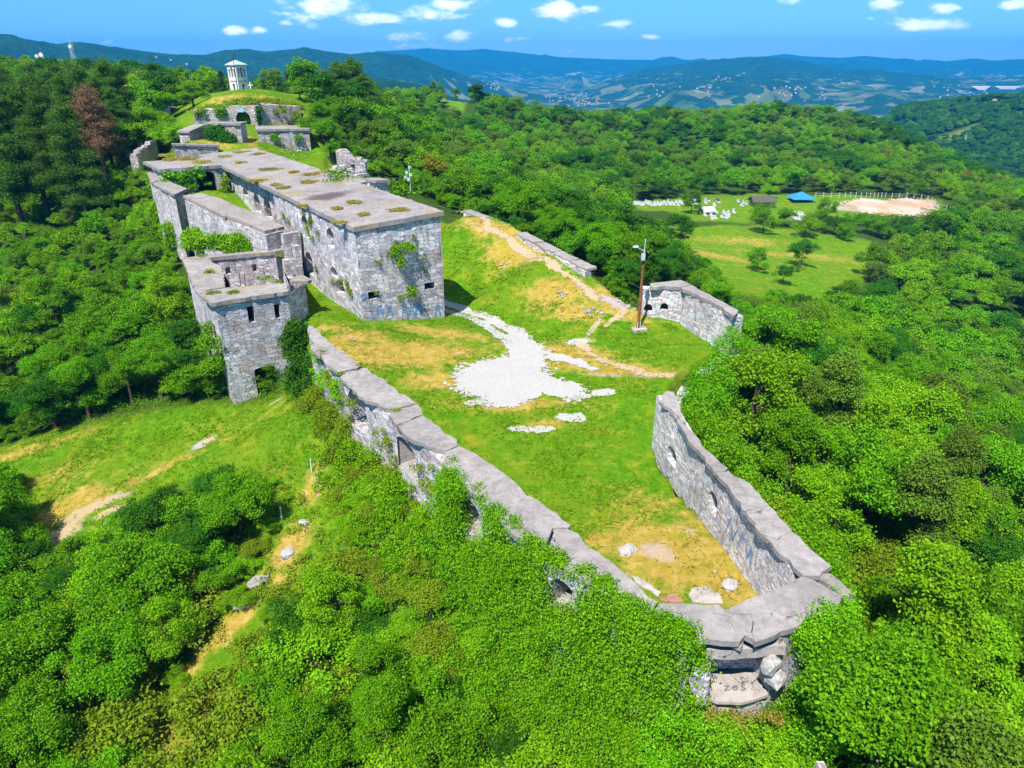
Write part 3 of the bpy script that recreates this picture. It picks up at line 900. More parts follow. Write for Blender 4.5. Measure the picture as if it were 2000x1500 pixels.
m, g = newmat('valley_land')
o = g.obj()
big = g.noise(o, .0016, 5, .6); mid = g.noise(o, .011, 6, .7); fin = g.noise(o, .06, 5, .8)
forest = g.ramp(fin, [(.3, (.006, .035, .010)), (.55, (.018, .080, .014)), (.8, (.05, .14, .02))])
vc = g.vadd(o, g.vscale(g.vadd(g.noisec(o, .004, 3), (.5, .5, .5), 'SUBTRACT'), 130))
cells = g.voro(g.mapping(vc, (.012, .017, .0)), 1, 'F1', 'MANHATTAN', 1, '2D', 1)
sp = g.n('ShaderNodeSeparateColor'); g.put(sp.inputs[0], cells)
meadow = g.ramp(sp.outputs[1], [(0, (.09, .16, .02)), (.5, (.17, .24, .05)), (.8, (.30, .29, .12)), (1, (.42, .40, .26))])
dens = g.step(g.m('ADD', g.m('MULTIPLY', g.attr('open'), 1.0), g.m('MULTIPLY', g.m('SUBTRACT', mid, .5), 1.6)), .42, .62)
pick = g.m('LESS_THAN', sp.outputs[0], .42)
c = g.mix(g.m('MULTIPLY', g.m('MULTIPLY', dens, pick), .7), forest, meadow)
c = g.mix(g.attr('field'), c, g.ramp(fin, [(.3, (.14, .22, .03)), (.6, (.24, .30, .06)), (.8, (.36, .36, .12))]))
c = g.mix(.7, c, g.ramp(mid, [(.35, (.45, .5, .45)), (.65, (1.35, 1.3, 1.2))]), 'MULTIPLY')
g.out(g.principled(c, .95, .03, g.m('ADD', fin, g.m('MULTIPLY', mid, 3.0)), 14., 1.0))
M['valley'] = m
sl = np.hypot(np.gradient(FZ, axis=0) / np.gradient(RA, axis=0), 0)
openness = np.clip(.66 - (FZ + 165) / 260, 0, .62) * sstep(RA, 500, 1500) + .2
TF = np.geomspace(540, 11000, 4000)
def far_hit(px, py):
    a, b, c = ray(px, py)
    x, y, z = a * TF, b * TF, H0 + c * TF
    r = np.hypot(x, y); az = np.arctan2(x, y)
    g_ = far_z(az, r)
    k = np.argmax(z < g_)
    return float(x[k]), float(y[k]), float(g_[k])

FIELDS = [np.array([far_hit(*q)[:2] for q in po]) for po in ([(1560, 262), (1650, 236), (1745, 218), (1735, 232), (1700, 252), (1690, 268), (1660, 252), (1600, 268)], [(1775, 283), (1830, 268), (1880, 252), (1912, 240), (1914, 256), (1850, 280)], [(1860, 208), (1940, 199), (2010, 194), (2010, 203), (1930, 211), (1870, 214)], [(1963, 224), (1998, 217), (1997, 231), (1966, 233)], [(1670, 245), (1700, 240), (1705, 250), (1672, 256)])]
fieldm = np.zeros(FX.shape)
for po in FIELDS: fieldm = np.maximum(fieldm, sstep(poly_sd(po, FX, FY), -6, 8))
valley = grid_mesh('valley_terrain', FX, FY, FZ, {'open': openness, 'field': fieldm}, M['valley'])
valley['kind'] = 'structure'
# pale pink pond behind its dark bank, far right
def lake(name, ptsY, z):
    mb = MB()
    mb.face([(p[0], p[1], z) for p in ptsY])
    o = obj(name, mb, M['lake'])
    o['kind'] = 'structure'
m, g = newmat('pale_pond')
g.out(g.principled(g.ramp(g.noise(g.obj(), .004, 3), [(.3, (.62, .5, .5)), (.7, (.8, .74, .74))]), .5, .3))
M['lake'] = m
# hillside cut and dam-like pale face seen as two wedges: standing slabs set into the far slope
for pts in ([(1898, 169), (1934, 169), (1926, 175), (1912, 176)], [(1944, 169), (1992, 169), (1980, 176), (1968, 179), (1958, 176)]):
    Y = 4150
    mb = MB()
    front = [PY(px, py, Y) for px, py in pts]
    back = [(x * 1.02, y * 1.02, z) for x, y, z in front]
    mb.face(front[::-1]); mb.face(back)
    n = len(front)
    for i in range(n):
        j = (i + 1) % n
        mb.face([front[i], front[j], back[j], back[i]])
    o = obj('quarry_face', mb, M['lake']); o['kind'] = 'structure'

# ------------------------------------------------------------------ sky, sun, air, camera
w = bpy.data.worlds.new('World'); scene.world = w
w.use_nodes = True
g = NT(w.node_tree)
SUN = Vector((-.42, -.90, 1.55)).normalized()
el = math.asin(SUN.z); rot = math.atan2(SUN.x, SUN.y)
sky = g.n('ShaderNodeTexSky', sky_type='NISHITA')
sky.sun_disc = False; sky.sun_elevation = el; sky.sun_rotation = rot
sky.air_density = 1.0; sky.dust_density = .1; sky.ozone_density = 1.6; sky.altitude = 400
hs = g.n('ShaderNodeHueSaturation'); hs.inputs['Saturation'].default_value = 1.2; hs.inputs['Hue'].default_value = .47; hs.inputs['Value'].default_value = 1.15
g.put(hs.inputs['Color'], sky.outputs[0])
skyc = g.mix(1.0, hs.outputs[0], (.24, .455, .73, 1), 'MULTIPLY')
gen = g.n('ShaderNodeTexCoord').outputs['Generated']
sx = g.n('ShaderNodeSeparateXYZ'); g.put(sx.inputs[0], gen)
yy = g.m('MAXIMUM', sx.outputs[1], .02)
u = g.m('DIVIDE', sx.outputs[0], yy); v = g.m('DIVIDE', sx.outputs[2], yy)
cv = g.n('ShaderNodeCombineXYZ')
g.put(cv.inputs[0], u); g.put(cv.inputs[1], g.m('MULTIPLY', v, 2.6)); g.put(cv.inputs[2], .37)
cn = g.noise(cv.outputs[0], 17, 7, .62, .3)
cn2 = g.noise(cv.outputs[0], 60, 4, .6)
nn = g.m('ADD', g.m('MULTIPLY', cn, .8), g.m('MULTIPLY', cn2, .2))
def uvp(px, py):
    k = (750 - py) / FOC
    vv = (SP + (k * CP - SP) / (CP + k * SP) * CP - SP)  # small-angle form below is exact enough
    vv = (k * CP - SP) / (CP + k * SP)
    return (px - 1000) / FOC * (CP - vv * SP), vv
CL = [(640, 15, 90, 22, 1.0), (720, 35, 95, 12, .85), (830, 25, 90, 18, .72), (880, 8, 60, 14, .9), (900, 72, 34, 12, .95), (985, 45, 32, 10, 1), (1085, 18, 48, 16, 1.0), (1010, 76, 60, 7, .7), (1210, 45, 28, 6, .85), (1270, 72, 22, 5, .7),
      (1540, 2, 40, 8, .9), (1730, 8, 36, 9, .9), (1845, 14, 40, 9, .95), (1820, 50, 75, 12, .92), (1985, 8, 36, 9, .9), (460, 60, 30, 8, .95), (505, 60, 22, 7, .85), (750, 70, 110, 14, .6), (210, 82, 20, 6, .75), (340, 64, 24, 4, .6), (1330, 75, 20, 4, .6), (1150, 18, 30, 8, .7), (1700, 35, 14, 4, .6), (560, 45, 18, 6, .7), (800, 90, 90, 6, .55), (1120, 100, 60, 5, .5), (640, 40, 120, 24, .5)]
mask = None
for px, py, rx, ry, s in CL:
    a, b = uvp(px, py)
    su, sv = rx / FOC * .9, ry / FOC * 1.1
    du = g.m('DIVIDE', g.m('SUBTRACT', u, a), su); dv = g.m('DIVIDE', g.m('SUBTRACT', v, b), sv)
    e = g.m('MULTIPLY', g.m('EXPONENT', g.m('MULTIPLY', g.m('ADD', g.m('MULTIPLY', du, du), g.m('MULTIPLY', dv, dv)), -.8)), s)
    mask = e if mask is None else g.m('MAXIMUM', mask, e)
CLOUD = 11
# more of the same field of cloud above and to the sides of the picture
hi_ = g.m('MULTIPLY', g.step(v, .075, .14), .62)
mask = g.m('MAXIMUM', mask, hi_)
dens = g.step(g.m('ADD', mask, g.m('MULTIPLY', g.m('SUBTRACT', nn, .5), 2.2)), .42, 1.0)
dens = g.m('MULTIPLY', dens, g.m('MULTIPLY', g.m('GREATER_THAN', sx.outputs[1], .03), .93))
cl = g.vscale(g.ramp(g.noise(cv.outputs[0], 26, 5, .6), [(.3, (.62, .72, .84)), (.62, (.97, .98, 1.0))]), CLOUD)
final = g.mix(dens, skyc, cl)
bg = g.n('ShaderNodeBackground'); g.put(bg.inputs[0], final); bg.inputs[1].default_value = .115
wo = g.n('ShaderNodeOutputWorld'); g.t.links.new(bg.outputs[0], wo.inputs[0])

sl_ = bpy.data.lights.new('sun', 'SUN'); sl_.energy = 4.6; sl_.angle = math.radians(.5); sl_.color = (1, .955, .88)
so = bpy.data.objects.new('sun', sl_); COL.objects.link(so)
so.rotation_euler = (-SUN).to_track_quat('-Z', 'Y').to_euler(); so.location = (-40, -60, 160)

mb = MB()
mb.box((0, 3950, -330), (24000, 12500, 640))
hz_ = obj('haze', mb, None or plain('tmp_', (1, 1, 1)))
hz_['kind'] = 'stuff'; hz_['label'] = 'thin blue summer haze over the valley and far hills'
m, g = newmat('summer_air')
pv = g.n('ShaderNodeVolumePrincipled')
pv.inputs['Color'].default_value = (.015, .40, 1.0, 1)
pv.inputs['Density'].default_value = 1.25e-4
g.out(vol=pv.outputs[0])
hz_.data.materials[0] = m

cam = bpy.data.cameras.new('camera'); co = bpy.data.objects.new('camera', cam); COL.objects.link(co)
cam.sensor_width = 36; cam.lens = FOC / 2000 * 36
cam.clip_start = .5; cam.clip_end = 30000
co.location = (0, 0, H0); co.rotation_euler = (math.pi / 2 - PITCH, 0, 0)
scene.camera = co
vs = scene.view_settings
vs.view_transform = 'Standard'; vs.look = 'None'; vs.gamma = 1; vs.exposure = .84; vs.use_curve_mapping = False
cy = scene.cycles
cy.max_bounces = 5; cy.diffuse_bounces = 1; cy.glossy_bounces = 1; cy.transmission_bounces = 3; cy.volume_bounces = 0; cy.transparent_max_bounces = 4
cy.use_denoising = True
cy.sample_clamp_indirect = 6
# ------------------------------------------------------------------ the fortress
def V2(p): return Vector((p[0], p[1]))
def pxop(A, B, x0, y0, x1, y1, arch=0):
    xm, ym = (x0 + x1) / 2, (y0 + y1) / 2
    sa, _ = wallhit(A, B, x0, ym); sb, _ = wallhit(A, B, x1, ym)
    _, za = wallhit(A, B, xm, y0); _, zb = wallhit(A, B, xm, y1)
    return dict(s0=min(sa, sb), s1=max(sa, sb), zb=min(za, zb), zt=max(za, zb), arch=arch)

def outn(A, B, away):
    d = (V2(B) - V2(A)).normalized()
    n = Vector((d.y, -d.x))
    if n.dot(V2(A) - V2(away)) < 0: n = -n
    return n

# ---- barracks block
A0, B0 = V2((-15.1, 66.3)), V2((-6.95, 71.3))
dL = Vector((-.552, .834)); dF = (B0 - A0).normalized(); nF = Vector((dF.y, -dF.x)); nL = Vector((-.834, -.552))
blk = thing('fortress_building', 'long pale stone fortress block with a flat weathered concrete roof', 'fortress', (-11, 69, 0))
ins = .22
A = A0 + dF * ins + dL * ins; B = B0 - dF * ins + dL * ins
mb = MB()
f_ops = [pxop(A, B, 719, 569, 742, 584), pxop(A, B, 829, 552, 849, 565)]
panel(mb, A, B, (-1.2, -1.6), (10.42, 11.02), f_ops, nF)
# roof-line course and plinth stand 5 cm proud of the front
LB = A + dL * 27
left_ops = [pxop(A, LB, 590, 421, 602, 462, .9), pxop(A, LB, 639, 446, 652, 482, .9), pxop(A, LB, 558, 472, 567, 512, .6), pxop(A, LB, 598, 494, 611, 534, .8), pxop(A, LB, 646, 522, 659, 541, .8), pxop(A, LB, 655, 548, 674, 576, .9)]
panel(mb, LB, A, -1.0, 10.42, [dict(o, s0=27 - o['s1'], s1=27 - o['s0']) for o in left_ops], nL)
fw = obj('wall', mb, M['ashlar'], blk)
inn = -nL * .9
LC = LB + inn; LD = A + dL * 69 + inn
far_ops = [pxop(LC, LD, 516, 386, 529, 425, .9), pxop(LC, LD, 496, 378, 508, 414, .9), pxop(LC, LD, 474, 366, 484, 382, .9), pxop(LC, LD, 443, 349, 451, 361, .5)]
mb = MB()
panel(mb, LD, LC, 1, 10.42, [dict(o, s0=(LD - LC).length - o['s1'], s1=(LD - LC).length - o['s0']) for o in far_ops], nL)
panel(mb, LC, LB, -1, 10.42, [], dL)
C = B + dL * 69
panel(mb, B, C, -1.5, 11.0, [], -nL)
panel(mb, C, LD, 2, 10.7, [], dL)
obj('rear_wall', mb, M['ashlar'], blk)
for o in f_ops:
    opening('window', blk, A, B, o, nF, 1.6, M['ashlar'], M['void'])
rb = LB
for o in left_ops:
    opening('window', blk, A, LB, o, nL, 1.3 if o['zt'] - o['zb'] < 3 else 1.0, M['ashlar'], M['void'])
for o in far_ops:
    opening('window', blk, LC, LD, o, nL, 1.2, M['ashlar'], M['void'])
R1 = A0 + dL * 70; R2 = B0 + dL * 70
roofpoly = [A0, B0, B0 + dL * 8, B0 + dL * 22, B0 + dL * 22.3 - nL * 1.7, B0 + dL * 30.5 - nL * 1.8, B0 + dL * 31 - nL * .2, R2, R1]
rp = jag([(p.x, p.y) for p in roofpoly], .8, .05, 3)
zr = [10.9 + ((V2(p) - A0).dot(-nL)) * .062 for p in rp]
mb = MB(); mb.prism(rp, zr, .46)
obj('roof', mb, M['concrete_roof'], blk)
# painted marks on the front: blue letters near the foot, a white triangle
def strokes(name, parent, A, B, n, lines, w, mat, lift=.012):
    mb = MB(); d = (V2(B) - V2(A)).normalized()
    for ln in lines:
        for (s0, z0), (s1, z1) in zip(ln, ln[1:]):
            L = math.hypot(s1 - s0, z1 - z0) or 1
            ox, oz = -(z1 - z0) / L * w / 2, (s1 - s0) / L * w / 2
            q = [(s0 + ox, z0 + oz), (s1 + ox, z1 + oz), (s1 - ox, z1 - oz), (s0 - ox, z0 - oz)]
            pts = [(A[0] + d.x * s + n.x * lift, A[1] + d.y * s + n.y * lift, z) for s, z in q]
            a = Vector(pts[1]) - Vector(pts[0]); b = Vector(pts[2]) - Vector(pts[0])
            if a.cross(b).dot(Vector((n.x, n.y, 0))) < 0: pts = pts[::-1]
            mb.face(pts); lift += .0004
    return obj(name, mb, mat, parent)
def wl(A, B, pts): return [wallhit(A, B, *p) for p in pts]
strokes('graffiti', fw, A, B, nF, [wl(A, B, [(831, 592), (835, 603), (841, 590), (831, 592)])], .09, M['white'], .014)
blue = []
for x0 in (738, 757, 786, 800, 812, 850):
    h = random.uniform(16, 26)
    blue += [wl(A, B, [(x0, 617), (x0 + 1.5, 617 - h), (x0 + 7, 615 - h), (x0 + 5, 606)]), wl(A, B, [(x0 + 4, 604), (x0 + 10, 611), (x0 + 9, 617)])]
blue += [wl(A, B, [(704, 579), (712, 572), (715, 580), (706, 587)])]
for bl in blue: strokes('graffiti', fw, A, B, nF, [bl], .14, M['bluepaint'], .02 + .0015 * blue.index(bl))
strokes('graffiti', fw, A, B, nF, [wl(A, B, [(855, 485), (855, 505)]), wl(A, B, [(848, 498), (862, 495)])], .06, M['mast_red'], .015)

# ---- vaulted cross wing with the dark doorway
G0 = A0 + dL * 54 + inn; W0 = G0 + nL * 9.3
wing = thing('fortress_wing', 'low stone cross wing with a dark doorway and overgrown concrete roof behind the narrow lane', 'fortress', (G0.x, G0.y, 7))
mb = MB()
wo = [pxop(W0, G0, 385, 335, 421, 374, .35)]
nW = -dL
panel(mb, W0, G0, 3.5, 10.42, wo, nW)
panel(mb, W0, W0 + dL * 10, 3.0, 10.42, [], nL)
obj('wall', mb, M['tower'], wing)
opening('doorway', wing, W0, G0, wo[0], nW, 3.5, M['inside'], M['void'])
q = [W0 + nL * .3 - dL * .3, G0 - dL * .3 + nL * .35, G0 + dL * 11 + nL * .35, W0 + dL * 11 + nL * .8]
qj = jag([(p.x, p.y) for p in q], .7, .09, 5)
mb = MB(); mb.prism(qj, 10.93, .47)
obj('roof', mb, M['concrete_roof'], wing)

# ---- square tower with broken roof
T = [V2(p) for p in [(-26.75, 59.9), (-21.25, 63.25), (-20.55, 66.9), (-25.6, 79.6), (-35.9, 75.0)]]
tow = thing('ruined_tower', 'roofless square stone tower with an open green doorway at its foot and two slit windows', 'tower', (-27, 64, -4))
cen = sum(T, Vector((0, 0))) / 5
nT = outn(T[0], T[1], cen)
mb = MB()
t_ops = [pxop(T[0], T[1], 484, 598, 497, 630), pxop(T[0], T[1], 536, 594, 547, 622), pxop(T[0], T[1], 500, 715, 541, 776, .25)]
panel(mb, T[0], T[1], -6.5, 5.25, t_ops, nT)
panel(mb, T[1], T[2], -5, 5.25, [], outn(T[1], T[2], cen))
obj('wall', mb, M['tower'], tow)
mb = MB()
panel(mb, T[2], T[3], -3, (5.25, 3.4), [], outn(T[2], T[3], cen))
panel(mb, T[3], T[4], -3, 5.25, [], outn(T[3], T[4], cen))
panel(mb, T[4], T[0], -8, 5.25, [], outn(T[4], T[0], cen))
obj('side_wall', mb, M['tower'], tow)
for o in t_ops[:2]:
    opening('window', tow, T[0], T[1], o, nT, 1.1, M['tower'], M['void'])
opening('doorway', tow, T[0], T[1], t_ops[2], nT, 2.2, M['inside'], M['inside'])
# inner faces of the hollow
IB = [V2((-34.6, 75.0)), V2((-27.0, 78.3))]
mb = MB()
bk = pxop(IB[0], IB[1], 440, 522, 450, 535); bk2 = pxop(IB[0], IB[1], 493, 516, 501, 530)
nB = -outn(IB[0], IB[1], cen)
panel(mb, IB[0], IB[1], 1.0, 5.25, [bk, bk2], nB)
IL0, IL1, IR0, IR1 = V2((-25.8, 64.0)), V2((-33.4, 75.4)), V2((-21.9, 66.2)), V2((-26.4, 78.4))
panel(mb, IL0, IL1, 1.0, 5.25, [], -outn(IL0, IL1, cen))
panel(mb, IR0, IR1, 1.0, (5.2, 3.4), [], -outn(IR0, IR1, cen))
panel(mb, IL0, IR0, 1.0, 5.2, [], -outn(IL0, IR0, cen))
obj('inner_wall', mb, M['tower'], tow)
opening('window', tow, IB[0], IB[1], bk, nB, .8, M['tower'], M['void'])
opening('window', tow, IB[0], IB[1], bk2, nB, .8, M['tower'], M['void'])
mb = MB(); mb.prism([tuple(T[0] * .92 + cen * .08), tuple(T[1] * .92 + cen * .08), tuple(T[2] * .92 + cen * .08), tuple(T[3] * .92 + cen * .08), tuple(T[4] * .92 + cen * .08)], 1.6, .3)
obj('floor', mb, M['concrete_dirty'], tow)
def slab(px, z, thick, parent, name='coping_slab', mat='concrete', seed=1, amp=.05, step=.45):
    zs = z if hasattr(z, '__len__') else [z] * len(px)
    pts = [P(x, y, zz) for (x, y), zz in zip(px, zs)]
    base = [(p[0], p[1]) for p in pts]
    o = jag(base, step, amp, seed)
    if hasattr(z, '__len__'):
        # plane through the corner heights
        Amat = np.array([[p[0], p[1], 1] for p in pts]); k = np.linalg.lstsq(Amat, np.array(zs, float), rcond=None)[0]
        zz = [k[0] * a + k[1] * b + k[2] for a, b in o]
    else:
        zz = z
    mb = MB(); mb.prism(o, zz, thick)
    return obj(name, mb, M[mat], parent)
slab([(390, 576), (411, 592), (500, 578), (563, 568), (554, 553), (520, 556), (440, 562), (402, 568)], 5.62, .36, tow, 'roof_slab', 'concrete_dirty', 11)
slab([(355, 505), (408, 503), (414, 512), (430, 519), (437, 535), (440, 561), (402, 567), (390, 575.5), (380, 566), (367, 532)], 5.60, .34, tow, 'roof_slab', 'concrete_dirty', 12)
bq = [IB[0] + nB * .15, IB[1] + nB * .15, T[3] + Vector((.1, .4)), T[4] + Vector((-.2, .3))]
mb = MB(); mb.prism(jag([tuple(p) for p in bq], .5, .05, 4), 5.66, .40); obj('roof_slab', mb, M['concrete_dirty'], tow)
slab([(566, 550), (573, 541), (590, 537), (609, 546), (601, 549), (580, 549)], 5.58, .3, tow, 'roof_slab', 'concrete_dirty', 13)
for px, py in ((440, 556), (449, 563), (479, 556), (470, 559)):
    p = P(px, py, 5.6)
    mb = MB(); mb.tube([(p[0], p[1], 5.5), (p[0] + .05, p[1], 6.3), (p[0] + .02, p[1] + .1, 6.3 + random.uniform(.3, .8))], .035, 5)
    obj('reinforcing_rod', mb, M['rebar'], tow)

# ---- upper lane wall in two runs
def curtain(name_out, name_in, root, outer, inner, zt, zo, zi, mat_o, mat_i, ops_o=None, ops_i=None, cap=True):
    """outer/inner: lists of xy of the two faces; zt list of tops; zo/zi lists of feet"""
    ops_o = ops_o or {}; ops_i = ops_i or {}
    mid = [(V2(outer[k]) + V2(outer[k + 1]) + V2(inner[k]) + V2(inner[k + 1])) / 4 for k in range(len(outer) - 1)]
    mb = MB()
    for k in range(len(outer) - 1):
        panel(mb, outer[k], outer[k + 1], (zo[k], zo[k + 1]), (zt[k], zt[k + 1]), ops_o.get(k, []), outn(outer[k], outer[k + 1], mid[k]))
    a = obj(name_out, mb, mat_o, root)
    mb = MB()
    for k in range(len(inner) - 1):
        panel(mb, inner[k], inner[k + 1], (zi[k], zi[k + 1]), (zt[k], zt[k + 1]), ops_i.get(k, []), outn(inner[k], inner[k + 1], mid[k]))
    for e in (0, -1):
        nn = V2(outer[e]) - V2(outer[1 if e == 0 else -2])
        panel(mb, outer[e], inner[e], (zo[e], zi[e]), (zt[e], zt[e]), [], nn.normalized())
    # rough core so that nothing is hollow when seen from above
    for k in range(len(inner) - 1):
        mb.face([(*outer[k], zt[k] - .02), (*outer[k + 1], zt[k + 1] - .02), (*inner[k + 1], zt[k + 1] - .02), (*inner[k], zt[k] - .02)])
    b = obj(name_in, mb, mat_i, root)
    return a, b
def pz2(lst): return [P(*t)[:2] for t in lst]
lw = thing('lane_wall', 'outer lane wall of pale stone with a sloping concrete coping above the left wood', 'wall', (*P(440, 410, 8.2)[:2], 3))
oB = pz2([(359, 385, 8.9), (433, 420, 8.4), (518, 452, 7.9)]); iB = pz2([(392, 379, 8.9), (470, 405, 8.4), (552, 444, 7.9)])
curtain('outer_face', 'inner_face', lw, oB, iB, [8.5, 8.0, 7.5], [-1, -2, -3.5], [4, 3, 1], M['rubble'], M['rubble'])
slab([(357, 382), (390, 376.5), (432, 388), (452, 398), (440, 423), (432, 419)], [8.95, 8.95, 8.75, 8.6, 8.38, 8.43], .38, lw, seed=21)
slab([(433, 419.5), (453, 398.5), (510, 420), (556, 442), (517, 451), (482, 436)], [8.42, 8.6, 8.2, 7.88, 7.88, 8.1], .36, lw, seed=22)
uw = thing('lane_wall', 'short broken end run of the lane wall with a gap full of ivy beside it', 'wall', (*P(320, 360, 9.2)[:2], 4))
oA = pz2([(289, 338, 9.3), (297, 357, 9.2), (341, 379, 9.1)]); iA = pz2([(312, 334, 9.3), (319, 351, 9.2), (362, 369, 9.1)])
curtain('outer_face', 'inner_face', uw, oA, iA, [8.95, 8.85, 8.75], [0, 0, -1], [5, 5, 5], M['rubble'], M['rubble'])
slab([(287, 336), (311, 332), (318, 349), (296, 357)], 9.3, .36, uw, seed=23)
slab([(296.5, 357.5), (318.5, 349.5), (366, 368), (340, 380)], 9.2, .34, uw, seed=24)
# broken pier between lane wall and tower
pier = thing('wall_stub', 'broken stone pier with a hollow top between the tower and the lane wall', 'wall', (-25.5, 78.8, 2))
mb = MB()
for k, (x, y, w_, d_, z0, h) in enumerate([(-25.6, 79.2, 2.1, 1.8, 0, 4.6), (-26.1, 79.5, .9, 1.2, 4.6, 1.3), (-24.9, 79.3, .7, 1.0, 4.6, 1.5), (-25.2, 77.6, 1.6, 1.5, 0, 2.9), (-25.5, 79.9, 2.2, .6, 5.9, 1.5)]):
    mb.box((x, y, z0), (w_, d_, h), math.atan2(.523, .852) + .06 * k, 0, .95)
obj('masonry', mb, M['tower'], pier)

# ---- the long left curtain wall
cw = thing('curtain_wall', 'long low curtain wall with wide cracked coping slabs along the near side of the courtyard', 'wall', (-5, 38, 0))
OX = [(599, 650, 4.4), (668, 738, 4.4), (768, 815, 4.4), (868, 906, 4.4), (965, 1005, 4.3), (1070, 1095, 4.25), (1190, 1172, 4.2), (1262, 1208, 4.2), (1350, 1240, 4.2)]
IX = [(612, 645, 4.4), (706, 714, 4.4), (812, 789, 4.4), (893, 868, 4.4), (1012, 950, 4.3), (1108, 1030, 4.25), (1225, 1127, 4.2), (1290, 1178, 4.2), (1400, 1185, 4.2)]
def inset(o, i, a, b):
    oo, ii = [], []
    for p, q in zip(o, i):
        p, q = V2(P(*p)), V2(P(*q)); d = (q - p).normalized()
        oo.append(p + d * a); ii.append(q - d * b)
    return oo, ii
oL, iL = inset(OX, IX, .18, .15)
def shift_ops(k, lst): return [pxop(oL[k], oL[k + 1], *b) for b in lst]
opsL = {1: shift_ops(1, [(681, 768, 716, 838, .95)]), 2: shift_ops(2, [(776, 862, 812, 925, .5)]), 3: shift_ops(3, [(900, 978, 938, 1040, .5)]), 5: shift_ops(5, [(1078, 1135, 1118, 1190, .6)])}
zo = [float(gz(*p)) - 1.2 for p in oL]
zo = [min(z, -2) for z in zo]
curtain('outer_face', 'inner_face', cw, oL, iL, [4.12, 4.12, 4.12, 4.12, 4.02, 3.98, 3.93, 3.93, 3.93], zo, [-.6] * 9, M['rubble'], M['rubble'], opsL)
for k, l in opsL.items():
    n = outn(oL[k], oL[k + 1], (iL[k] + iL[k + 1]) / 2)
    for o in l:
        opening('embrasure', cw, oL[k], oL[k + 1], o, n, 2.4 if k == 1 else 1.6, M['tower'] if k == 1 else M['sill'], M['void'] if k == 1 else M['inside'], .1 if k == 1 else .3)
for k, (pts, z) in enumerate([
    ([(597, 640), (603, 635), (611, 637), (634, 659), (657, 681), (626, 694), (606, 684), (611, 671), (604, 655)], 4.40),
    ([(658, 681.5), (671, 685), (690, 700), (706, 713), (698, 718.5), (660, 728), (640, 713), (627, 694.5)], 4.46),
    ([(664, 737), (672, 728), (707, 718), (716, 719), (758, 749), (770, 756), (813, 787), (768, 801), (742, 791), (707, 776)], 4.40),
    ([(760, 811), (768, 802), (815, 789), (826, 810), (776, 830)], 4.44),
    ([(777, 831), (827, 811), (858, 833), (890, 859), (893, 870), (872, 879.5), (836, 871), (797, 855)], 4.42),
    ([(869, 882), (896, 871), (933, 887), (950, 900), (985, 925), (1020, 954), (1072, 993), (1116, 1026), (1110, 1031), (1080, 1031), (1062, 1075), (1000, 1042), (927, 966), (866, 907)], 4.40),
    ([(1066, 1080), (1083, 1033), (1111, 1033), (1150, 1066), (1213, 1115), (1253, 1149), (1287, 1176), (1268, 1206), (1185, 1160), (1125, 1125)], 4.30)]):
    slab(pts, z, .27, cw, seed=40 + k, amp=.07)

# ---- point of the bastion with its open gun room
tip = thing('bastion_casemate', 'pointed bastion end with a broad concrete slab over an open gun room', 'bastion', (9.3, 21.5, .8))
slab([(1289, 1177), (1329, 1178), (1403, 1181), (1417, 1193), (1441, 1180), (1466, 1168), (1472, 1254), (1455, 1240), (1444, 1252), (1410, 1252), (1362, 1250), (1353, 1231), (1326, 1213), (1306, 1213), (1270, 1200)], 4.22, .28, tip, 'coping_slab', 'concrete', 61, .06)
slab([(1467, 1168), (1500, 1158), (1532, 1143), (1568, 1126), (1590, 1132), (1646, 1165), (1628, 1194), (1576, 1201), (1562, 1220), (1473, 1254)], 4.24, .28, tip, 'coping_slab', 'concrete', 62, .06)
slab([(1592, 1120), (1622, 1120), (1640, 1131), (1672, 1163), (1662, 1168), (1640, 1160)], 4.1, .3, tip, 'coping_slab', 'concrete_dirty', 63)
yf = 21.25
cx0, cx1 = PY(1384, 1330, yf)[0], PY(1508, 1330, yf)[0]
L0, L1 = PY(1352, 1300, yf + .6)[0], PY(1545, 1300, yf)[0]
mb = MB()
panel(mb, (L0, yf + .9), (cx0, yf), -2.5, 3.9, [], Vector((-.1, -1)).normalized())
panel(mb, (cx1, yf + .12), (L1 + .5, yf + .9), -2.5, 3.9, [], Vector((.1, -1)).normalized())
panel(mb, (L1 + .5, yf + .9), (P(1640, 1170, 4)[0] - .1, P(1640, 1170, 4)[1]), -3, 3.9, [], Vector((.8, -.6)))
panel(mb, P(1640, 1170, 4)[:2], P(1600, 1110, 4)[:2], -3.5, 3.9, [], Vector((1, .1)))
# walls of the gun room
panel(mb, (cx0, yf), (cx0 + .2, yf + 1.35), -.2, 3.9, [], Vector((1, 0)))
panel(mb, (cx1, yf + .12), (cx1 - .3, yf + 1.35), -.2, 3.9, [], Vector((-1, 0)))
panel(mb, (cx0 + .2, yf + 1.35), (cx1 - .3, yf + 1.35), -.2, 3.9, [], Vector((0, -1)))
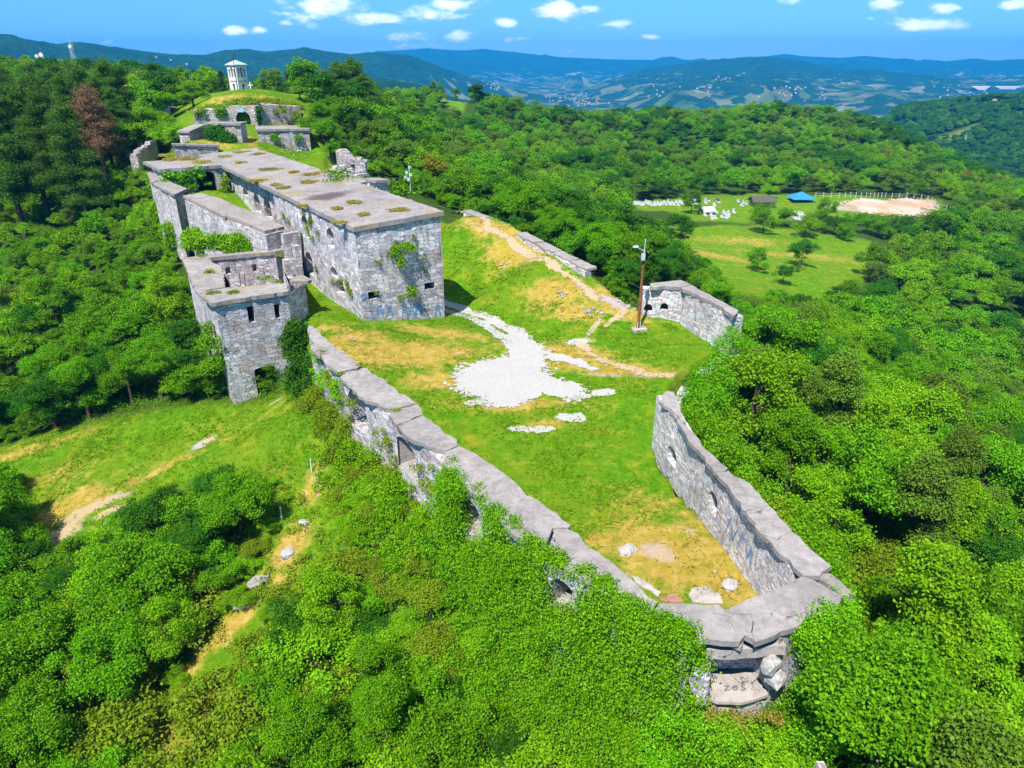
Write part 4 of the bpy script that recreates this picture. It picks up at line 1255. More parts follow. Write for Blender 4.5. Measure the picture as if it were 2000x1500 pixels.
# faces towards the yard
panel(mb, P(1290, 1180, 4)[:2], P(1415, 1190, 4)[:2], -.5, 3.85, [], Vector((0, 1)))
panel(mb, P(1415, 1190, 4)[:2], P(1585, 1128, 4)[:2], -.5, 3.85, [], Vector((-.3, 1)).normalized())
panel(mb, (L0, yf + .9), P(1268, 1200, 4)[:2], -2.5, 3.85, [], Vector((-.7, -.7)))
obj('wall', mb, M['rubble'], tip)
mb = MB()
lb = [(cx0 - .35, yf - .1), (cx0 + .8, yf - .16), (cx1 + .3, yf + .05), (cx1 + .2, yf + .75), (cx0 - .3, yf + .7)]
mb.prism(jag(lb, .5, .04, 9), [3.45] * len(jag(lb, .5, .04, 9)), .5)
obj('lintel', mb, M['floor_slab'], tip)
mb = MB(); panel(mb, (cx0 - .1, yf - .12), (cx1 + .05, yf - .02), -2.6, .4, [], Vector((0, -1))); obj('footing_wall', mb, M['rubble'], tip)
mb = MB()
mb.prism(jag([(cx0 + .1, yf + 1.3), (cx0 - .1, yf - .2), (cx0 + .4, yf - .38), (cx0 + 1.3, yf - .45), (cx0 + 1.9, yf - .3), (cx1 - .05, yf - .05), (cx1 - .2, yf + 1.3)], .4, .04, 8), .8, .16)
flo = obj('gun_floor', mb, M['floor_slab'], tip)
# grey sprayed letters on the floor
def fl(pts): return [P(px, py, .8) for px, py in pts]
mb = MB(); lift = .806
for ln in ([(1414, 1341), (1424, 1339), (1415, 1349), (1427, 1347)], [(1434, 1340), (1430, 1344), (1433, 1348), (1439, 1347), (1441, 1342), (1437, 1339), (1434, 1340)], [(1433, 1344), (1439, 1341)], [(1454, 1338), (1448, 1339), (1450, 1343), (1455, 1344), (1453, 1348), (1446, 1348)]):
    pts = fl(ln)
    for a, b in zip(pts, pts[1:]):
        a = Vector(a); b = Vector(b); d = (b - a).normalized(); nn = Vector((-d.y, d.x, 0)) * .024
        mb.face([(*(a - nn)[:2], lift), (*(b - nn)[:2], lift), (*(b + nn)[:2], lift), (*(a + nn)[:2], lift)]); lift += .0003
obj('graffiti', mb, M['blackpaint'], flo)
def rock_mesh(mb, c, s, seed, mi=0, sub=2, block=.5):
    bm = bmesh.new(); bmesh.ops.create_icosphere(bm, subdivisions=sub, radius=1)
    off = Vector((seed * 3.7, seed * 1.3, seed * 7.1))
    rz = Matrix.Rotation(seed * 1.7, 3, 'Z')
    base = len(mb.v)
    for v in bm.verts:
        p = v.co.copy()
        m_ = max(abs(p.x), abs(p.y), abs(p.z)); p = p.lerp(p / m_, block)
        p *= 1 + .28 * mnoise.noise(p * 1.1 + off) + .1 * mnoise.noise(p * 3 + off)
        p = rz @ Vector((p.x * s[0], p.y * s[1], p.z * s[2]))
        mb.v.append((c[0] + p.x, c[1] + p.y, c[2] + p.z))
    for f in bm.faces:
        mb.f.append([base + v.index for v in f.verts]); mb.mi.append(mi)
    bm.free()
for k, (px, py, s) in enumerate([(1506, 1298, (.30, .4, .42)), (1514, 1322, (.36, .4, .36)), (1440, 1258, (.22, .22, .22)), (1368, 1330, (.28, .4, .75)), (1372, 1358, (.25, .4, .4))]):
    p = PY(px, py, yf - .25 if k != 2 else yf - .15)
    mb = MB(); rock_mesh(mb, p, s, 5 + k, 0, 2, .8)
    obj('broken_block', mb, M['rubble'] if k > 2 else M['palestone'], tip)

# ---- right curtain wall
rw = thing('curtain_wall', 'right curtain wall of coursed rubble with arched niches facing the courtyard', 'wall', (12, 35, 0))
RI = [(1296, 778, 4.5), (1307, 793, 4.45), (1345, 860, 4.4), (1397, 922, 4.35), (1426, 955, 4.3), (1487, 1042, 4.3), (1548, 1106, 4.25)]
RO = [(1312, 765, 4.5), (1327, 792, 4.45), (1375, 868, 4.4), (1433, 920, 4.35), (1478, 960, 4.3), (1550, 1045, 4.3), (1612, 1098, 4.25)]
RIf = [(10.0, 43.4), (10.15, 41.9), (10.75, 38.6), (11.25, 35.0), (11.75, 32.2), (12.35, 28.8), (12.75, 25.2)]
ro = [V2(P(*p)) for p in RO]
ri = [V2(p) for p in RIf]
def rops(k, lst): return [pxop(ri[k], ri[k + 1], *b) for b in lst]
opsR = {1: rops(1, [(1302, 872, 1322, 908, .8)]), 3: rops(3, [(1382, 960, 1402, 1005, .8)]), 5: rops(5, [(1458, 1068, 1470, 1096, .4)])}
curtain('outer_face', 'inner_face', rw, ro, ri, [4.2, 4.16, 4.12, 4.08, 4.04, 4.04, 4.0], [-6] * 7, [-.6] * 7, M['rubble'], M['rubble_long'], {}, opsR)
for k, l in opsR.items():
    n = outn(ri[k], ri[k + 1], (ro[k] + ro[k + 1]) / 2)
    for o in l:
        opening('niche', rw, ri[k], ri[k + 1], o, n, .8, M['rubble_long'], M['inside'], .2)
for k, (pts, z) in enumerate([
    ([(1290, 785), (1294, 772), (1305, 762), (1316, 765), (1328, 795), (1340, 828), (1312, 800), (1297, 790)], 4.5),
    ([(1310, 800), (1341, 830), (1360, 852), (1376, 876), (1421, 914), (1415, 920), (1395, 921), (1345, 860)], 4.42),
    ([(1398, 923), (1418, 921), (1466, 945), (1500, 985), (1478, 1000), (1460, 1002), (1427, 957)], 4.36),
    ([(1428, 958), (1461, 1003), (1480, 1001), (1502, 986), (1545, 1035), (1518, 1053), (1487, 1042)], 4.32),
    ([(1490, 1046), (1519, 1054), (1546, 1036), (1574, 1063), (1613, 1097), (1622, 1105), (1600, 1122), (1570, 1124), (1548, 1107)], 4.28)]):
    slab(pts, z, .26, rw, seed=70 + k, amp=.06)
# graffiti on the inner face
k = 4
for q_, ln in enumerate(([(.6, 1.4), (.9, 2.6), (1.4, 1.5), (1.8, 2.5)], [(2.1, 1.6), (2.2, 2.5), (2.8, 2.4)], [(3.0, 1.5), (3.3, 2.4), (3.5, 1.4)])): strokes('graffiti', rw, ri[4], ri[5], outn(ri[4], ri[5], (ro[4] + ro[5]) / 2), [ln], .09, M['bluepaint'], .03 + .002 * q_)

# ---- angled wall behind the pole
aw = thing('corner_wall', 'angled rubble wall with two arched niches and a square window behind the rusty pole', 'wall', (18, 64, 0))
k0 = P(1252, 624, 1.0); k1 = P(1327, 632, 1.0); k2 = P(1366, 659, .9); 
c0, c1 = V2(P(1271, 559, 4.6)), V2(P(1327, 560, 4.75))
ai = [V2((PY(1254, 600, k1[1] + .9)[0], k1[1] + .9)), V2(k1), V2(P(1398, 660, 1.6)), V2(P(1432, 617, 4.6))]
ai[2] = ai[1].lerp(ai[3], .6)
ao = [ai[0] + Vector((.1, 1.2)), ai[1] + Vector((.7, 1.0)), ai[2] + Vector((1.15, .5)), ai[3] + Vector((1.1, .5))]
aops = {0: [pxop(ai[0], ai[1], 1258, 594, 1274, 609, .9), pxop(ai[0], ai[1], 1290, 592, 1305, 606, .9)], 2: [pxop(ai[2], ai[3], 1369, 618, 1385, 645, .3)]}
curtain('outer_face', 'inner_face', aw, ao, ai, [4.35, 4.5, 4.45, 4.4], [-3] * 4, [-.4] * 4, M['rubble'], M['rubble_long'], {}, aops)
for k, l in aops.items():
    for o in l: opening('niche' if k == 0 else 'window', aw, ai[k], ai[k + 1], o, outn(ai[k], ai[k + 1], (ao[k] + ao[k + 1]) / 2), .9, M['rubble_long'], M['inside'] if k == 0 else M['void'])
slab([(1271, 560), (1271, 553), (1300, 550), (1331, 547), (1350, 556), (1328, 561), (1300, 559)], 4.85, .33, aw, seed=80)
slab([(1329, 561.5), (1351, 556.5), (1400, 583), (1442, 606), (1433, 617), (1405, 597), (1365, 577)], 4.82, .33, aw, seed=81)
# low broken kerb wall that closes the yard between the two
kb = thing('kerb_wall', 'low broken stone kerb between the angled wall and the right curtain wall', 'wall', (16, 53, 0))
pts = [V2((19.4, 58.9)), V2((17.9, 57.6)), V2((14.4, 53.3)), V2((11.6, 47.4)), V2((10.4, 43.6))]
op = [p + Vector((.9, -.4)) for p in pts]
curtain('outer_face', 'inner_face', kb, op, pts, [.95, .8, .6, .5, .7], [-6] * 5, [-1] * 5, M['rubble'], M['rubble'])

# ---- parapet along the top of the bank
pw = thing('parapet_wall', 'long low broken parapet with concrete capping along the top of the grassy bank', 'wall', (*P(1000, 460, 5)[:2], 5))
PP = [(905, 413, 6.9), (940, 424, 6.4), (985, 443, 5.9), (1020, 462, 5.6), (1060, 483, 5.3), (1100, 505, 5.0), (1143, 527, 4.7)]
pi_ = [V2(P(*p)) for p in PP]
po_ = [p + Vector((.8, .9)) for p in pi_]
tops = [p[2] - .25 for p in PP]
curtain('outer_face', 'inner_face', pw, po_, pi_, tops, [1] * 7, [z - 2.2 for z in tops], M['rubble'], M['rubble_long'])
for k, (a, b) in enumerate([((905, 411), (985, 441)), ((1010, 455), (1045, 473)), ((1048, 475), (1080, 491)), ((1082, 493), (1115, 508)), ((1116, 509), (1147, 525))]):
    za = np.interp(a[0], [p[0] for p in PP], [p[2] for p in PP]); zb_ = np.interp(b[0], [p[0] for p in PP], [p[2] for p in PP])
    p, q = V2(P(a[0], a[1], za)), V2(P(b[0], b[1], zb_))
    d = (q - p).normalized(); nn = Vector((-d.y, d.x))
    if nn.x < 0: nn = -nn
    o4 = jag([tuple(p - nn * .2), tuple(q - nn * .2), tuple(q + nn * 1.25), tuple(p + nn * 1.25)], .5, .07, 90 + k)
    zz = [za + (zb_ - za) * ((V2(t) - p).dot(d) / (q - p).length) for t in o4]
    mb = MB(); mb.prism(o4, zz, .25)
    obj('coping_slab', mb, M['concrete'], pw)

# ---- upper works in front of the mound
def boxwall(name, label, px0, px1, Y0, Y1, ytop0, ytop1, zbot, depth, mat, capth=.4, capname='coping_slab', cat='wall', capmat='concrete'):
    a = PY(px0, ytop0, Y0); b = PY(px1, ytop1, Y1)
    t = thing(name, label, cat, (a[0], a[1], zbot))
    d = (V2(b) - V2(a)).normalized(); n = Vector((d.y, -d.x))
    if n.y > 0: n = -n
    mb = MB()
    zt = (a[2] - capth, b[2] - capth)
    A_, B_ = V2(a), V2(b)
    panel(mb, A_, B_, zbot, zt, [], n)
    panel(mb, A_, A_ - n * depth, zbot, (zt[0], zt[0]), [], -d)
    panel(mb, B_, B_ - n * depth, zbot, (zt[1], zt[1]), [], d)
    panel(mb, A_ - n * depth, B_ - n * depth, zbot, zt, [], -n)
    obj('masonry', mb, mat, t)
    if cat == 'ruin':
        mb = MB(); s = 0; L_ = (B_ - A_).length; rr = random.Random(int(px0))
        while s < L_:
            w_ = rr.uniform(.5, 1.2); f = min(1, s / L_); q = A_ + d * (s + w_ / 2) - n * depth * .5
            mb.box((q.x, q.y, zt[0] + (zt[1] - zt[0]) * f - .25), (w_ * 1.02, depth * rr.uniform(.75, 1.02), rr.uniform(.2, .75)), math.atan2(d.y, d.x) + rr.uniform(-.08, .08), 0, .86); s += w_
        obj('broken_top', mb, mat, t)
        return t, A_, B_, n
    o4 = jag([tuple(A_ + n * .25 - d * .25), tuple(B_ + n * .25 + d * .25), tuple(B_ - n * (depth + .1) + d * .25), tuple(A_ - n * (depth + .1) - d * .25)], .5, .05, int(px0))
    zz = [a[2] + (b[2] - a[2]) * ((V2(p) - A_).dot(d) / (B_ - A_).length) for p in o4]
    mb = MB(); mb.prism(o4, zz, capth); obj(capname, mb, M[capmat], t)
    return t, A_, B_, n
u2, a_, b_, n_ = boxwall('rampart_block', 'square stone rampart block with a flat capping right of the grass ramp', 502, 603, 137, 140, 252, 251, 7.5, 7, M['old'])
mb = MB()
u1, *_ = boxwall('rampart_block', 'ivy covered rampart block with a grey capping left of the grass ramp', 400, 468, 133.5, 133.5, 240, 240, 7.5, 3.0, M['old'])
boxwall('rampart_wall', 'pale broken side wall stepping down left of the ivy covered rampart block', 368, 399, 131, 135, 256, 243, 7.5, 2.2, M['old'], .3, 'coping_slab', 'wall', 'concrete_dirty')
boxwall('terrace_wall', 'low rubble terrace wall behind the roof of the cross wing', 338, 424, 124, 127, 281, 283, 7, 1.4, M['old'], .3, 'coping_slab', 'wall', 'concrete_dirty')
# cave mouth in the mound
YM = 149.6
mf = thing('mound_portal', 'arched stone portal of the dark vault under the grassy mound', 'portal', (*PY(478, 240, YM)[:2], 13))
m0, m1 = PY(452, 240, YM), PY(503, 240, YM)
mA, mB_ = V2(m0), V2(m1)
mo = [pxop(mA, mB_, 461, 217, 489, 246, .95)]
mb = MB(); panel(mb, mA, mB_, 11, hz(207, YM), mo, Vector((0, -1)))
panel(mb, mA, mA + Vector((-.5, 4)), 11, hz(207, YM), [], Vector((-1, 0))); panel(mb, mB_, mB_ + Vector((.5, 4)), 11, hz(207, YM), [], Vector((1, 0)))
mb.face([(mA.x, mA.y, hz(207, YM)), (mB_.x, mB_.y, hz(207, YM)), (mB_.x, mB_.y + 4, hz(207, YM)), (mA.x, mA.y + 4, hz(207, YM))])
obj('masonry', mb, M['old'], mf)
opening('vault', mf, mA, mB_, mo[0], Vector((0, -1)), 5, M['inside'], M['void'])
def facewall(label, x0, x1, Y0, Y1, yt0, yt1, zb):
    a, b = PY(x0, yt0, Y0), PY(x1, yt1, Y1)
    t = thing('retaining_wall', label, 'wall', (a[0], a[1], zb))
    d = (V2(b) - V2(a)).normalized(); n = Vector((d.y, -d.x))
    mb = MB(); panel(mb, V2(a), V2(b), zb, (a[2], b[2]), [], n)
    panel(mb, V2(b), V2(b) - n * 6, zb, (b[2], b[2] - 1), [], d)
    panel(mb, V2(a), V2(a) - n * 6, zb, (a[2], a[2] - 1), [], -d)
    mb.face([(*V2(a), a[2]), (*V2(b), b[2]), (*(V2(b) - n * 3), b[2] + .2), (*(V2(a) - n * 3), a[2] + .2)])
    obj('masonry', mb, M['old'], t)
facewall('tall tan stone retaining wall under the right side of the mound', 506, 586, 150.2, 156, 203, 208, 9)
facewall('ruined tan retaining wall under the left side of the mound', 376, 450, 148.3, 149.5, 216, 212, 9)

# ruined pieces either side of the neck of the hill
boxwall('ruined_wall', 'broken grey stone wall climbing the slope left of the terrace', 252, 290, 128, 140, 302, 270, 3, 1.3, M['old'], .25, 'coping_slab', 'ruin', 'concrete_dirty')
boxwall('ruined_wall', 'small ruined wall end high on the grass below the pines', 268, 282, 158, 164, 246, 240, 9, 1.5, M['old'], .2, 'coping_slab', 'ruin', 'concrete_dirty')
boxwall('ruined_wall', 'tan ruined wall stub right of the square rampart block', 655, 682, 128, 118, 290, 316, 2, 1.8, M['old'], .2, 'coping_slab', 'ruin', 'concrete_dirty')
boxwall('ruined_wall', 'small pale wall fragment among bushes behind the long roof', 692, 712, 118, 118, 312, 310, 3, 1.6, M['old'], .2, 'coping_slab', 'ruin', 'concrete_dirty')
boxwall('chimney_block', 'squat stone chimney block standing at the right edge of the long roof', 735, 756, 86, 87, 352, 351, 5, 2.2, M['rubble'], .3, 'coping_slab', 'chimney')
boxwall('ruined_wall', 'rubble wall remnant on the yellow clearing in the left wood', 168, 212, 140, 141, 357, 352, 2.5, 2.0, M['old'], .2, 'coping_slab', 'ruin', 'concrete_dirty')
st = PY(1622, 1462, 17.2); stt = thing('masonry_stump', 'broken pillar of stacked stones in the thicket at the lower right corner', 'ruin', (st[0], st[1], -4))
mb = MB()
for k in range(16):
    zz = -4.5 + k * .38; w_ = .95 - .035 * max(0, k - 6)
    if k > 12: w_ *= .45
    mb.box((st[0] + random.uniform(-.07, .07), st[1] + random.uniform(-.07, .07), zz), (w_ * random.uniform(.9, 1.08), .8 * random.uniform(.9, 1.08), .375), random.uniform(-.1, .1), 0, .96)
obj('masonry', mb, M['rubble'], stt)
boxwall('ruined_wall', 'low flat concrete remnant on the roof neck by the ruined stub', 640, 690, 112, 108, 326, 340, 4, 3.0, M['rubble'], .3, 'coping_slab', 'ruin', 'concrete_dirty')

# ---- bell tower
by = 190
bx, _, bz = PY(469, 180, by)
bt = thing('bell_tower', 'white bell tower with red trimmed arches and a pale pointed roof on the mound', 'bell tower', (bx, by, bz))
half = 1.58; ang = math.radians(-30)
def bpt(x, y): return Vector((bx + x * math.cos(ang) - y * math.sin(ang), by + x * math.sin(ang) + y * math.cos(ang)))
cor = [bpt(-half, -half), bpt(half, -half), bpt(half, half), bpt(-half, half)]
zt = hz(126, by); zb = bz - 1
Ht = zt - bz
mb = MB(); wins = []; TR = []
for k in range(4):
    a, b = cor[k], cor[(k + 1) % 4]
    n = outn(a, b, (bx, by)); L = (b - a).length
    ops = []
    for j in range(3):
        c = L * (.22 + .28 * j); ww = .2 if j != 1 else .28
        ops.append(dict(s0=c - ww, s1=c + ww, zb=bz + Ht * .54, zt=bz + Ht * (.87 if j == 1 else .82), arch=1))
    ops.append(dict(s0=L / 2 - .32, s1=L / 2 + .32, zb=bz + .3, zt=bz + Ht * .30, arch=1))
    panel(mb, a, b, zb, zt, ops, n)
    wins.append((a, b, n, ops))
    d = (b - a).normalized()
    zig = MB(); zz = bz + Ht * .40; lo_, hi_2 = [], []
    for j in range(9):
        s = L * (.14 + .09 * j); dz_ = .16 if j % 2 else -.16
        lo_.append(zig.vert((*(a + d * s + n * .05), zz + dz_ - .1))); hi_2.append(zig.vert((*(a + d * s + n * .05), zz + dz_ + .1)))
    for j in range(8):
        zig.f.append([lo_[j], lo_[j + 1], hi_2[j + 1], hi_2[j]]); zig.mi.append(0)
    TR.append(zig)
    for o in ops:
        c = (o['s0'] + o['s1']) / 2; r = (o['s1'] - o['s0']) / 2; zc = o['zt'] - r
        arc = MB(); ia, ib = [], []
        for i in range(9):
            t = math.pi * i / 8
            ia.append(arc.vert((*(a + d * (c + (r + .02) * math.cos(t)) + n * .05), zc + (r + .02) * math.sin(t))))
            ib.append(arc.vert((*(a + d * (c + (r + .16) * math.cos(t)) + n * .05), zc + (r + .16) * math.sin(t))))
        for i in range(8):
            arc.f.append([ia[i], ib[i], ib[i + 1], ia[i + 1]]); arc.mi.append(0)
        TR.append(arc)
obj('wall', mb, M['white'], bt)
for t_ in TR: obj('brick_trim', t_, M['red'], bt)
for a, b, n, ops in wins:
    for o in ops: opening('window', bt, a, b, o, n, .5, M['white'], M['void'])
mb = MB(); ap = hz(117, by); e = half * 1.2
ring = []
for sx_, sy_ in ((-1, -1), (1, -1), (1, 1), (-1, 1)):
    q = bpt(sx_ * e, sy_ * e); ring.append((q.x, q.y, zt))
for k in range(4):
    a, b = ring[k], ring[(k + 1) % 4]
    mb.face([a, b, (bx, by, ap)])
    mb.face([(a[0], a[1], a[2] - .18), (b[0], b[1], b[2] - .18), b, a])
mb.face([(x, y, z - .18) for x, y, z in ring][::-1])
obj('roof', mb, M['greenroof'], bt)
mb = MB(); mb.tube([(bx, by, ap - .2), (bx, by, ap + 1.6)], .07, 5); mb.tube([(bx - .45, by, ap + 1.1), (bx + .45, by, ap + 1.1)], .06, 5)
obj('cross', mb, M['rebar'], bt)
mp = PY(466, 186, 181)
fp = thing('flagpole', 'thin dark pole standing just before the bell tower', 'pole', mp)
mb = MB(); mb.tube([(mp[0], mp[1], mp[2] - 1), (mp[0], mp[1], hz(112, 181))], [.13, .07], 6); obj('shaft', mb, M['rebar'], fp)
mb = MB(); mb.tube([(mp[0], mp[1], hz(112, 181)), (mp[0], mp[1], hz(112, 181) + .25)], [.12, .04], 6); obj('finial', mb, M['rebar'], fp)
wp = PY(491, 182, 188)
wc = thing('grave_cross', 'small white cross standing beside the bell tower', 'cross', wp)
mb = MB(); mb.box((wp[0], wp[1], wp[2] - .5), (.25, .2, 3.1)); mb.box((wp[0], wp[1] - .01, wp[2] + 1.7), (1.1, .24, .25)); obj('upright', mb, M['white'], wc)

# ---- poles
def lamp_pole():
    px, py = 1246, 643
    b = Vector(hit(px, py)); top = PY(1255, 505, b.y)
    t = thing('rusty_pole', 'tall rusty steel pole with a floodlight on top beside the angled wall', 'pole', b)
    zt = top[2]
    mb = MB(); mb.tube([(b.x, b.y, b.z - .3), (b.x, b.y, b.z + (zt - b.z) * .5), (b.x, b.y, zt)], [.17, .14, .11], 10); obj('shaft', mb, M['rust'], t)
    mb = MB(); mb.box((b.x, b.y, b.z - .2), (1.5, 1.2, .32), .3); obj('footing', mb, M['floor_slab'], t)
    mb = MB()
    for k in range(3):
        mb.box((b.x + .2 * math.cos(k * 2.1), b.y + .2 * math.sin(k * 2.1), b.z + .1), (.08, .08, .7))
    obj('anchor_bracket', mb, M['steel'], t)
    mb = MB(); mb.tube([(b.x, b.y, zt), (b.x + .05, b.y, zt + 1.9)], [.06, .05], 6); obj('mast_top', mb, M['steel'], t)
    mb = MB(); mb.box((b.x - .1, b.y - .2, zt - .1), (.36, .3, .6)); obj('junction_box', mb, M['steel'], t)
    mb = MB(); mb.tube([(b.x, b.y, zt + .75), (b.x - .45, b.y - .1, zt + .95), (b.x - .9, b.y - .15, zt + 1.25)], .05, 6); arm = obj('lamp_arm', mb, M['steel'], t)
    mb = MB(); mb.box((b.x - .85, b.y - .15, zt + 1.12), (.55, .3, .14), .1, 0, .8); obj('lamp_head', mb, M['lamp_glass'], arm)
lamp_pole()
def small_pole():
    b = Vector(PY(803, 392, 95)); b.z = float(gz(b.x, b.y))
    zt = hz(325, 95)
    t = thing('floodlight_pole', 'slim grey pole carrying a cluster of floodlights behind the roof', 'pole', b)
    mb = MB(); mb.tube([(b.x, b.y, b.z - .3), (b.x, b.y, zt)], [.1, .07], 8); obj('shaft', mb, M['steel'], t)
    for k, (dx, dz) in enumerate([(-.35, -.9), (.2, -1.2), (-.15, -1.8), (-.5, -1.5), (.1, -.2)]):
        mb = MB(); mb.box((b.x + dx, b.y - .25, zt + dz), (.34, .22, .32), .2 * k, 0, .85); obj('floodlight', mb, M['lamp_glass'], t)
small_pole()

def lattice(name, label, px, ybase, ytop, D, wb, mat, wt=.3, dishes=()):
    b = PY(px, ybase, D); zt = hz(ytop, D)
    t = thing(name, label, 'mast', b)
    x, y, z = b; z0 = z - 12
    mb = MB(); N = 14
    def c(f): return wb + (wt - wb) * f
    for sx_, sy_ in ((-1, -1), (1, -1), (1, 1), (-1, 1)):
        mb.tube([(x + sx_ * c(0) / 2, y + sy_ * c(0) / 2, z0), (x + sx_ * c(1) / 2, y + sy_ * c(1) / 2, zt)], .07, 4)
    for k in range(N):
        f0, f1 = k / N, (k + 1) / N
        za, zb2 = z0 + (zt - z0) * f0, z0 + (zt - z0) * f1
        for (ax, ay), (bx_, by_) in (((-1, -1), (1, -1)), ((1, -1), (1, 1)), ((1, 1), (-1, 1)), ((-1, 1), (-1, -1))):
            mb.tube([(x + ax * c(f0) / 2, y + ay * c(f0) / 2, za), (x + bx_ * c(f1) / 2, y + by_ * c(f1) / 2, zb2)], .04, 4)
            mb.tube([(x + bx_ * c(f0) / 2, y + by_ * c(f0) / 2, za), (x + ax * c(f1) / 2, y + ay * c(f1) / 2, zb2)], .04, 4)
    obj('lattice', mb, mat, t)
    mb = MB(); mb.tube([(x, y, zt - .5), (x, y, zt + 3)], .1, 5); obj('antenna_rod', mb, mat, t)
    for dx, dz in dishes:
        mb = MB(); mb.tube([(x + dx, y - 1.0, zt + dz), (x + dx, y - .7, zt + dz)], [.9, .6], 12); obj('dish_antenna', mb, M['white'], t)
lattice('lattice_mast', 'tall white lattice mast above the pines at the far left', 149, 136, 85, 420, 2.6, M['white'], 1.4, ((0, -1.5),))
lattice('lattice_mast', 'short red and white lattice mast with dish antennas behind the trees', 91, 146, 108, 330, 1.6, M['mast_red'], .9, ((-1.6, -.5), (.3, .2), (1.0, -1.6), (0, -3.6)))
pyl = far_hit(1880, 292)
pz_ = hz(262, pyl[1])
lattice('power_pylon', 'grey lattice power pylon on the green slope at the far right', 1880, 292, 263, pyl[1], 6.0, M['steel'], 1.2)

# ---- far-left house, container and post
def house(name, label, cx, cy, z, w_, d_, hw, hr, rz, roofm, wallm, win=True, group=None, deep=3):
    t = thing(name, label, 'house', (cx, cy, z), group)
    ca, sa = math.cos(rz), math.sin(rz)
    def q(x, y, zz): return (cx + x * ca - y * sa, cy + x * sa + y * ca, z + zz)
    a, b = w_ / 2, d_ / 2
    mb = MB()
    for p, s in (((-a, -b), (a, -b)), ((a, -b), (a, b)), ((a, b), (-a, b)), ((-a, b), (-a, -b))):
        mb.face([q(*p, -deep), q(*s, -deep), q(*s, hw), q(*p, hw)])
    mb.face([q(a, -b, hw), q(a, b, hw), q(a, 0, hw + hr)]); mb.face([q(-a, b, hw), q(-a, -b, hw), q(-a, 0, hw + hr)])
    obj('wall', mb, wallm, t)
    mb = MB(); o = .6; k = hr / b
    for s in (-1, 1):
        A_ = [q(-a - o, s * (b + o), hw - o * k), q(a + o, s * (b + o), hw - o * k), q(a + o, 0, hw + hr), q(-a - o, 0, hw + hr)]
        B_ = [(x, y, zz + .25) for x, y, zz in A_]
        mb.face(B_ if s < 0 else B_[::-1]); mb.face(A_[::-1] if s < 0 else A_)
        for i in range(4):
            j = (i + 1) % 4
            mb.face([A_[i], A_[j], B_[j], B_[i]])
    obj('roof', mb, roofm, t)
    if win:
        for x in (-.25, .25):
            mb = MB(); mb.box(q(x * w_, -b - .02, hw * .3), (w_ * .16, .12, hw * .45), rz); obj('window', mb, M['void'], t)
    return t
hx, hy, hz0 = PY(277, 200, 172)
house('tiled_house', 'orange tiled house half hidden by trees at the far left', hx, hy, float(gz(hx, hy)), 9, 7, max(1.5, hz(189, 172) - float(gz(hx, hy))), 2.2, -.12, M['tile'], M['white'])
sx0, sy0, sz0 = PY(329, 218, 178)
sh = thing('concrete_hut', 'small grey flat roofed hut at the edge of the bushes left of the mound', 'hut', (sx0, sy0, float(gz(sx0, sy0))))
mb = MB(); mb.box((sx0, sy0, float(gz(sx0, sy0)) - 1), (3.2, 2.4, hz(211, 178) - float(gz(sx0, sy0)) + 1), .2); obj('wall', mb, M['concrete'], sh)
mb = MB(); mb.box((sx0, sy0, hz(211, 178)), (3.6, 2.8, .25), .2); obj('roof', mb, M['steel'], sh)
for px, pyb, pyt, Y, lab in ((338, 214, 176, 182, 'white post with a sign plate left of the mound'),):
    b = PY(px, pyb, Y); gzb = float(gz(b[0], b[1]))
    t = thing('sign_post', lab, 'post', (b[0], b[1], gzb))
    mb = MB(); mb.tube([(b[0], b[1], gzb - .3), (b[0], b[1], hz(pyt, Y))], .12, 6); obj('post', mb, M['white'], t)
    mb = MB(); mb.box((b[0], b[1] - .15, hz(pyt, Y) - .8), (.9, .06, .8)); obj('plate', mb, M['white'], t)
b = PY(471, 216, YM - .4)
t = thing('sign_plate', 'small pale blue plate fixed above the vault mouth', 'sign', b)
mb = MB(); mb.box((b[0], b[1], b[2] - .3), (1.0, .08, .7)); obj('plate', mb, plain('pale_blue_enamel', (.25, .5, .7)), t)
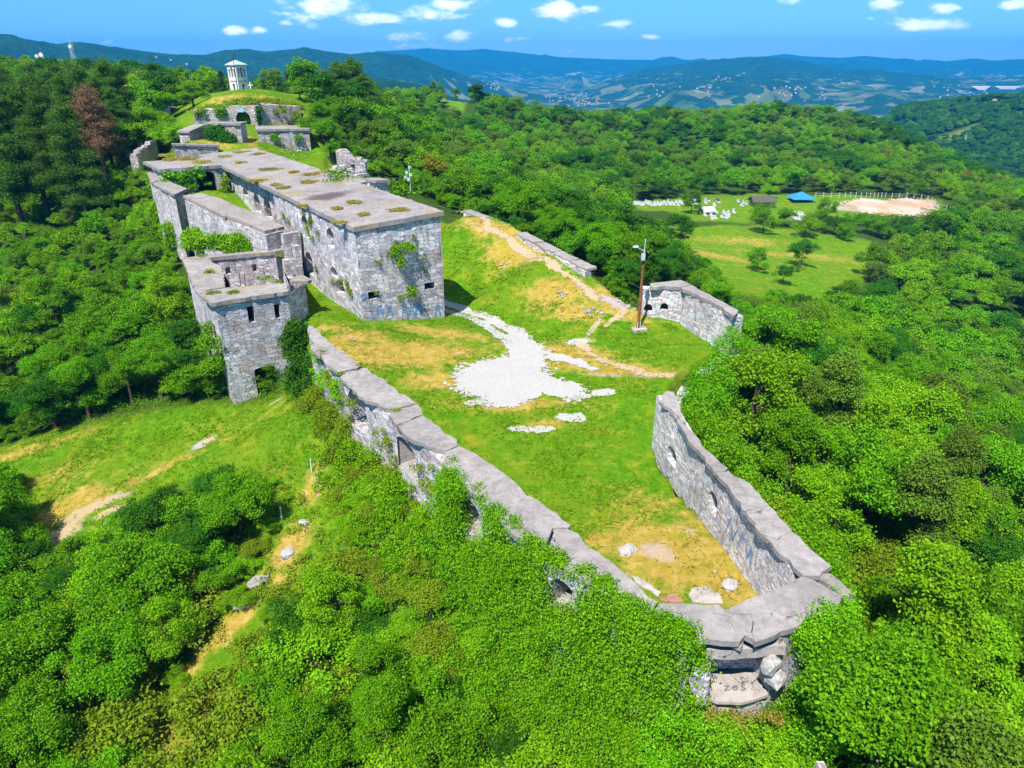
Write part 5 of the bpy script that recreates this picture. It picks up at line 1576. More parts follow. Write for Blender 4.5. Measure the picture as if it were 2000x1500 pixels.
# ------------------------------------------------------------------ foliage
def leaf_arrays(lobes, per_m2, size, rg, up=.35, hemi=-.35, shell=(.5, 1.28), aspect=.62, droop=0.0):
    """lobes (n,6): centre, radii -> quads of leaf cards spread through the lobes' outer volume"""
    lobes = np.asarray(lobes, float)
    r = lobes[:, 3:]
    area = 4 * math.pi * ((r[:, 0] * r[:, 1]) ** 1.6 / 3 + (r[:, 0] * r[:, 2]) ** 1.6 / 3 + (r[:, 1] * r[:, 2]) ** 1.6 / 3) ** (1 / 1.6)
    n = np.maximum(6, (area * per_m2 * (1 - (hemi + 1) / 2)).astype(int))
    idx = np.repeat(np.arange(len(lobes)), n)
    N = len(idx)
    zz = rg.uniform(hemi, 1, N); ph = rg.uniform(0, 2 * math.pi, N)
    q = np.sqrt(1 - zz * zz)
    d = np.stack([q * np.cos(ph), q * np.sin(ph), zz], 1)
    # lumpy radius
    k = 1 + .16 * np.sin(d[:, 0] * 5 + idx) * np.cos(d[:, 1] * 6 + idx * 2.3) + .1 * np.sin(d[:, 2] * 9 + idx)
    pos = lobes[idx, :3] + d * lobes[idx, 3:] * (np.clip(rg.normal(.92, .27, N), .25, 1.7) * k)[:, None]
    nrm = d * .42 + rg.normal(0, .5, (N, 3)) + np.array([0, 0, up])
    nrm /= np.linalg.norm(nrm, axis=1)[:, None]
    t = rg.normal(0, 1, (N, 3)); t[:, 2] -= droop
    t -= nrm * (t * nrm).sum(1)[:, None]
    t /= np.linalg.norm(t, axis=1)[:, None]
    b = np.cross(nrm, t)
    s = (size * rg.uniform(.6, 1.35, N))[:, None]
    v = np.stack([pos - t * s * .5, pos + b * s * aspect * .5 - nrm * s * .06, pos + t * s * .5, pos - b * s * aspect * .5 - nrm * s * .06], 1)
    return v.reshape(-1, 3)

def leaf_mesh(name, vs, mat, extra=None):
    me = bpy.data.meshes.new(name)
    N = len(vs) // 4
    me.vertices.add(len(vs)); me.vertices.foreach_set('co', vs.ravel())
    me.loops.add(len(vs)); me.loops.foreach_set('vertex_index', np.arange(len(vs), dtype=np.int32))
    me.polygons.add(N); me.polygons.foreach_set('loop_start', np.arange(0, len(vs), 4))
    me.update(calc_edges=True)
    me.materials.append(mat)
    return me

def crown_lobes(rg, h0, h1, rad, n, rl, squash=.8, conic=0.0):
    """lobes over an egg-shaped crown from height h0 to h1"""
    out = []
    cz = (h0 + h1) / 2; rz = (h1 - h0) / 2
    # a few boughs, each a loose cluster of leaf clumps
    nb = int(rg.integers(7, 11))
    bo = [(0, 0, cz + rz * .45, .62)]
    for k in range(nb):
        a = 2 * math.pi * (k + rg.uniform(-.3, .3)) / nb * 1.62
        z = rg.uniform(-.55, .55 + .3 * (conic > 0)); q = rg.uniform(.5, .85) * math.sqrt(1 - .6 * z * z) * (1 - conic * (z + .6))
        bo.append((rad * q * math.cos(a), rad * q * math.sin(a), cz + z * rz, rg.uniform(.34, .55)))
    for k in range(n):
        bx_, by_, bz_, br = bo[k % len(bo)]
        d = rg.normal(0, 1, 3); d /= np.linalg.norm(d); d[2] = abs(d[2]) * 1.1 - .25
        t = rg.uniform(.45, 1.12)
        r = rl * rg.uniform(.55, 1.25)
        out.append((bx_ + d[0] * br * rad * t, by_ + d[1] * br * rad * t, min(bz_ + d[2] * br * rad * t * 1.1, h1), r, r * rg.uniform(.85, 1.1), r * squash * rg.uniform(.75, 1.1)))
    return out

def trunk_mb(rg, h, r, limbs, spread, z0=.35):
    mb = MB()
    lean = rg.normal(0, .12, 2)
    pts = [(lean[0] * z * z * h * .3, lean[1] * z * z * h * .3, z * h - .4 * (z == 0)) for z in (0, .25, .5, .75, 1)]
    mb.tube(pts, [r * 1.25, r, r * .8, r * .55, r * .25], 7)
    for k in range(limbs):
        z = rg.uniform(z0, .85); a = rg.uniform(0, 6.28); L = spread * rg.uniform(.6, 1)
        b = Vector((lean[0] * z * z * h * .3, lean[1] * z * z * h * .3, z * h))
        e = b + Vector((math.cos(a) * L, math.sin(a) * L, L * rg.uniform(.3, .8)))
        m_ = b.lerp(e, .5) + Vector((0, 0, .12 * L))
        mb.tube([b, m_, e], [r * .45, r * .3, r * .1], 5)
    return mb

def mesh_of(name, mb, mat):
    me = bpy.data.meshes.new(name); me.from_pydata(mb.v, [], mb.f); me.materials.append(mat); me.update()
    me.polygons.foreach_set('use_smooth', [True] * len(me.polygons))
    return me

PRO = {}
rg = np.random.default_rng(11)
def proto(key, kind, h, rad, nl, rl, per, size, mat, h0=.12, limbs=7, conic=0.0, squash=.8):
    L = crown_lobes(rg, h * h0, h, rad, nl, rl, squash, conic)
    cm = leaf_mesh(kind + '_crown', leaf_arrays(L, per, size, rg), M[mat])
    tm = mesh_of(kind + '_trunk', trunk_mb(rg, h * .8, .028 * h if kind == 'tree' else .02 * h, limbs, rad * .8), M['bark'])
    PRO.setdefault(key, []).append((cm, tm, h, rad))
for k, (mat, h, rad) in enumerate([('leaf', 8.0, 2.9), ('leaf', 7.2, 3.1), ('leaf_light', 7.4, 2.7), ('leaf_dark', 8.6, 3.0), ('leaf', 9.0, 2.6), ('leaf_light', 8.2, 3.2)]):
    proto('tree', 'tree', h, rad, 88, .68, 105, .165, mat, squash=.85)
proto('tree', 'tree', 9.6, 2.5, 104, .58, 120, .16, 'leaf', .1, 7, .6, 1.0)
proto('tree', 'tree', 10.2, 2.6, 100, .62, 115, .17, 'leaf_olive', .1, 7, .65, 1.1)
proto('tree', 'tree', 9.2, 2.4, 96, .6, 118, .16, 'leaf_light', .1, 7, .55, 1.0)
for k, (mat, h, rad) in enumerate([('leaf', 2.9, 1.7), ('leaf_light', 2.4, 1.6), ('leaf', 3.3, 1.6), ('weed', 1.8, 1.5), ('leaf_dark', 3.0, 1.7)]):
    proto('shrub', 'shrub', h, rad, 46, .42, 190, .115, mat, .05, 5)
def pine_proto(key, h, rad, mat, bare=.35, per=30):
    mb = trunk_mb(rg, h, .016 * h, 0, 1)
    L = []
    z = h * bare
    nbr = int(58 * (1 - bare) * h / 14)
    for q in range(nbr):
        f = (q + rg.uniform(-.6, .6)) / nbr; f = min(max(f, 0), .97)
        z = h * bare + f * h * (1 - bare)
        rr = rad * (1 - f) ** .5 * (.55 + .55 * rg.random()) + .25
        a = q * 2.4 + rg.normal(0, .5); L1 = rr
        e = Vector((math.cos(a) * L1, math.sin(a) * L1, z + L1 * rg.uniform(-.05, .28)))
        mb.tube([(0, 0, z - .2), tuple(e * .55 + Vector((0, 0, (z - .1) * .45))), tuple(e)], [.06, .045, .02], 4, cap=False)
        for t in (.45, .75, 1.0):
            s = (.5 + .4 * rr / rad) * rg.uniform(.75, 1.25)
            L.append((e.x * t + rg.normal(0, .15), e.y * t + rg.normal(0, .15), z + (e.z - z) * t + rg.normal(.05, .12), s, s, s * .68))
    L.append((0, 0, h, .5, .5, .9))
    cm = leaf_mesh('pine_crown', leaf_arrays(L, per * 1.7, .25, rg, .3, -.6, (.4, 1.15), .3), M[mat])
    PRO.setdefault(key, []).append((cm, mesh_of('pine_trunk', mb, M['bark']), h, rad))
for k in range(3): pine_proto('pine', 16 + k, 3.0 + .3 * k, 'needle', .2 + .05 * k)
pine_proto('deadpine', 14, 2.6, 'needle_dead', .35, 16)
pine_proto('fir', 12, 2.6, 'needle', .06, 34)

FIRST = {}
def plant(kind, name, idx, x, y, h, rz, label, cat, group=None, zoff=0.0, wide=1.0, parts=('crown', 'trunk')):
    cm, tm, hh, rad = PRO[kind][idx % len(PRO[kind])]
    s = h / hh
    o = bpy.data.objects.new(name, None); o.empty_display_size = .3
    o.location = (x, y, float(gz(x, y)) - .15 * s + zoff); o.rotation_euler = (0, 0, rz); o.scale = (s * wide, s * wide, s)
    COL.objects.link(o); tag(o, label, cat, group)
    for nm, me in zip(parts, (cm, tm)):
        c = bpy.data.objects.new(nm, me); COL.objects.link(c); c.parent = o
    return o

# what has to stay clear in the photograph's view of the fort, lawn and meadow
GUARD = [np.array(g_, float) for g_ in (
    [(585, 925), (645, 925), (612, 1110), (545, 1185), (505, 1125), (560, 1040)], [(425, 1215), (480, 1185), (500, 1215), (400, 1335), (375, 1300)], [(255, 1420), (330, 1420), (320, 1500), (255, 1500)],
    [(288, 336), (330, 430), (352, 470), (352, 505), (385, 600), (398, 680), (432, 700), (440, 790), (560, 775), (640, 812), (720, 880), (850, 940), (950, 1010), (1075, 1060), (1250, 1205), (1350, 1255), (1368, 1370), (1500, 1375), (1535, 1270), (1660, 1170), (1600, 1085), (1500, 985), (1400, 880), (1345, 825), (1305, 765), (1320, 735), (1378, 690), (1400, 640), (1440, 612), (1330, 545), (1200, 575), (1145, 505), (880, 400), (760, 340), (620, 300), (610, 250), (590, 205), (480, 175), (380, 205), (350, 260), (300, 290)],
    [(0, 885), (130, 840), (250, 822), (440, 795), (560, 778), (640, 815), (690, 870), (640, 930), (500, 920), (400, 925), (330, 955), (230, 1010), (110, 1075), (60, 1000), (60, 935), (0, 925)],
    [(1250, 428), (1330, 450), (1480, 445), (1690, 475), (1660, 545), (1590, 575), (1500, 580), (1430, 572), (1380, 515), (1340, 478)],
    [(1222, 384), (1345, 384), (1350, 416), (1225, 416)], [(1358, 384), (1480, 380), (1480, 440), (1358, 440)], [(1580, 376), (1838, 378), (1840, 418), (1780, 434), (1660, 418), (1590, 402)], [(1528, 362), (1600, 362), (1600, 402), (1528, 402)], [(1475, 388), (1515, 388), (1515, 418), (1475, 418)],
    [(815, 183), (905, 180), (940, 212), (880, 212)], [(1125, 280), (1130, 280), (1130, 281)], [(240, 262), (292, 240), (300, 320), (240, 325)], [(300, 225), (370, 235), (365, 300), (300, 300)], [(440, 100), (495, 100), (495, 180), (440, 180)], [(250, 171), (306, 171), (306, 196), (250, 196)], [(795, 320), (812, 320), (812, 395), (795, 395)], [(120, 340), (270, 336), (270, 356), (150, 360)], [(1240, 470), (1262, 470), (1262, 640), (1240, 640)])]
_gpx, _gpy = np.meshgrid(np.arange(-400, 2401, 8.), np.arange(-200, 1901, 8.))
_gsd = np.full(_gpx.shape, -1e9)
for g_ in GUARD: _gsd = np.maximum(_gsd, poly_sd(g_, _gpx, _gpy))
def guard_sd(px, py):
    i = int(min(max((px + 400) / 8, 0), _gpx.shape[1] - 1)); j = int(min(max((py + 200) / 8, 0), _gpx.shape[0] - 1))
    return _gsd[j, i]
_hx, _hy = np.meshgrid(np.arange(0, 2001, 16.), np.arange(0, 1601, 16.))
_ha, _hb, _hc = ray(_hx, _hy)
_hd = np.full(_hx.shape, 900.); _tt = np.geomspace(14, 900, 420)
for t_ in _tt[::-1]:
    below = (H0 + _hc * t_) < gz(_ha * t_, _hb * t_)
    _hd = np.where(below, t_ * np.hypot(_ha, _hb), _hd)
def gd(px, py):
    """distance to the ground along a sight line"""
    i = int(min(max(px / 16, 0), _hx.shape[1] - 1)); j = int(min(max(py / 16, 0), _hx.shape[0] - 1))
    return _hd[j, i]

def clear(x, y, h, rad, slack=6):
    """True when a crown here hides nothing of the places that must stay open"""
    z = float(gz(x, y)); D = math.hypot(x, y)
    for f, rr in ((1.0, .3), (.8, .75), (.55, 1.0), (.25, .8), (.05, .6)):
        px, py, d = proj(x, y, z + h * f)
        for sx_ in (-1, 0, 1):
            qx = px + sx_ * rad * rr * FOC / d
            if guard_sd(qx, py) > slack:
                if D < gd(min(max(qx, 0), 2000), py) + 6:
                    return False
    return True

# ---- single plants the photograph picks out
def at(kind, name, idx, px, D, py_top, label, cat, group=None, wide=1.0):
    az = math.atan2(ray(px, 300)[0], ray(px, 300)[1])
    y = D * math.cos(az); x = D * math.sin(az)
    for _ in range(3):
        a, b, c = ray(px, py_top + 20)
        x = a / b * y
    h = max(1.5, hz(py_top, y) - float(gz(x, y)))
    return plant(kind, name, idx, x, y, h, random.uniform(0, 6), label, cat, group, 0, wide)
SINGLES = []
def single(*a, **k):
    o = at(*a, **k); SINGLES.append((o.location.x, o.location.y, 3.0)); return o
single('pine', 'pine_tree', 0, 205, 166, 118, 'tallest dark pine of the stand left of the bell tower', 'pine tree', wide=1.1)
single('pine', 'pine_tree', 1, 231, 168, 130, 'dark pine with bare lower trunk at the right edge of the stand', 'pine tree', wide=.85)
single('pine', 'pine_tree', 2, 185, 160, 150, 'dark pine just left of the brown dead pine', 'pine tree')
single('deadpine', 'pine_tree', 0, 172, 152, 172, 'brown dead pine among the dark green pines', 'pine tree', wide=1.2)
single('pine', 'pine_tree', 0, 150, 172, 132, 'dark pine below the white lattice mast', 'pine tree', wide=1.2)
for k, (px, D, t) in enumerate([(60, 165, 150), (95, 175, 140), (30, 150, 165), (120, 158, 152), (5, 170, 140), (75, 145, 180), (120, 140, 205), (-30, 150, 160), (215, 158, 170), (225, 180, 140), (60, 185, 128), (140, 190, 125), (-20, 190, 130), (110, 190, 128), (-60, 170, 170)]):
    single('pine', 'pine_tree', k, px, D, t, 'dark pine in the dense stand at the far left of the hill', 'pine tree', 'dark pines of the stand at the far left', wide=1.1)
single('tree', 'leafy_tree', 3, 297, 225, 110, 'tall round dark leafy tree standing behind the orange roof', 'tree', wide=.85)
single('tree', 'leafy_tree', 5, 265, 200, 150, 'yellow green leafy tree above the orange roof', 'tree', wide=1.1)
single('tree', 'leafy_tree', 0, 345, 230, 124, 'dark tree between the tall round tree and the bell tower', 'tree')
single('tree', 'leafy_tree', 3, 378, 232, 128, 'dark tree with a rusty flank left of the bell tower', 'tree')
single('pine', 'pine_tree', 1, 432, 215, 138, 'thin brownish pine just left of the bell tower', 'pine tree')
single('tree', 'leafy_tree', 2, 372, 172, 153, 'broad bright green tree at the left shoulder of the mound', 'tree', wide=1.25)
single('fir', 'fir_tree', 0, 515, 215, 152, 'small dark fir right of the bell tower', 'fir tree')
single('fir', 'fir_tree', 0, 545, 220, 148, 'middle dark fir between the bell tower and the round green tree', 'fir tree')
single('fir', 'fir_tree', 0, 565, 235, 136, 'pointed dark fir behind the round green tree', 'fir tree')
single('tree', 'leafy_tree', 2, 583, 188, 148, 'round light green tree on the right shoulder of the mound', 'tree', wide=.95)
single('fir', 'fir_tree', 0, 660, 190, 122, 'left spire of the big dark conifer clump right of the mound', 'fir tree', wide=1.5)
single('fir', 'fir_tree', 0, 688, 196, 116, 'right spire of the big dark conifer clump right of the mound', 'fir tree', wide=1.5)
single('fir', 'fir_tree', 0, 636, 186, 140, 'lower left flank of the big dark conifer clump right of the mound', 'fir tree', wide=1.6)
single('fir', 'fir_tree', 0, 710, 188, 148, 'lower right flank of the big dark conifer clump right of the mound', 'fir tree', wide=1.6)
single('tree', 'leafy_tree', 0, 660, 175, 185, 'leafy tree in front of the big dark conifer clump', 'tree', wide=1.2)
single('tree', 'leafy_tree', 3, 700, 155, 212, 'blue green round tree below the dark conifer clump', 'tree')
single('tree', 'leafy_tree', 0, 620, 150, 195, 'leafy tree against the right end of the square rampart block', 'tree', wide=1.1)
single('tree', 'leafy_tree', 4, 640, 140, 230, 'narrow dark leafy tree beside the square rampart block', 'tree')
single('tree', 'leafy_tree', 3, 936, 360, 158, 'round dark tree standing alone beside the yellow field', 'tree', wide=1.3)
single('tree', 'leafy_tree', 4, 890, 380, 172, 'small dark tree in the yellow field', 'tree')
def standing(kind, name, idx, px, pyb, pyt, label, cat, wide=1.0):
    x, y, z = hit(px, pyb)
    h = max(1.5, hz(pyt, y) - z); SINGLES.append((x, y, 3.0))
    return plant(kind, name, idx, x, y, h, random.uniform(0, 6), label, cat, None, 0, wide)
for px, pb, t, lab, i in ((1350, 417, 372, 'leafy tree in front of the middle of the cemetery', 0), (1490, 456, 398, 'round tree casting a dark shadow on the meadow below the dark hut', 0), (1563, 522, 468, 'dark bush at the lower edge of the meadow', 3), (1612, 428, 388, 'spreading tree before the left end of the sand paddock', 0),
                         (1478, 530, 486, 'leafy tree in the dip of the meadow', 0), (1528, 556, 515, 'low broad tree at the foot of the meadow', 3), (1500, 386, 358, 'yellowish tree between the graves and the blue roof', 5), (1300, 390, 350, 'dark tree behind the white row of graves', 3), (1742, 442, 420, 'leafy tree below the sand paddock', 0), (1684, 440, 415, 'round leafy tree at the near rim of the sand paddock', 4), (1332, 452, 422, 'small leafy tree at the left rim of the meadow', 0), (1640, 462, 425, 'dark leafy tree on the shadowed bank below the spreading tree', 3), (1570, 462, 418, 'leafy tree at the right rim of the meadow below the blue roof', 1)):
    standing('shrub', 'leafy_tree', [0, 1, 2, 4, 2, 1][i], px, pb, t, lab, 'tree', .85)
for k, (px, pb, t) in enumerate([(1598, 452, 412), (1628, 458, 420), (1660, 454, 414), (1700, 458, 420), (1722, 466, 424), (1768, 458, 420), (1802, 452, 416), (1832, 446, 410), (1650, 470, 436), (1745, 470, 436)]):
    x, y, z = hit(px, pb); SINGLES.append((x, y, 3.0))
    plant('shrub', 'leafy_tree', [0, 4, 2, 0][k % 4], x, y, max(2, hz(t, y) - z), random.uniform(0, 6), 'bushy tree in the tree line below the sand paddock', 'tree', 'tree line below the sand paddock', 0, .9)
for px, D, t, lab, i in ((335, 150, 238, 'large bright bush left of the ivy covered rampart block', 1), (700, 98, 338, 'green bush growing against the far edge of the long roof', 0)):
    single('shrub', 'shrub', i, px, D, t, lab, 'bush', wide=1.2)

at('tree', 'leafy_tree', 5, 270, 158, 203, 'yellow green tree directly below the orange roof', 'tree', None, 1.2)
at('tree', 'leafy_tree', 2, 304, 160, 206, 'light green tree right below the orange roof', 'tree', None, 1.1)
at('tree', 'leafy_tree', 0, 318, 166, 214, 'leafy tree in front of the small grey hut', 'tree', None, .9)
at('tree', 'leafy_tree', 4, 246, 164, 208, 'dark leafy tree between the pines and the orange roof', 'tree', None, 1.0)
# ---- the woods: scattered by kind, nearest first
class Spread:
    def __init__(self, cell): self.c = cell; self.d = {}
    def ok(self, x, y, r):
        i, j = int(x // self.c), int(y // self.c); k = int(r // self.c) + 1
        for a in range(i - k, i + k + 1):
            for b in range(j - k, j + k + 1):
                for (u_, v_) in self.d.get((a, b), ()):
                    if (u_ - x) ** 2 + (v_ - y) ** 2 < r * r: return False
        return True
    def add(self, x, y): self.d.setdefault((int(x // self.c), int(y // self.c)), []).append((x, y))
rs = np.random.default_rng(5)
spr = Spread(2.5)
for x, y, r in SINGLES: spr.add(x, y)
cand = []
def scatter(n, x0, x1, y0, y1, fn):
    X = rs.uniform(x0, x1, n); Y = rs.uniform(y0, y1, n)
    sdf = poly_sd(FORT, X, Y)
    bad = sdf > -1.0
    for po in OPEN: bad |= poly_sd(po, X, Y) > -.5
    Z = gz(X, Y)
    d = Y * CP - (Z - H0) * SP
    px = 1000 + FOC * X / np.maximum(d, 1); py = 750 - FOC * (Y * SP + (Z - H0) * CP) / np.maximum(d, 1)
    bad |= (d < 8) | (px < -480) | (px > 2480) | (py > 1900)
    fl_ = fbm(X * .03 + 3, Y * .03, 3)
    for x, y, s, b, f in zip(X, Y, sdf, bad, fl_):
        if b: continue
        fn(x, y, -s, math.hypot(x, y), f)

TREES, SHRUBS, FARW = [], [], []
def near(x, y, sd, D, f):
    if D < 48 and y < 46 and x < 11 and sd < 5.5:
        h = rs.uniform(.7, 1.5)
        if (x < -1 or y > 34) and spr.ok(x, y, 1.3) and clear(x, y, h, h * .6, 3): spr.add(x, y); SHRUBS.append((x, y, h, D, f))
        return
    big = (sd > 4.5 and f > .36) and D > 22
    if big:
        right_ = x > 13 and y < 66
        h = rs.uniform(5.2, 8.6) * (1 if D > 55 else .82)
        if right_: h = rs.uniform(6.8, 10.5)
        rad = h * (.37 if not right_ else .27)
        gap = 2.7 if D < 80 else 3.2
        if sd > rad * .8 and spr.ok(x, y, gap) and clear(x, y, h, rad):
            spr.add(x, y); TREES.append((x, y, h, D, f)); return
    h = rs.uniform(1.6, 3.4); rad = h * .6
    if spr.ok(x, y, 1.45 if D < 60 else 2.0) and clear(x, y, h, rad, 3 if D < 50 else 13):
        spr.add(x, y); SHRUBS.append((x, y, h, D, f))
scatter(17000, -75, 75, 4, 78, near)
scatter(16000, -130, 135, 60, 150, near)
def mid(x, y, sd, D, f):
    h = rs.uniform(6.0, 10.5); rad = h * .36
    if spr.ok(x, y, 4.6 if D < 220 else 5.6) and clear(x, y, h, rad):
        spr.add(x, y); FARW.append((x, y, h, D, f))
scatter(18000, -260, 340, 130, 330, mid)
scatter(18000, -400, 500, 300, 560, mid)
# sparse low shrubs in the rough strip of the foreground
def dryness(x, y):
    return A_DRY[min(max(np.searchsorted(GY, y) - 1, 0), len(GY) - 1), min(max(np.searchsorted(GX, x) - 1, 0), len(GX) - 1)]
def rough(x, y):
    return inpoly(ROUGH, np.array(x), np.array(y))
for _ in range(600):
    x, y = rs.uniform(ROUGH[:, 0].min(), ROUGH[:, 0].max()), rs.uniform(ROUGH[:, 1].min(), ROUGH[:, 1].max())
    if rough(x, y) and spr.ok(x, y, 1.25) and rs.random() < .75 and dryness(x, y) < .5:
        h = rs.uniform(.5, 1.3)
        if clear(x, y, h, h * .6, 3): spr.add(x, y); SHRUBS.append((x, y, h, math.hypot(x, y), .3))

def region(x, y, z, D):
    px, py, d = proj(x, y, z)
    if px < 420 and py < 830: return 'wood left of the fortress', 'left wood'
    if x < -4 or (px < 1320 and D < 45): return 'thicket before the long curtain wall', 'foreground thicket'
    if D < 62: return 'wood right of the bastion point', 'right near wood'
    return 'wood on the slope right of the fortress', 'right slope wood'
TREES.sort(key=lambda t: t[3]); SHRUBS.sort(key=lambda t: t[3])
mi_t, mi_s = 295 - len([o for o in bpy.data.objects if o.name.startswith('leafy_tree')]), 285
LOOK = ['mid green', 'mid green', 'light green', 'dark green', 'mid green', 'light green', 'olive green', 'tall green', 'tall olive', 'tall pale green']
LOOKS = ['mid green', 'light green', 'mid green', 'yellowish', 'dark green']
def pick_tree(f):
    r = rs.random()
    if f < .45: return rs.choice([0, 2, 5, 4, 6])
    if f > .58: return rs.choice([3, 0, 1, 4])
    return rs.choice([0, 1, 2, 4, 5, 3, 6])
for x, y, h, D, f in TREES[:mi_t]:
    i = int(pick_tree(f)) if not (x > 13 and y < 66 and rs.random() < .7) else int(rs.choice([7, 8, 9, 7])); rn, gp = region(x, y, float(gz(x, y)) + h, D)
    plant('tree', 'leafy_tree', i, x, y, h, rs.uniform(0, 6.28), f'{LOOK[i]} leafy tree crowded in the {rn}', 'tree', f'{LOOK[i]} trees of the {gp}')
for x, y, h, D, f in SHRUBS[:mi_s]:
    i = int(rs.choice([0, 1, 2, 3, 4], p=[.3, .25, .2, .15, .1])) if h > 1.7 else int(rs.choice([3, 1]))
    rn, gp = region(x, y, float(gz(x, y)) + h, D)
    plant('shrub', 'shrub', i, x, y, h, rs.uniform(0, 6.28), f'{LOOKS[i]} low shrub growing in the {rn}', 'shrub', f'{LOOKS[i]} shrubs of the {gp}', 0, 1.15, ('foliage', 'stem'))

# bushes lining the far edge of the lawn
k = 0
for _ in range(900):
    x, y = rs.uniform(-70, -22), rs.uniform(50, 85)
    d_ = float(poly_sd(LAWN, np.array(x), np.array(y)))
    if -2.6 < d_ < -.3 and y > 62 - (x + 25) * .12 and spr.ok(x, y, 1.2) and k < 30 and poly_sd(FORT, np.array(x), np.array(y)) < -1.5:
        spr.add(x, y); k += 1; i = int(rs.choice([0, 1, 2, 4]))
        plant('shrub', 'shrub', i, x, y, rs.uniform(1.6, 2.8), rs.uniform(0, 6.28), f'{LOOKS[i]} bush lining the far edge of the left lawn', 'shrub', f'{LOOKS[i]} bushes lining the far edge of the lawn', 0, 1.15, ('foliage', 'stem'))
# the rest of the woods: one mass of instanced crowns
def woodland(name, items, protos, label):
    me = bpy.data.meshes.new(name)
    n = len(items)
    co = np.array([(x, y, float(gz(x, y)) - .3) for x, y, *_ in items])
    me.vertices.add(n); me.vertices.foreach_set('co', co.ravel())
    a = me.attributes.new('turn', 'FLOAT_VECTOR', 'POINT'); a.data.foreach_set('vector', np.stack([np.zeros(n), np.zeros(n), rs.uniform(0, 6.28, n)], 1).ravel())
    a = me.attributes.new('size', 'FLOAT', 'POINT'); a.data.foreach_set('value', np.array([t[2] for t in items]) / 8.0)
    a = me.attributes.new('pick', 'INT', 'POINT'); a.data.foreach_set('value', np.array([t[3] for t in items], np.int32))
    o = bpy.data.objects.new(name, me); COL.objects.link(o); o['kind'] = 'stuff'; o['label'] = label
    ng = bpy.data.node_groups.new(name, 'GeometryNodeTree')
    ng.interface.new_socket('Geometry', in_out='INPUT', socket_type='NodeSocketGeometry')
    ng.interface.new_socket('Geometry', in_out='OUTPUT', socket_type='NodeSocketGeometry')
    N = ng.nodes.new; Lk = ng.links.new
    gi, go = N('NodeGroupInput'), N('NodeGroupOutput')
    iop = N('GeometryNodeInstanceOnPoints'); iop.inputs['Pick Instance'].default_value = True
    jn = N('GeometryNodeJoinGeometry')
    for p in reversed(protos):
        oi = N('GeometryNodeObjectInfo'); oi.inputs['Object'].default_value = p; oi.inputs['As Instance'].default_value = True
        Lk(oi.outputs['Geometry'], jn.inputs[0])
    m2p = N('GeometryNodeMeshToPoints')
    Lk(gi.outputs[0], m2p.inputs[0]); Lk(m2p.outputs[0], iop.inputs['Points']); Lk(jn.outputs[0], iop.inputs['Instance'])
    def na(nm, typ):
        q = N('GeometryNodeInputNamedAttribute'); q.data_type = typ; q.inputs[0].default_value = nm; return q.outputs[0]
    Lk(na('pick', 'INT'), iop.inputs['Instance Index'])
    e2r = N('FunctionNodeEulerToRotation'); Lk(na('turn', 'FLOAT_VECTOR'), e2r.inputs[0]); Lk(e2r.outputs[0], iop.inputs['Rotation'])
    Lk(na('size', 'FLOAT'), iop.inputs['Scale']); Lk(iop.outputs[0], go.inputs[0])
    md = o.modifiers.new('crowns', 'NODES'); md.node_group = ng
    return o
def low(mat, h, rad, n, rl, per, size):
    n = int(n * 1.6); rl *= .8; size *= .85; per *= 1.25
    L = crown_lobes(rg, h * .12, h, rad, n, rl, .85)
    me = leaf_mesh('far_crown', leaf_arrays(L, per * 1.3, size * .85, rg), M[mat])
    return bpy.data.objects.new('far_crown', me)
LOWP = [low('leaf', 8, 3.1, 26, 1.15, 20, .42), low('leaf_light', 8, 3.0, 24, 1.1, 20, .42), low('leaf_dark', 8.6, 3.0, 26, 1.15, 20, .42), low('leaf', 8.8, 2.7, 24, 1.1, 20, .42), low('leaf_dark', 9.0, 2.6, 26, 1.1, 20, .4), low('leaf_yellow', 7.0, 2.6, 20, 1.0, 12, .42), low('leaf_olive', 7.6, 2.9, 24, 1.05, 22, .36)]
def far_pick(f):
    r = rs.random()
    if r < .012: return 5
    if f > .56: return int(rs.choice([2, 4, 0, 3]))
    if f < .45: return int(rs.choice([1, 0, 3, 1, 6]))
    return int(rs.choice([0, 3, 1, 2, 6]))
rest = [(x, y, h, far_pick(f)) for x, y, h, D, f in TREES[mi_t:]] + [(x, y, h * 1.3, far_pick(f)) for x, y, h, D, f in SHRUBS[mi_s:]] + [(x, y, h, far_pick(f)) for x, y, h, D, f in FARW]
woodland('woodland', rest, LOWP, 'dense green woodland covering the slopes and ridge beyond the fortress')
print('TREES', len(TREES), 'SHRUBS', len(SHRUBS), 'FAR', len(FARW))

# trees on the nearest valley slope to the right
items = []
X = rs.uniform(380, 1250, 26000); Y = rs.uniform(640, 1500, 26000)
r_ = np.hypot(X, Y); a_z = np.arctan2(X, Y)
Zf = far_z(a_z, r_)
keep = (fbm(X * .006, Y * .006, 3) + .08 * vnoise(X * .05, Y * .05) > .44) & (a_z < .62)
X, Y, Zf = X[keep], Y[keep], Zf[keep]
for po in FIELDS:
    k_ = poly_sd(po, X, Y) < -4; X, Y, Zf = X[k_], Y[k_], Zf[k_]
sl_items = [(x, y, rs.uniform(7, 12), int(rs.choice([2, 4, 0]))) for x, y in zip(X, Y)]
_gz = gz
gz_b = dict()
def far_wood(name, X, Y, Z, label):
    global gz
    lut = {(float(a), float(b)): float(c) for a, b, c in zip(X, Y, Z)}
    keepgz = gz
    gz = lambda a, b: lut[(float(a), float(b))]
    woodland(name, sl_items, LOWP, label)
    gz = keepgz
far_wood('woods', X, Y, Zf, 'far green wood on the valley slope at the right')
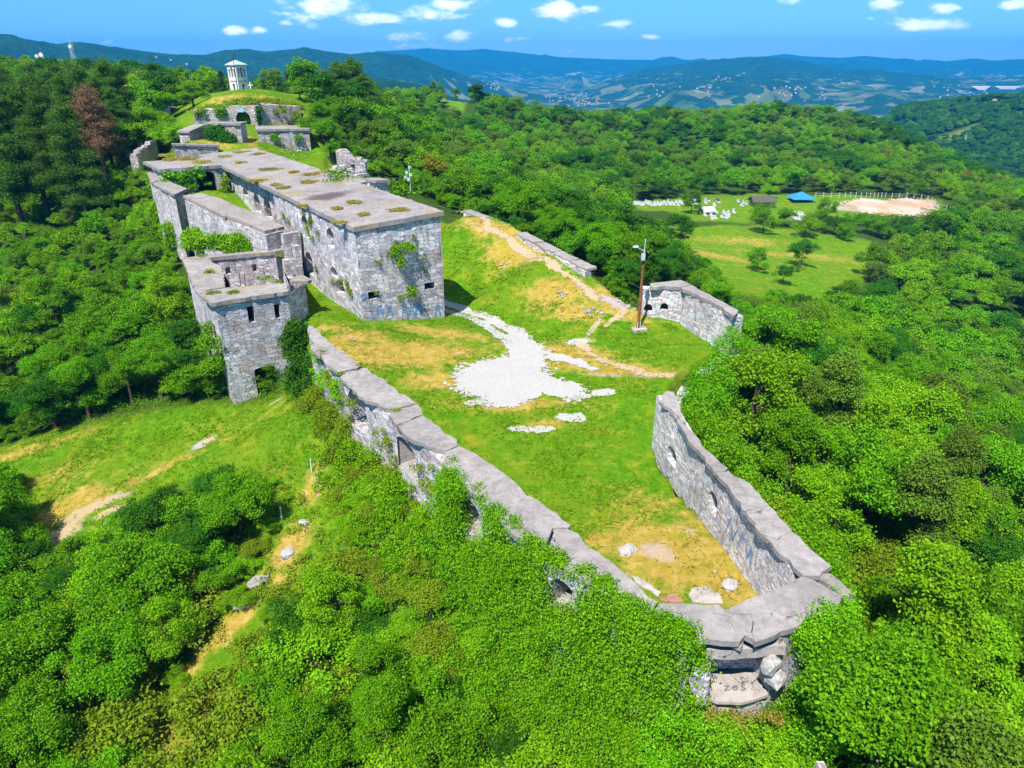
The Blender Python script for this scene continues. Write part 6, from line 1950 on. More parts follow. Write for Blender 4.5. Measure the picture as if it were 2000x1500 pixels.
# ------------------------------------------------------------------ climbers, tufts, undergrowth
ri5 = np.random.default_rng(21)
def climber(name, label, lobes, per=85, size=.17, mat='ivy', cat='ivy', group=None, up=.25, hemi=-.5):
    L = np.array(lobes, float)
    c = L[:, :3].mean(0)
    L2 = L.copy(); L2[:, :3] -= c
    me = leaf_mesh(name, leaf_arrays(L2, per, size, ri5, up, hemi), M[mat])
    o = bpy.data.objects.new(name, me); o.location = c; COL.objects.link(o)
    return tag(o, label, cat, group)

def wall_lobes(A, B, zlo, zhi, n, r=(.35, .7), out=.15, nrm=None, thin=.75):
    res = []
    A, B = V2(A), V2(B)
    for _ in range(n):
        t = ri5.random(); p = A.lerp(B, t)
        z0 = zlo if not callable(zlo) else zlo(t); z1 = zhi if not callable(zhi) else zhi(t)
        z = ri5.uniform(z0, z1); rr = ri5.uniform(*r)
        q = p + nrm * (out + ri5.uniform(-.1, .25))
        res.append((q.x, q.y, z, rr, rr, rr * thin))
    return res

# great ivy mat on the lower half of the long wall: clings to the face, rolls over the coping
lob = []
segs = [(k, oL[k], oL[k + 1], outn(oL[k], oL[k + 1], (iL[k] + iL[k + 1]) / 2)) for k in range(3, 8)]
for k, a, b, n in segs:
    L_ = (V2(b) - V2(a)).length
    cnt = int(L_ * 20)
    for _ in range(cnt):
        t = ri5.random(); p = V2(a).lerp(V2(b), t)
        zg = float(gz(*(p + n * 1.2)))
        z = ri5.uniform(zg, 4.4)
        f = (z - zg) / (4.4 - zg)
        q = p + n * (.15 + (1 - f) * ri5.uniform(.2, 1.3))
        px, py, d = proj(q.x, q.y, z)
        if (895 < px < 950 and 965 < py < 1065) or (1060 < px < 1125 and 1120 < py < 1192) or (px > 1345 and py > 1200) or px < 868: continue
        rr = ri5.uniform(.4, .75)
        lob.append((q.x, q.y, z, rr, rr, rr * .85))
    # over the top
    edge = fbm(np.linspace(0, 6, 60) + 3 * k, np.full(60, .5), 3)
    for j in range(int(L_ * 4.5)):
        t = ri5.random(); p = V2(a).lerp(V2(b), t)
        reach = np.interp(t, np.linspace(0, 1, 60), edge) * 1.5 - .25
        q = p - n * ri5.uniform(-.2, max(0, reach))
        px, py, d = proj(q.x, q.y, 4.35)
        if px > 1340 or px < 868 or (px < 930 and py > 900 and py < 968): continue
        rr = ri5.uniform(.22, .42)
        lob.append((q.x, q.y, 4.32, rr, rr, rr * .6))
climber('ivy', 'thick bright ivy mat rolling over the lower half of the long curtain wall', lob, 190, .11)
# ivy beside the gun room, right of the point
lob = []
ca, cb, cc = V2((L1 + .3, 21.6)), V2(P(1645, 1172, 4)), V2(P(1600, 1110, 4))
for a, b, n, cnt in ((ca, cb, Vector((.75, -.66)), 46), (cb, cc, Vector((1, -.1)), 20)):
    for _ in range(cnt):
        p = a.lerp(b, ri5.random()); zg = float(gz(*(p + n * 1.3)))
        z = ri5.uniform(zg, 4.1); f = (z - zg) / (4.1 - zg)
        q = p + n * (.2 + (1 - f) * ri5.uniform(.3, 1.6)); rr = ri5.uniform(.4, .75)
        lob.append((q.x, q.y, z, rr, rr, rr * .85))
climber('ivy', 'ivy bank hanging from the right side of the bastion point', lob, 190, .11)
# the ivy runs on down the slope as a low rolling bank
lob = []
for k, a, b, n in segs[1:]:
    for _ in range(int((V2(b) - V2(a)).length * 16)):
        p = V2(a).lerp(V2(b), ri5.random()) + n * ri5.uniform(1.0, 6.5)
        px, py, d = proj(p.x, p.y, float(gz(p.x, p.y)))
        if 1085 < px < 1150 and 1190 < py < 1262: continue
        rr = ri5.uniform(.4, .85); lob.append((p.x, p.y, float(gz(p.x, p.y)) + ri5.uniform(.1, .5), rr, rr, rr * .7))
climber('ivy', 'low rolling ivy bank spreading down the slope below the long curtain wall', lob, 175, .115)
lob = []
for _ in range(34):
    x = ri5.uniform(cx0 - 2.6, cx1 + 2.4); y = 20.3 - ri5.uniform(0, 1.6); z = ri5.uniform(float(gz(x, y)), .45 if cx0 - .4 < x < cx1 else 1.6)
    rr = ri5.uniform(.4, .7); lob.append((x, y, z, rr, rr, rr * .8))
lob2 = [(ri5.uniform(cx0 - .2, cx1 + .3), 20.55 - ri5.uniform(0, .5), .45 + ri5.uniform(-.2, .12), .25, .25, .2) for _ in range(22)]
climber('weeds', 'ochre weeds along the broken rim of the gun room floor', lob2, 120, .12, 'drygrass', 'weeds')
climber('ivy', 'green creeper below and beside the open gun room floor', lob, 185, .11)
lob = wall_lobes((L0 - .2, yf + .7), (cx0 - .25, yf - .05), -1.5, 3.6, 26, (.3, .5), .2, Vector((-.2, -1)).normalized())
climber('ivy', 'ivy curtain at the left jamb of the gun room', lob, 190, .11)

def px_blob(name, label, pts, mat='ivy', per=90, size=.16, cat='ivy', n=30, r=(.3, .6)):
    """pts: (px,py,Y, spread px x, spread px y)"""
    lob = []
    for px, py, Y, sx_, sy_, k in pts:
        for _ in range(k):
            p = PY(px + ri5.uniform(-sx_, sx_), py + ri5.uniform(-sy_, sy_), Y + ri5.uniform(-.3, .3))
            rr = ri5.uniform(*r); lob.append((*p, rr, rr, rr * .85))
    return climber(name, label, lob, per, size, mat, cat)
px_blob('wall_bush', 'tall dark bush filling the corner between the tower and the curtain wall', [(580, 672, 60.5, 20, 36, 22), (588, 725, 59.4, 24, 34, 24), (614, 735, 56.0, 16, 26, 14), (575, 640, 61, 12, 10, 6), (598, 770, 57.2, 16, 16, 12)], 'leaf_dark', 85, .19, 'bush', r=(.5, .85))
px_blob('ivy', 'ivy clinging to the outer left corner of the tower', [(418, 690, 60.4, 14, 34, 14), (402, 655, 62.5, 6, 30, 6)], 'ivy', 80, .19, r=(.45, .8))
# hanging plants on the upper part of the long wall
for (k, a, b, lab, nn_) in ((0, .35, 1.0, 'straggling weeds on the upper end of the long curtain wall', 22), (1, .0, .14, 'weedy creepers left of the arched embrasure', 9), (1, .6, 1.0, 'bright creepers right of the arched embrasure', 14), (2, .45, 1.0, 'green creepers between the two splayed embrasures', 26)):
    A_, B_ = V2(oL[k]).lerp(V2(oL[k + 1]), a), V2(oL[k]).lerp(V2(oL[k + 1]), b)
    climber('creeper', lab, wall_lobes(A_, B_, -1.2, 3.6, nn_, (.22, .45), .1, outn(oL[k], oL[k + 1], iL[k])), 80, .15, 'weed', 'creeper')
lob = wall_lobes(V2(oL[3]).lerp(V2(oL[4]), .02), V2(oL[3]).lerp(V2(oL[4]), .3), .2, 4.0, 40, (.3, .6), .3, outn(oL[3], oL[4], iL[3]))
climber('creeper', 'dense creeper over the wall right of the middle splayed embrasure', lob, 180, .11, 'ivy', 'creeper')
climber('ivy', 'ivy covering the front of the cross wing left of its dark doorway', wall_lobes(W0, G0 - (G0 - W0).normalized() * 3.2, 6.0, 10.6, 44, (.4, .7), .25, nW), 60, .26)
climber('ivy', 'ivy tuft hanging at the right jamb of the dark doorway', wall_lobes(G0 - (G0 - W0).normalized() * 1.2, G0, 6.5, 10.2, 9, (.3, .5), .2, nW), 60, .26)
px_blob('ivy', 'ivy filling the gap between the two runs of lane wall', [(362, 405, 100, 12, 20, 20)], 'ivy', 60, .26, r=(.5, .9))
px_blob('ivy', 'bright ivy heap on the near end of the lane wall', [(497, 470, 81.6, 12, 20, 14), (470, 488, 81, 20, 6, 8)], 'ivy', 65, .24, r=(.5, .85))
px_blob('ivy', 'ivy sheet on the left rampart block', [(425, 262, 133.2, 16, 12, 26), (446, 272, 133.1, 8, 14, 12)], 'leaf_dark', 45, .32, r=(.6, 1.1))
px_blob('wall_bush', 'bushes along the foot of the lane wall', [(430, 475, 82, 60, 10, 30), (345, 460, 100, 16, 16, 22), (305, 420, 108, 12, 22, 22), (385, 470, 92, 20, 14, 20)], 'leaf_light', 60, .24, 'bush', r=(.6, 1.1))
px_blob('wall_shrub', 'big bush rooted high in the front wall of the fortress', [(777, 490, 68.2, 12, 14, 12), (800, 482, 68.9, 12, 8, 6), (780, 515, 68.3, 5, 10, 3)], 'leaf_light', 75, .17, 'bush', r=(.25, .5))
px_blob('wall_shrub', 'green bush rooted low in the front wall of the fortress', [(792, 570, 69.1, 18, 8, 10), (800, 558, 69.2, 6, 8, 4)], 'leaf_light', 75, .17, 'bush', r=(.25, .45))
# small weeds in the joints of the fortress
for k in range(8):
    s = ri5.uniform(.3, 9); z = ri5.uniform(2, 10); p = A + dF * s + nF * .1
    climber('wall_weed', 'small weed tuft in the joints of the fortress front wall', [(p.x, p.y, z, .25, .25, .3), (p.x + .1, p.y, z - .2, .25, .25, .3)], 80, .14, 'weed', 'weed', 'weeds in the front wall of the fortress')
for k in range(16):
    s = ri5.uniform(1, 26); z = ri5.uniform(3, 10); p = A + dL * s + nL * .1
    climber('wall_weed', 'small weed tuft hanging from the fortress side wall', [(p.x, p.y, z, .3, .3, .4), (p.x + .1, p.y, z - .28, .32, .32, .4)], 80, .16, 'weed', 'weed', 'weeds in the side wall of the fortress')
px_blob('creeper', 'vertical strip of creeper where the side wall steps back', [(547, 415, float((LB + dL * .6).y), 5, 22, 14)], 'weed', 60, .2, 'creeper', r=(.3, .5))
px_blob('creeper', 'creeper strip at the far end of the lane side wall', [(437, 362, float((A + dL * 52).y), 4, 16, 10)], 'weed', 50, .25, 'creeper', r=(.4, .6))
# dry tufts on the roof
def zroof(p): return 10.9 + (p - A0).dot(-nL) * .062
for px, py, r in ((525, 333, 1.5), (468, 318, .8), (502, 352, 1.3), (540, 360, .7), (602, 358, 1.0), (690, 398, .9), (658, 407, .6), (778, 415, .9), (665, 432, .6), (712, 420, .5), (556, 366, .8), (640, 342, 1.2), (610, 345, .8), (470, 300, 1.6), (440, 306, 1.0), (575, 340, .7), (590, 400, .4), (505, 305, 1.1)):
    p = P(px, py, 11.1); p = V2(p); z = zroof(p)
    lob = [(p.x + ri5.normal(0, r * .42), p.y + ri5.normal(0, r * .36), z + .08, ri5.uniform(.3, .5), ri5.uniform(.3, .5), .14) for _ in range(int(12 * r) + 3)]
    climber('grass_tuft', 'dry yellow grass tuft growing on the long fortress roof', lob, 70, .2, 'drygrass', 'grass tuft', 'dry grass tufts on the long roof', .1, 0)
for px, py, z_ in ((340, 313, 10.95), (325, 305, 10.95), (365, 312, 10.95), (395, 318, 10.95)):
    p = P(px, py, z_)
    lob = [(p[0] + ri5.normal(0, .6), p[1] + ri5.normal(0, .5), z_ + .08, .5, .5, .22) for _ in range(12)]
    climber('grass_tuft', 'ochre grass patch on the roof of the cross wing', lob, 40, .25, 'drygrass', 'grass tuft', 'ochre grass on the cross wing roof', .1, 0)
for px, py in ((410, 532), (418, 572), (455, 572), (535, 552), (550, 500), (395, 500), (515, 545)):
    p = P(px, py, 5.65)
    lob = [(p[0] + ri5.normal(0, .25), p[1] + ri5.normal(0, .22), 5.68, .28, .28, .16) for _ in range(7)]
    climber('grass_tuft', 'grass tuft on the broken tower roof', lob, 80, .17, 'weed', 'grass tuft', 'grass tufts on the tower roof', .1, 0)
for px, py in ((629, 688), (661, 730), (700, 713), (770, 800)):
    p = P(px, py, 4.42)
    lob = [(p[0] + ri5.uniform(-.35, .35), p[1] + ri5.uniform(-.25, .25), 4.44, .2, .2, .14) for _ in range(4)]
    climber('grass_tuft', 'grass tuft in a joint of the long curtain wall coping', lob, 110, .12, 'weed', 'grass tuft', 'grass tufts in the coping joints', .1, 0)

# creeper bank against the outside of the right curtain wall
lob = []
for k in range(len(ro) - 1):
    n = outn(ro[k], ro[k + 1], (ri[k] + ri[k + 1]) / 2)
    for _ in range(int((ro[k + 1] - ro[k]).length * 6)):
        p = ro[k].lerp(ro[k + 1], ri5.random()) + n * ri5.uniform(.5, 2.4)
        z = ri5.uniform(1.5, 4.2 if k < 4 else 3.4); rr = ri5.uniform(.45, .85)
        lob.append((p.x, p.y, z, rr, rr, rr * .8))
climber('creeper', 'bright green creeper bank pressed against the outside of the right curtain wall', lob, 130, .135, 'ivy', 'creeper')
lob = []
for _ in range(90):
    t = ri5.random(); p = Vector((11.2, 44)).lerp(Vector((20.3, 58.5)), t) + Vector((.8, -.55)) * ri5.uniform(-.45, 2.6)
    z = ri5.uniform(-.5, 3.6 if t < .75 else 4.2); rr = ri5.uniform(.5, .95); lob.append((p.x, p.y, z, rr, rr, rr * .85))
climber('creeper', 'leafy bank hiding the gap between the right curtain wall and the angled wall', lob, 100, .16, 'leaf', 'creeper')

# weeds and brambles banked against the outer foot of the long wall
def bank(name, label, k0, k1, n, lo_, hi_, zmax, mat, per, size, skip=()):
    lob = []
    for _ in range(n):
        k = int(ri5.integers(k0, k1 + 1)); t = ri5.random()
        nn_ = outn(oL[k], oL[k + 1], (iL[k] + iL[k + 1]) / 2)
        dd = ri5.uniform(lo_, hi_); p = V2(oL[k]).lerp(V2(oL[k + 1]), t) + nn_ * dd
        zg = float(gz(p.x, p.y)); z = zg + ri5.uniform(.05, zmax) * (1 - .55 * (dd - lo_) / (hi_ - lo_))
        px, py, d = proj(p.x, p.y, z + .3)
        if any(x0 < px < x1 and y0 < py < y1 for x0, y0, x1, y1 in skip): continue
        rr = ri5.uniform(.3, .62); lob.append((p.x, p.y, z, rr, rr, rr * .9))
    return climber(name, label, lob, per, size, mat, 'bush')
OPN = ((680, 765, 722, 842), (775, 860, 815, 912), (900, 975, 940, 1025))
bank('bush_bank', 'bright weeds banked against the foot of the long wall beside the tower', 0, 1, 90, .1, 1.8, 1.3, 'weed', 120, .14, OPN)
bank('bush_bank', 'leafy bushes banked against the long wall below its embrasures', 1, 2, 110, .3, 3.6, 1.7, 'leaf_light', 120, .14, OPN)
bank('bush_bank', 'dark leafy bushes banked against the long wall before the ivy begins', 2, 4, 120, .4, 4.2, 1.8, 'leaf', 120, .14, OPN)
climber('creeper', 'ragged creepers hanging below the coping at the upper end of the long wall', wall_lobes(oL[0], V2(oL[0]).lerp(V2(oL[1]), .95), .4, 3.9, 26, (.25, .5), .1, outn(oL[0], oL[1], (iL[0] + iL[1]) / 2)), 110, .14, 'ivy', 'creeper')
# fringe of rank weeds round the brow of the mound, over the stone face
lob = []
for px in np.arange(380, 588, 2.2):
    Yb = np.interp(px, [376, 450, 503, 586], [150, 151, 151.5, 157.5]) + ri5.uniform(0, 3.5)
    p = PY(px + ri5.uniform(-2, 2), 205, Yb); zg = float(gz(p[0], p[1])); rr = ri5.uniform(.45, .9); lob.append((p[0], p[1], zg + .1, rr, rr, rr * .7))
climber('weeds', 'rank orange green weeds fringing the brow of the mound above the vault', lob, 45, .26, 'weed', 'weeds')
px_blob('wall_bush', 'dark bush hanging over the stone face right of the vault mouth', [(504, 220, 149.8, 4, 18, 12)], 'leaf_dark', 60, .24, 'bush', r=(.35, .65))
px_blob('wall_bush', 'green bush spilling down the stone face left of the vault mouth', [(430, 222, 149.2, 8, 10, 10)], 'leaf', 60, .24, 'bush', r=(.35, .7))
px_blob('creeper', 'straggling creeper on the tall tan retaining wall of the mound', [(545, 212, 152.2, 16, 8, 9), (574, 226, 154.6, 8, 8, 6)], 'weed', 45, .25, 'creeper', r=(.3, .6))
px_blob('creeper', 'straggling creeper on the ruined left retaining wall of the mound', [(392, 222, 148.2, 10, 8, 8)], 'weed', 45, .25, 'creeper', r=(.3, .6))
px_blob('weeds', 'orange weeds on the terrace between the cross wing roof and the rampart', [(385, 288, 128.5, 40, 4, 26)], 'weed', 40, .26, 'weeds', r=(.3, .6))
px_blob('wall_shrub', 'two small shrubs rooted in the face of the square rampart block', [(537, 268, 137.6, 5, 8, 5), (582, 272, 139, 5, 7, 4)], 'leaf', 45, .25, 'bush', r=(.4, .7))
# low undergrowth under and between the crowns near the fort
ul = []
for x0, x1, y0, y1, n in ((-62, 40, 8, 80, 15000),):
    X = ri5.uniform(x0, x1, n); Y = ri5.uniform(y0, y1, n)
    k_ = (poly_sd(FORT, X, Y) < -.8) & (poly_sd(LAWN, X, Y) < -1.2) & (np.hypot(X, Y) > 14)
    X, Y = X[k_], Y[k_]; Z = gz(X, Y); r_u = ri5.uniform(.28, .6, len(X))
    ul.append(np.stack([X, Y, Z + .12, r_u, r_u, r_u * .7], 1))
ul = np.vstack(ul)
ul = ul[(A_DRY[np.clip(np.searchsorted(GY, ul[:, 1]) - 1, 0, len(GY) - 1), np.clip(np.searchsorted(GX, ul[:, 0]) - 1, 0, len(GX) - 1)] < .42) | (ri5.random(len(ul)) < .3)]
rough_ = poly_sd(ROUGH, ul[:, 0], ul[:, 1]) > -.5
for nm, sel, mt, lb in (('undergrowth', ~rough_, 'leaf', 'low green undergrowth between the trees around the fortress'), ('weeds', rough_ & (fbm(ul[:, 0] * .4, ul[:, 1] * .4, 3) > .46), 'weed', 'rank weeds over the rough foreground slope')):
    me = leaf_mesh(nm, leaf_arrays(ul[sel], 26 if nm == 'undergrowth' else 40, .17, ri5, .4, -.1), M[mt])
    o = bpy.data.objects.new(nm, me); COL.objects.link(o); o['kind'] = 'stuff'; o['label'] = lb

# ---- grass: short tufts over the yard, the bank and the lawn
gp = []
for x0, x1, y0, y1, n, test in ((-30, 22, 20, 110, 52000, lambda X, Y: poly_sd(FORT, X, Y) > 1.2), (-75, -8, 34, 85, 46000, lambda X, Y: (poly_sd(LAWN, X, Y) > -1.5) | (poly_sd(ROUGH, X, Y) > -1)), (-62, -38, 118, 185, 9000, lambda X, Y: poly_sd(FORT, X, Y) > 1.0)):
    X = ri5.uniform(x0, x1, n); Y = ri5.uniform(y0, y1, n)
    k_ = test(X, Y)
    for po, m_ in ((YARD, .3), (ROAD, .2), (SPUR, 0)): k_ &= poly_sd(po, X, Y) < m_
    gp.append(np.stack([X[k_], Y[k_]], 1))
gp = np.vstack(gp)
inblk = np.zeros(len(gp), bool)
for po in ([A0, B0, R2, R1], T, [W0, G0, G0 + dL * 11, W0 + dL * 11]): inblk |= poly_sd([tuple(p) for p in po], gp[:, 0], gp[:, 1]) > -.3
gp = gp[~inblk]
gi = np.clip(np.searchsorted(GX, gp[:, 0]) - 1, 0, len(GX) - 2); gj = np.clip(np.searchsorted(GY, gp[:, 1]) - 1, 0, len(GY) - 2)
dr = A_DRY[gj, gi] + (fbm(gp[:, 0] * .5, gp[:, 1] * .5, 3) - .5) * 1.1; br = A_BARE[gj, gi]
ok_ = ri5.random(len(gp)) > np.clip(br * 1.2, 0, .95)
gp, dr = gp[ok_], dr[ok_]
lush = fbm(gp[:, 0] * .3 + 4, gp[:, 1] * .3, 4)
keep_ = ri5.random(len(gp)) < np.clip((lush - .3) * 3, .15, 1) * np.where(dr > .35, .45, 1)
gp, dr, lush = gp[keep_], dr[keep_], lush[keep_]
NB = 4
base = np.repeat(np.column_stack([gp, gz(gp[:, 0], gp[:, 1])]), NB, 0)
base[:, :2] += ri5.normal(0, .13, (len(base), 2))
hgt = ri5.uniform(.05, .17, len(base)) * np.repeat(.6 + lush, NB)
a_ = ri5.uniform(0, 6.28, len(base)); w_ = ri5.uniform(.03, .07, len(base))
lean_ = ri5.normal(0, .2, (len(base), 2))
dx = np.stack([np.cos(a_) * w_, np.sin(a_) * w_, np.zeros(len(base))], 1)
tipv = base + np.column_stack([lean_, hgt])
qv = np.stack([base - dx - [0, 0, .03], base + dx - [0, 0, .03], tipv + dx * .35, tipv - dx * .35], 1)
dry_ = np.repeat(dr > .42, NB)
me = leaf_mesh('grass', qv.reshape(-1, 3), M['sward'])
me.materials.append(M['drygrass']); me.polygons.foreach_set('material_index', dry_.astype(np.int32)); me.update()
o = bpy.data.objects.new('grass', me); COL.objects.link(o); o['kind'] = 'stuff'; o['label'] = 'short green and dry grass of the yard, bank and lawn'

# ---- loose stones and slabs
def stone(name, label, px, py, s, mat, sub=2, group=None, seed=None):
    p = hit(px, py); mb = MB(); rock_mesh(mb, (p[0], p[1], p[2] + s[2] * .35), s, seed if seed is not None else px * .37, 0, sub)
    return tag(obj(name, mb, M[mat], None, p), label, 'stone' if name != 'stone_slab' else 'slab', group)
def flat(label, px, mat, th=.1, seed=1):
    pts = [hit(*q) for q in px]; c = np.mean(pts, 0)
    o4 = jag([(p[0], p[1]) for p in pts], .3, .05, seed)
    mb = MB(); mb.prism(o4, [float(gz(*q)) + th for q in o4], th + .3)
    tag(obj('stone_slab', mb, M[mat], None, tuple(c)), label, 'slab')
flat('flat grey stone slab lying in the rough grass of the foreground', [(482, 1145), (500, 1128), (526, 1124), (524, 1136), (500, 1150), (484, 1153)], 'concrete_dirty', .15, 3)
flat('reddish flat sheet lying by the inner corner of the bastion', [(1288, 1172), (1320, 1163), (1333, 1178), (1292, 1179)], 'redstone', .1, 4)
flat('large white stone slab at the inner corner of the bastion', [(1350, 1150), (1380, 1146), (1406, 1166), (1412, 1180), (1352, 1178), (1345, 1164)], 'floor_slab', .07, 5)
flat('white broken slab along the foot of the long wall', [(1222, 1118), (1250, 1130), (1290, 1158), (1285, 1168), (1250, 1146)], 'floor_slab', .07, 6)
stone('boulder', 'white flat boulder on the bare patch near the bastion', 1225, 1078, (.55, .42, .2), 'palestone')
stone('boulder', 'pale squared block on dry grass beside the right curtain wall', 1425, 1146, (.5, .4, .18), 'palestone')
stone('boulder', 'small white rock right of the reddish sheet', 1395, 1118, (.12, .1, .08), 'palestone')
stone('boulder', 'white stone near the dirt path in the rough foreground', 594, 1022, (.4, .25, .15), 'palestone')
stone('boulder', 'pale boulder on the bare earth of the rough foreground', 562, 1083, (.42, .5, .25), 'palestone')
stone('boulder', 'grey boulder just below the flat grey slab', 470, 1185, (.5, .35, .25), 'greystone')
stone('boulder', 'white boulder by the ashen patch on the lawn', 208, 1027, (.4, .2, .15), 'palestone')
for k, (px, py, n, sp, lab) in enumerate([(980, 521, 9, .6, 'rubble stone in the small heap on the grassy bank'), (1096, 573, 7, .6, 'rubble stone in the heap by the bank path'), (1205, 590, 22, 2.0, 'rubble stone of the collapsed wall end by the pole'), (1150, 612, 10, 1.2, 'rubble stone at the foot of the bank'), (900, 415, 14, 1.6, 'rubble stone at the broken start of the parapet'), (190, 352, 12, 2.4, 'rubble stone on the yellow clearing'), (570, 300, 14, 2.2, 'fallen stone below the square rampart block'), (670, 318, 10, 2.0, 'fallen stone at the tan ruined stub')]):
    c = hit(px, py)
    for j in range(n):
        x, y = c[0] + random.gauss(0, sp * .6), c[1] + random.gauss(0, sp * .6)
        s = random.uniform(.10, .30); z = float(gz(x, y))
        mb = MB(); rock_mesh(mb, (x, y, z + s * .2), (s, s * .8, s * .55), j + k * 31, 0, 1)
        tag(obj('rubble_stone', mb, M['palestone' if random.random() < .55 else 'greystone'], None, (x, y, z)), lab, 'stone', f'loose stones {k + 1}' if False else lab.replace('rubble stone', 'rubble stones').replace('fallen stone', 'fallen stones'))
for k in range(14):
    ks = random.choice([0, 0, 1, 1, 2, 4]); t = random.random()
    n = outn(oL[ks], oL[ks + 1], iL[ks]); p = V2(oL[ks]).lerp(V2(oL[ks + 1]), t) + n * random.uniform(.2, .8)
    s = random.uniform(.08, .24); z = float(gz(p.x, p.y)); mb = MB(); rock_mesh(mb, (p.x, p.y, z + s * .2), (s, s * .8, s * .6), k + 400, 0, 1)
    tag(obj('rubble_stone', mb, M['palestone' if k % 2 else 'greystone'], None, (p.x, p.y, z)), 'rubble stone at the outer foot of the long curtain wall', 'stone', 'rubble at the foot of the long curtain wall')
for px, py, h, lab in ((609, 923, 1.1, 'thin white marker post in the weeds beside the dirt path'), (551, 1018, 1.1, 'thin white marker post lower down the rough slope'), (1662, 1232, 1.4, 'white post among bushes right of the bastion')):
    p = hit(px, py)
    t = thing('marker_post', lab, 'post', p)
    mb = MB(); mb.tube([(p[0], p[1], p[2] - .2), (p[0] + .03, p[1], p[2] + h)], .05, 6); obj('post', mb, M['white'], t)
    mb = MB(); mb.tube([(p[0] + .03, p[1], p[2] + h), (p[0] + .03, p[1], p[2] + h + .06)], .06, 6); obj('cap', mb, M['steel'], t)

# ---- cemetery, gazebo, fence, huts on the far meadow
def gravestone(px, py, mat, label, group):
    p = hit(px, py); w_ = random.uniform(.7, 1.0); h = random.uniform(.9, 1.4)
    t = thing('gravestone', label, 'gravestone', p, group)
    mb = MB(); mb.box((p[0], p[1], p[2] - .2), (w_, .3, h), random.uniform(-.1, .1), 0, .85); obj('headstone', mb, mat, t)
    mb = MB(); mb.box((p[0], p[1] - 1.0, p[2] - .15), (w_ * 1.1, 1.7, .35)); obj('kerb', mb, M['marble'], t)
for k in range(26):
    gravestone(1232 + k * 4.0 + random.uniform(-1, 1), 398 + random.uniform(-2.5, 3), M['marble'], 'white gravestone in the long row at the left of the cemetery', 'white gravestones of the long row')
for k in range(20):
    gravestone(random.uniform(1345, 1480), random.uniform(388, 402), random.choice([M['marble'], M['darkgranite'], M['palestone']]), 'gravestone scattered behind the tree in the middle cemetery', 'gravestones of the middle cemetery')
for k in range(16):
    gravestone(random.uniform(1374, 1432), random.uniform(414, 427), M['marble'], 'white tomb in the fenced near corner of the cemetery', 'white tombs of the near corner')
for k in range(10):
    gravestone(random.uniform(1540, 1570), random.uniform(418, 430), M['marble'], 'pale tomb half hidden by trees right of the dark hut', 'pale tombs right of the dark hut')
c = hit(1563, 393)
gt = thing('gazebo', 'open gazebo with a blue hipped roof beside the cemetery', 'gazebo', c)
gw = 3.6; ez = hz(386, c[1]); az_ = hz(374, c[1])
for k, (sx_, sy_) in enumerate(((-1, -1), (1, -1), (1, 1), (-1, 1))):
    mb = MB(); mb.box((c[0] + sx_ * gw * .8, c[1] + sy_ * gw * .8, c[2] - .4), (.3, .3, ez - c[2] + .4)); obj('post', mb, M['darkwood'], gt)
mb = MB(); q = [(c[0] + sx_ * gw * 1.1, c[1] + sy_ * gw * 1.1, ez) for sx_, sy_ in ((-1, -1), (1, -1), (1, 1), (-1, 1))]
for i in range(4): mb.face([q[i], q[(i + 1) % 4], (c[0], c[1], az_)])
mb.face([(x, y, z - .15) for x, y, z in q][::-1])
for i in range(4):
    a, b = q[i], q[(i + 1) % 4]; mb.face([(a[0], a[1], a[2] - .15), (b[0], b[1], b[2] - .15), b, a])
obj('roof', mb, M['blueroof'], gt)
mb = MB(); mb.box((c[0], c[1], c[2] - .3), (gw * 1.8, gw * 1.8, .4)); obj('floor', mb, M['concrete'], gt)
c = hit(1487, 403)
house('dark_hut', 'low dark hut with a brownish roof among the graves', c[0], c[1], c[2], 7, 4.5, 2.0, 1.2, .05, M['darkwood'], M['darkgranite'])
c = hit(1402, 421)
house('grey_roofed_shelter', 'small grey roofed shelter at the corner of the white tombs', c[0] - 3, c[1] + 2, c[2], 3.4, 2.6, 1.3, .9, .3, M['steel'], M['marble'])
fp_ = [(1592, 386), (1640, 387), (1690, 387), (1730, 386), (1780, 387), (1808, 392), (1823, 398), (1826, 406), (1847, 412)]
pts = [hit(*p) for p in fp_]
fence = thing('paddock_fence', 'white concrete post fence with wires round the sand paddock', 'fence', pts[3])
cum = [0]
for a, b in zip(pts, pts[1:]): cum.append(cum[-1] + math.hypot(b[0] - a[0], b[1] - a[1]))
n = int(cum[-1] / 2.6); top = []
for k in range(n + 1):
    s = cum[-1] * k / n
    x = np.interp(s, cum, [p[0] for p in pts]); y = np.interp(s, cum, [p[1] for p in pts]); z = float(gz(x, y))
    mb = MB(); mb.box((x, y, z - .3), (.22, .22, 2.2), random.uniform(0, 1), 0, .8); obj('post', mb, M['marble'], fence)
    top.append((x, y, z))
for hgt in (.7, 1.5):
    mb = MB(); mb.tube([(x, y, z + hgt) for x, y, z in top], .02, 4); obj('wire', mb, M['steel'], fence)

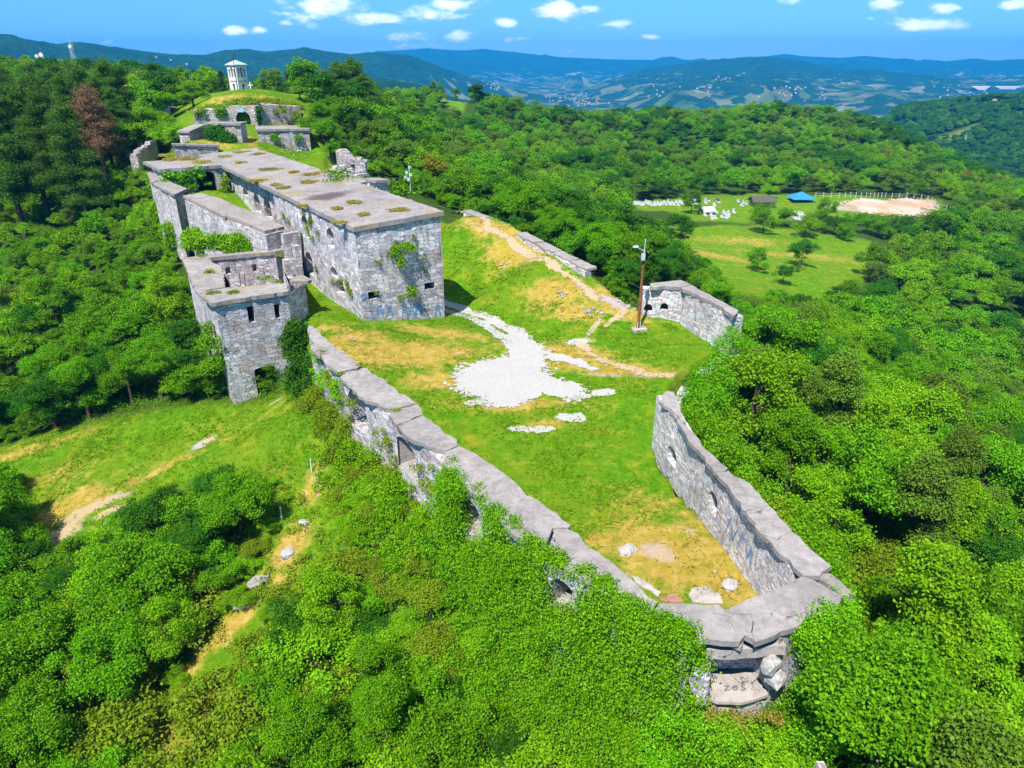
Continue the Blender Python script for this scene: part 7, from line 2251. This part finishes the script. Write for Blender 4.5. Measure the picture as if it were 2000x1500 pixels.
# ---- houses of the far villages: each a thing, one of each kind copied
M['cream'] = plain('cream_render', (.55, .53, .5), .9, .1, .1, .5)
hr, hwht = M['tile'], M['white']
def far_house_mesh(w_, d_, h, r):
    mb = MB(); a, b = w_ / 2, d_ / 2
    for p, s in (((-a, -b), (a, -b)), ((a, -b), (a, b)), ((a, b), (-a, b)), ((-a, b), (-a, -b))):
        mb.face([(*p, -4), (*s, -4), (*s, h), (*p, h)], 0)
    mb.face([(a, -b, h), (a, b, h), (a, 0, h + r)], 0); mb.face([(-a, b, h), (-a, -b, h), (-a, 0, h + r)], 0)
    mb.face([(-a - .5, -b - .5, h - .3), (a + .5, -b - .5, h - .3), (a + .5, 0, h + r), (-a - .5, 0, h + r)], 1)
    mb.face([(a + .5, b + .5, h - .3), (-a - .5, b + .5, h - .3), (-a - .5, 0, h + r), (a + .5, 0, h + r)], 1)
    return mb
kinds_ = []
for i, (w_, d_, h, r, rm) in enumerate([(11, 9, 6, 3.2, M['tile']), (14, 10, 6.5, 3.4, M['tile']), (18, 12, 7, 2.5, M['steel'])]):
    mb = far_house_mesh(w_, d_, h, r)
    o = obj('village_house', mb, [M['cream'], rm], None, (0, 0, 0)); kinds_.append(o)
used = [False] * 3
def village(label, group, x0, x1, y0, y1, n, big=1.0):
    for _ in range(n):
        px, py = random.gauss((x0 + x1) / 2, (x1 - x0) / 4.2), random.uniform(y0, y1)
        p = far_hit(px, py)
        i = random.choice([0, 0, 1, 1, 2])
        o = kinds_[i] if not used[i] else kinds_[i].copy()
        if used[i]: COL.objects.link(o)
        used[i] = True
        o.location = p; o.rotation_euler = (0, 0, random.uniform(-.6, .6)); o.scale = (big * .44,) * 3
        tag(o, label, 'house', group)
village('red roofed house in the dense valley village right of the lone round tree', 'houses of the dense valley village', 1060, 1195, 183, 208, 60, 1.15)
village('house of the small village on the slope above the lone round tree', 'houses above the lone round tree', 945, 985, 160, 176, 14, 1.2)
village('white house scattered across the middle of the valley', 'houses scattered in mid valley', 1200, 1470, 165, 192, 16, 1.3)
village('house of the bright hamlet below the right hill', 'houses of the bright hamlet', 1385, 1435, 150, 160, 7, 1.2)
village('house of the village strip in the right valley', 'houses of the right valley strip', 1500, 1640, 168, 198, 22, 1.2)
village('house in the cluster at the far right end of the valley', 'houses at the far right of the valley', 1810, 1960, 168, 200, 30, 1.1)
village('red roofed house on the near right valley meadow', 'houses on the near right meadow', 1730, 1790, 216, 226, 4, .8)
village('pale house high on the left hills', 'houses on the left hills', 250, 420, 112, 150, 10, 1.0)
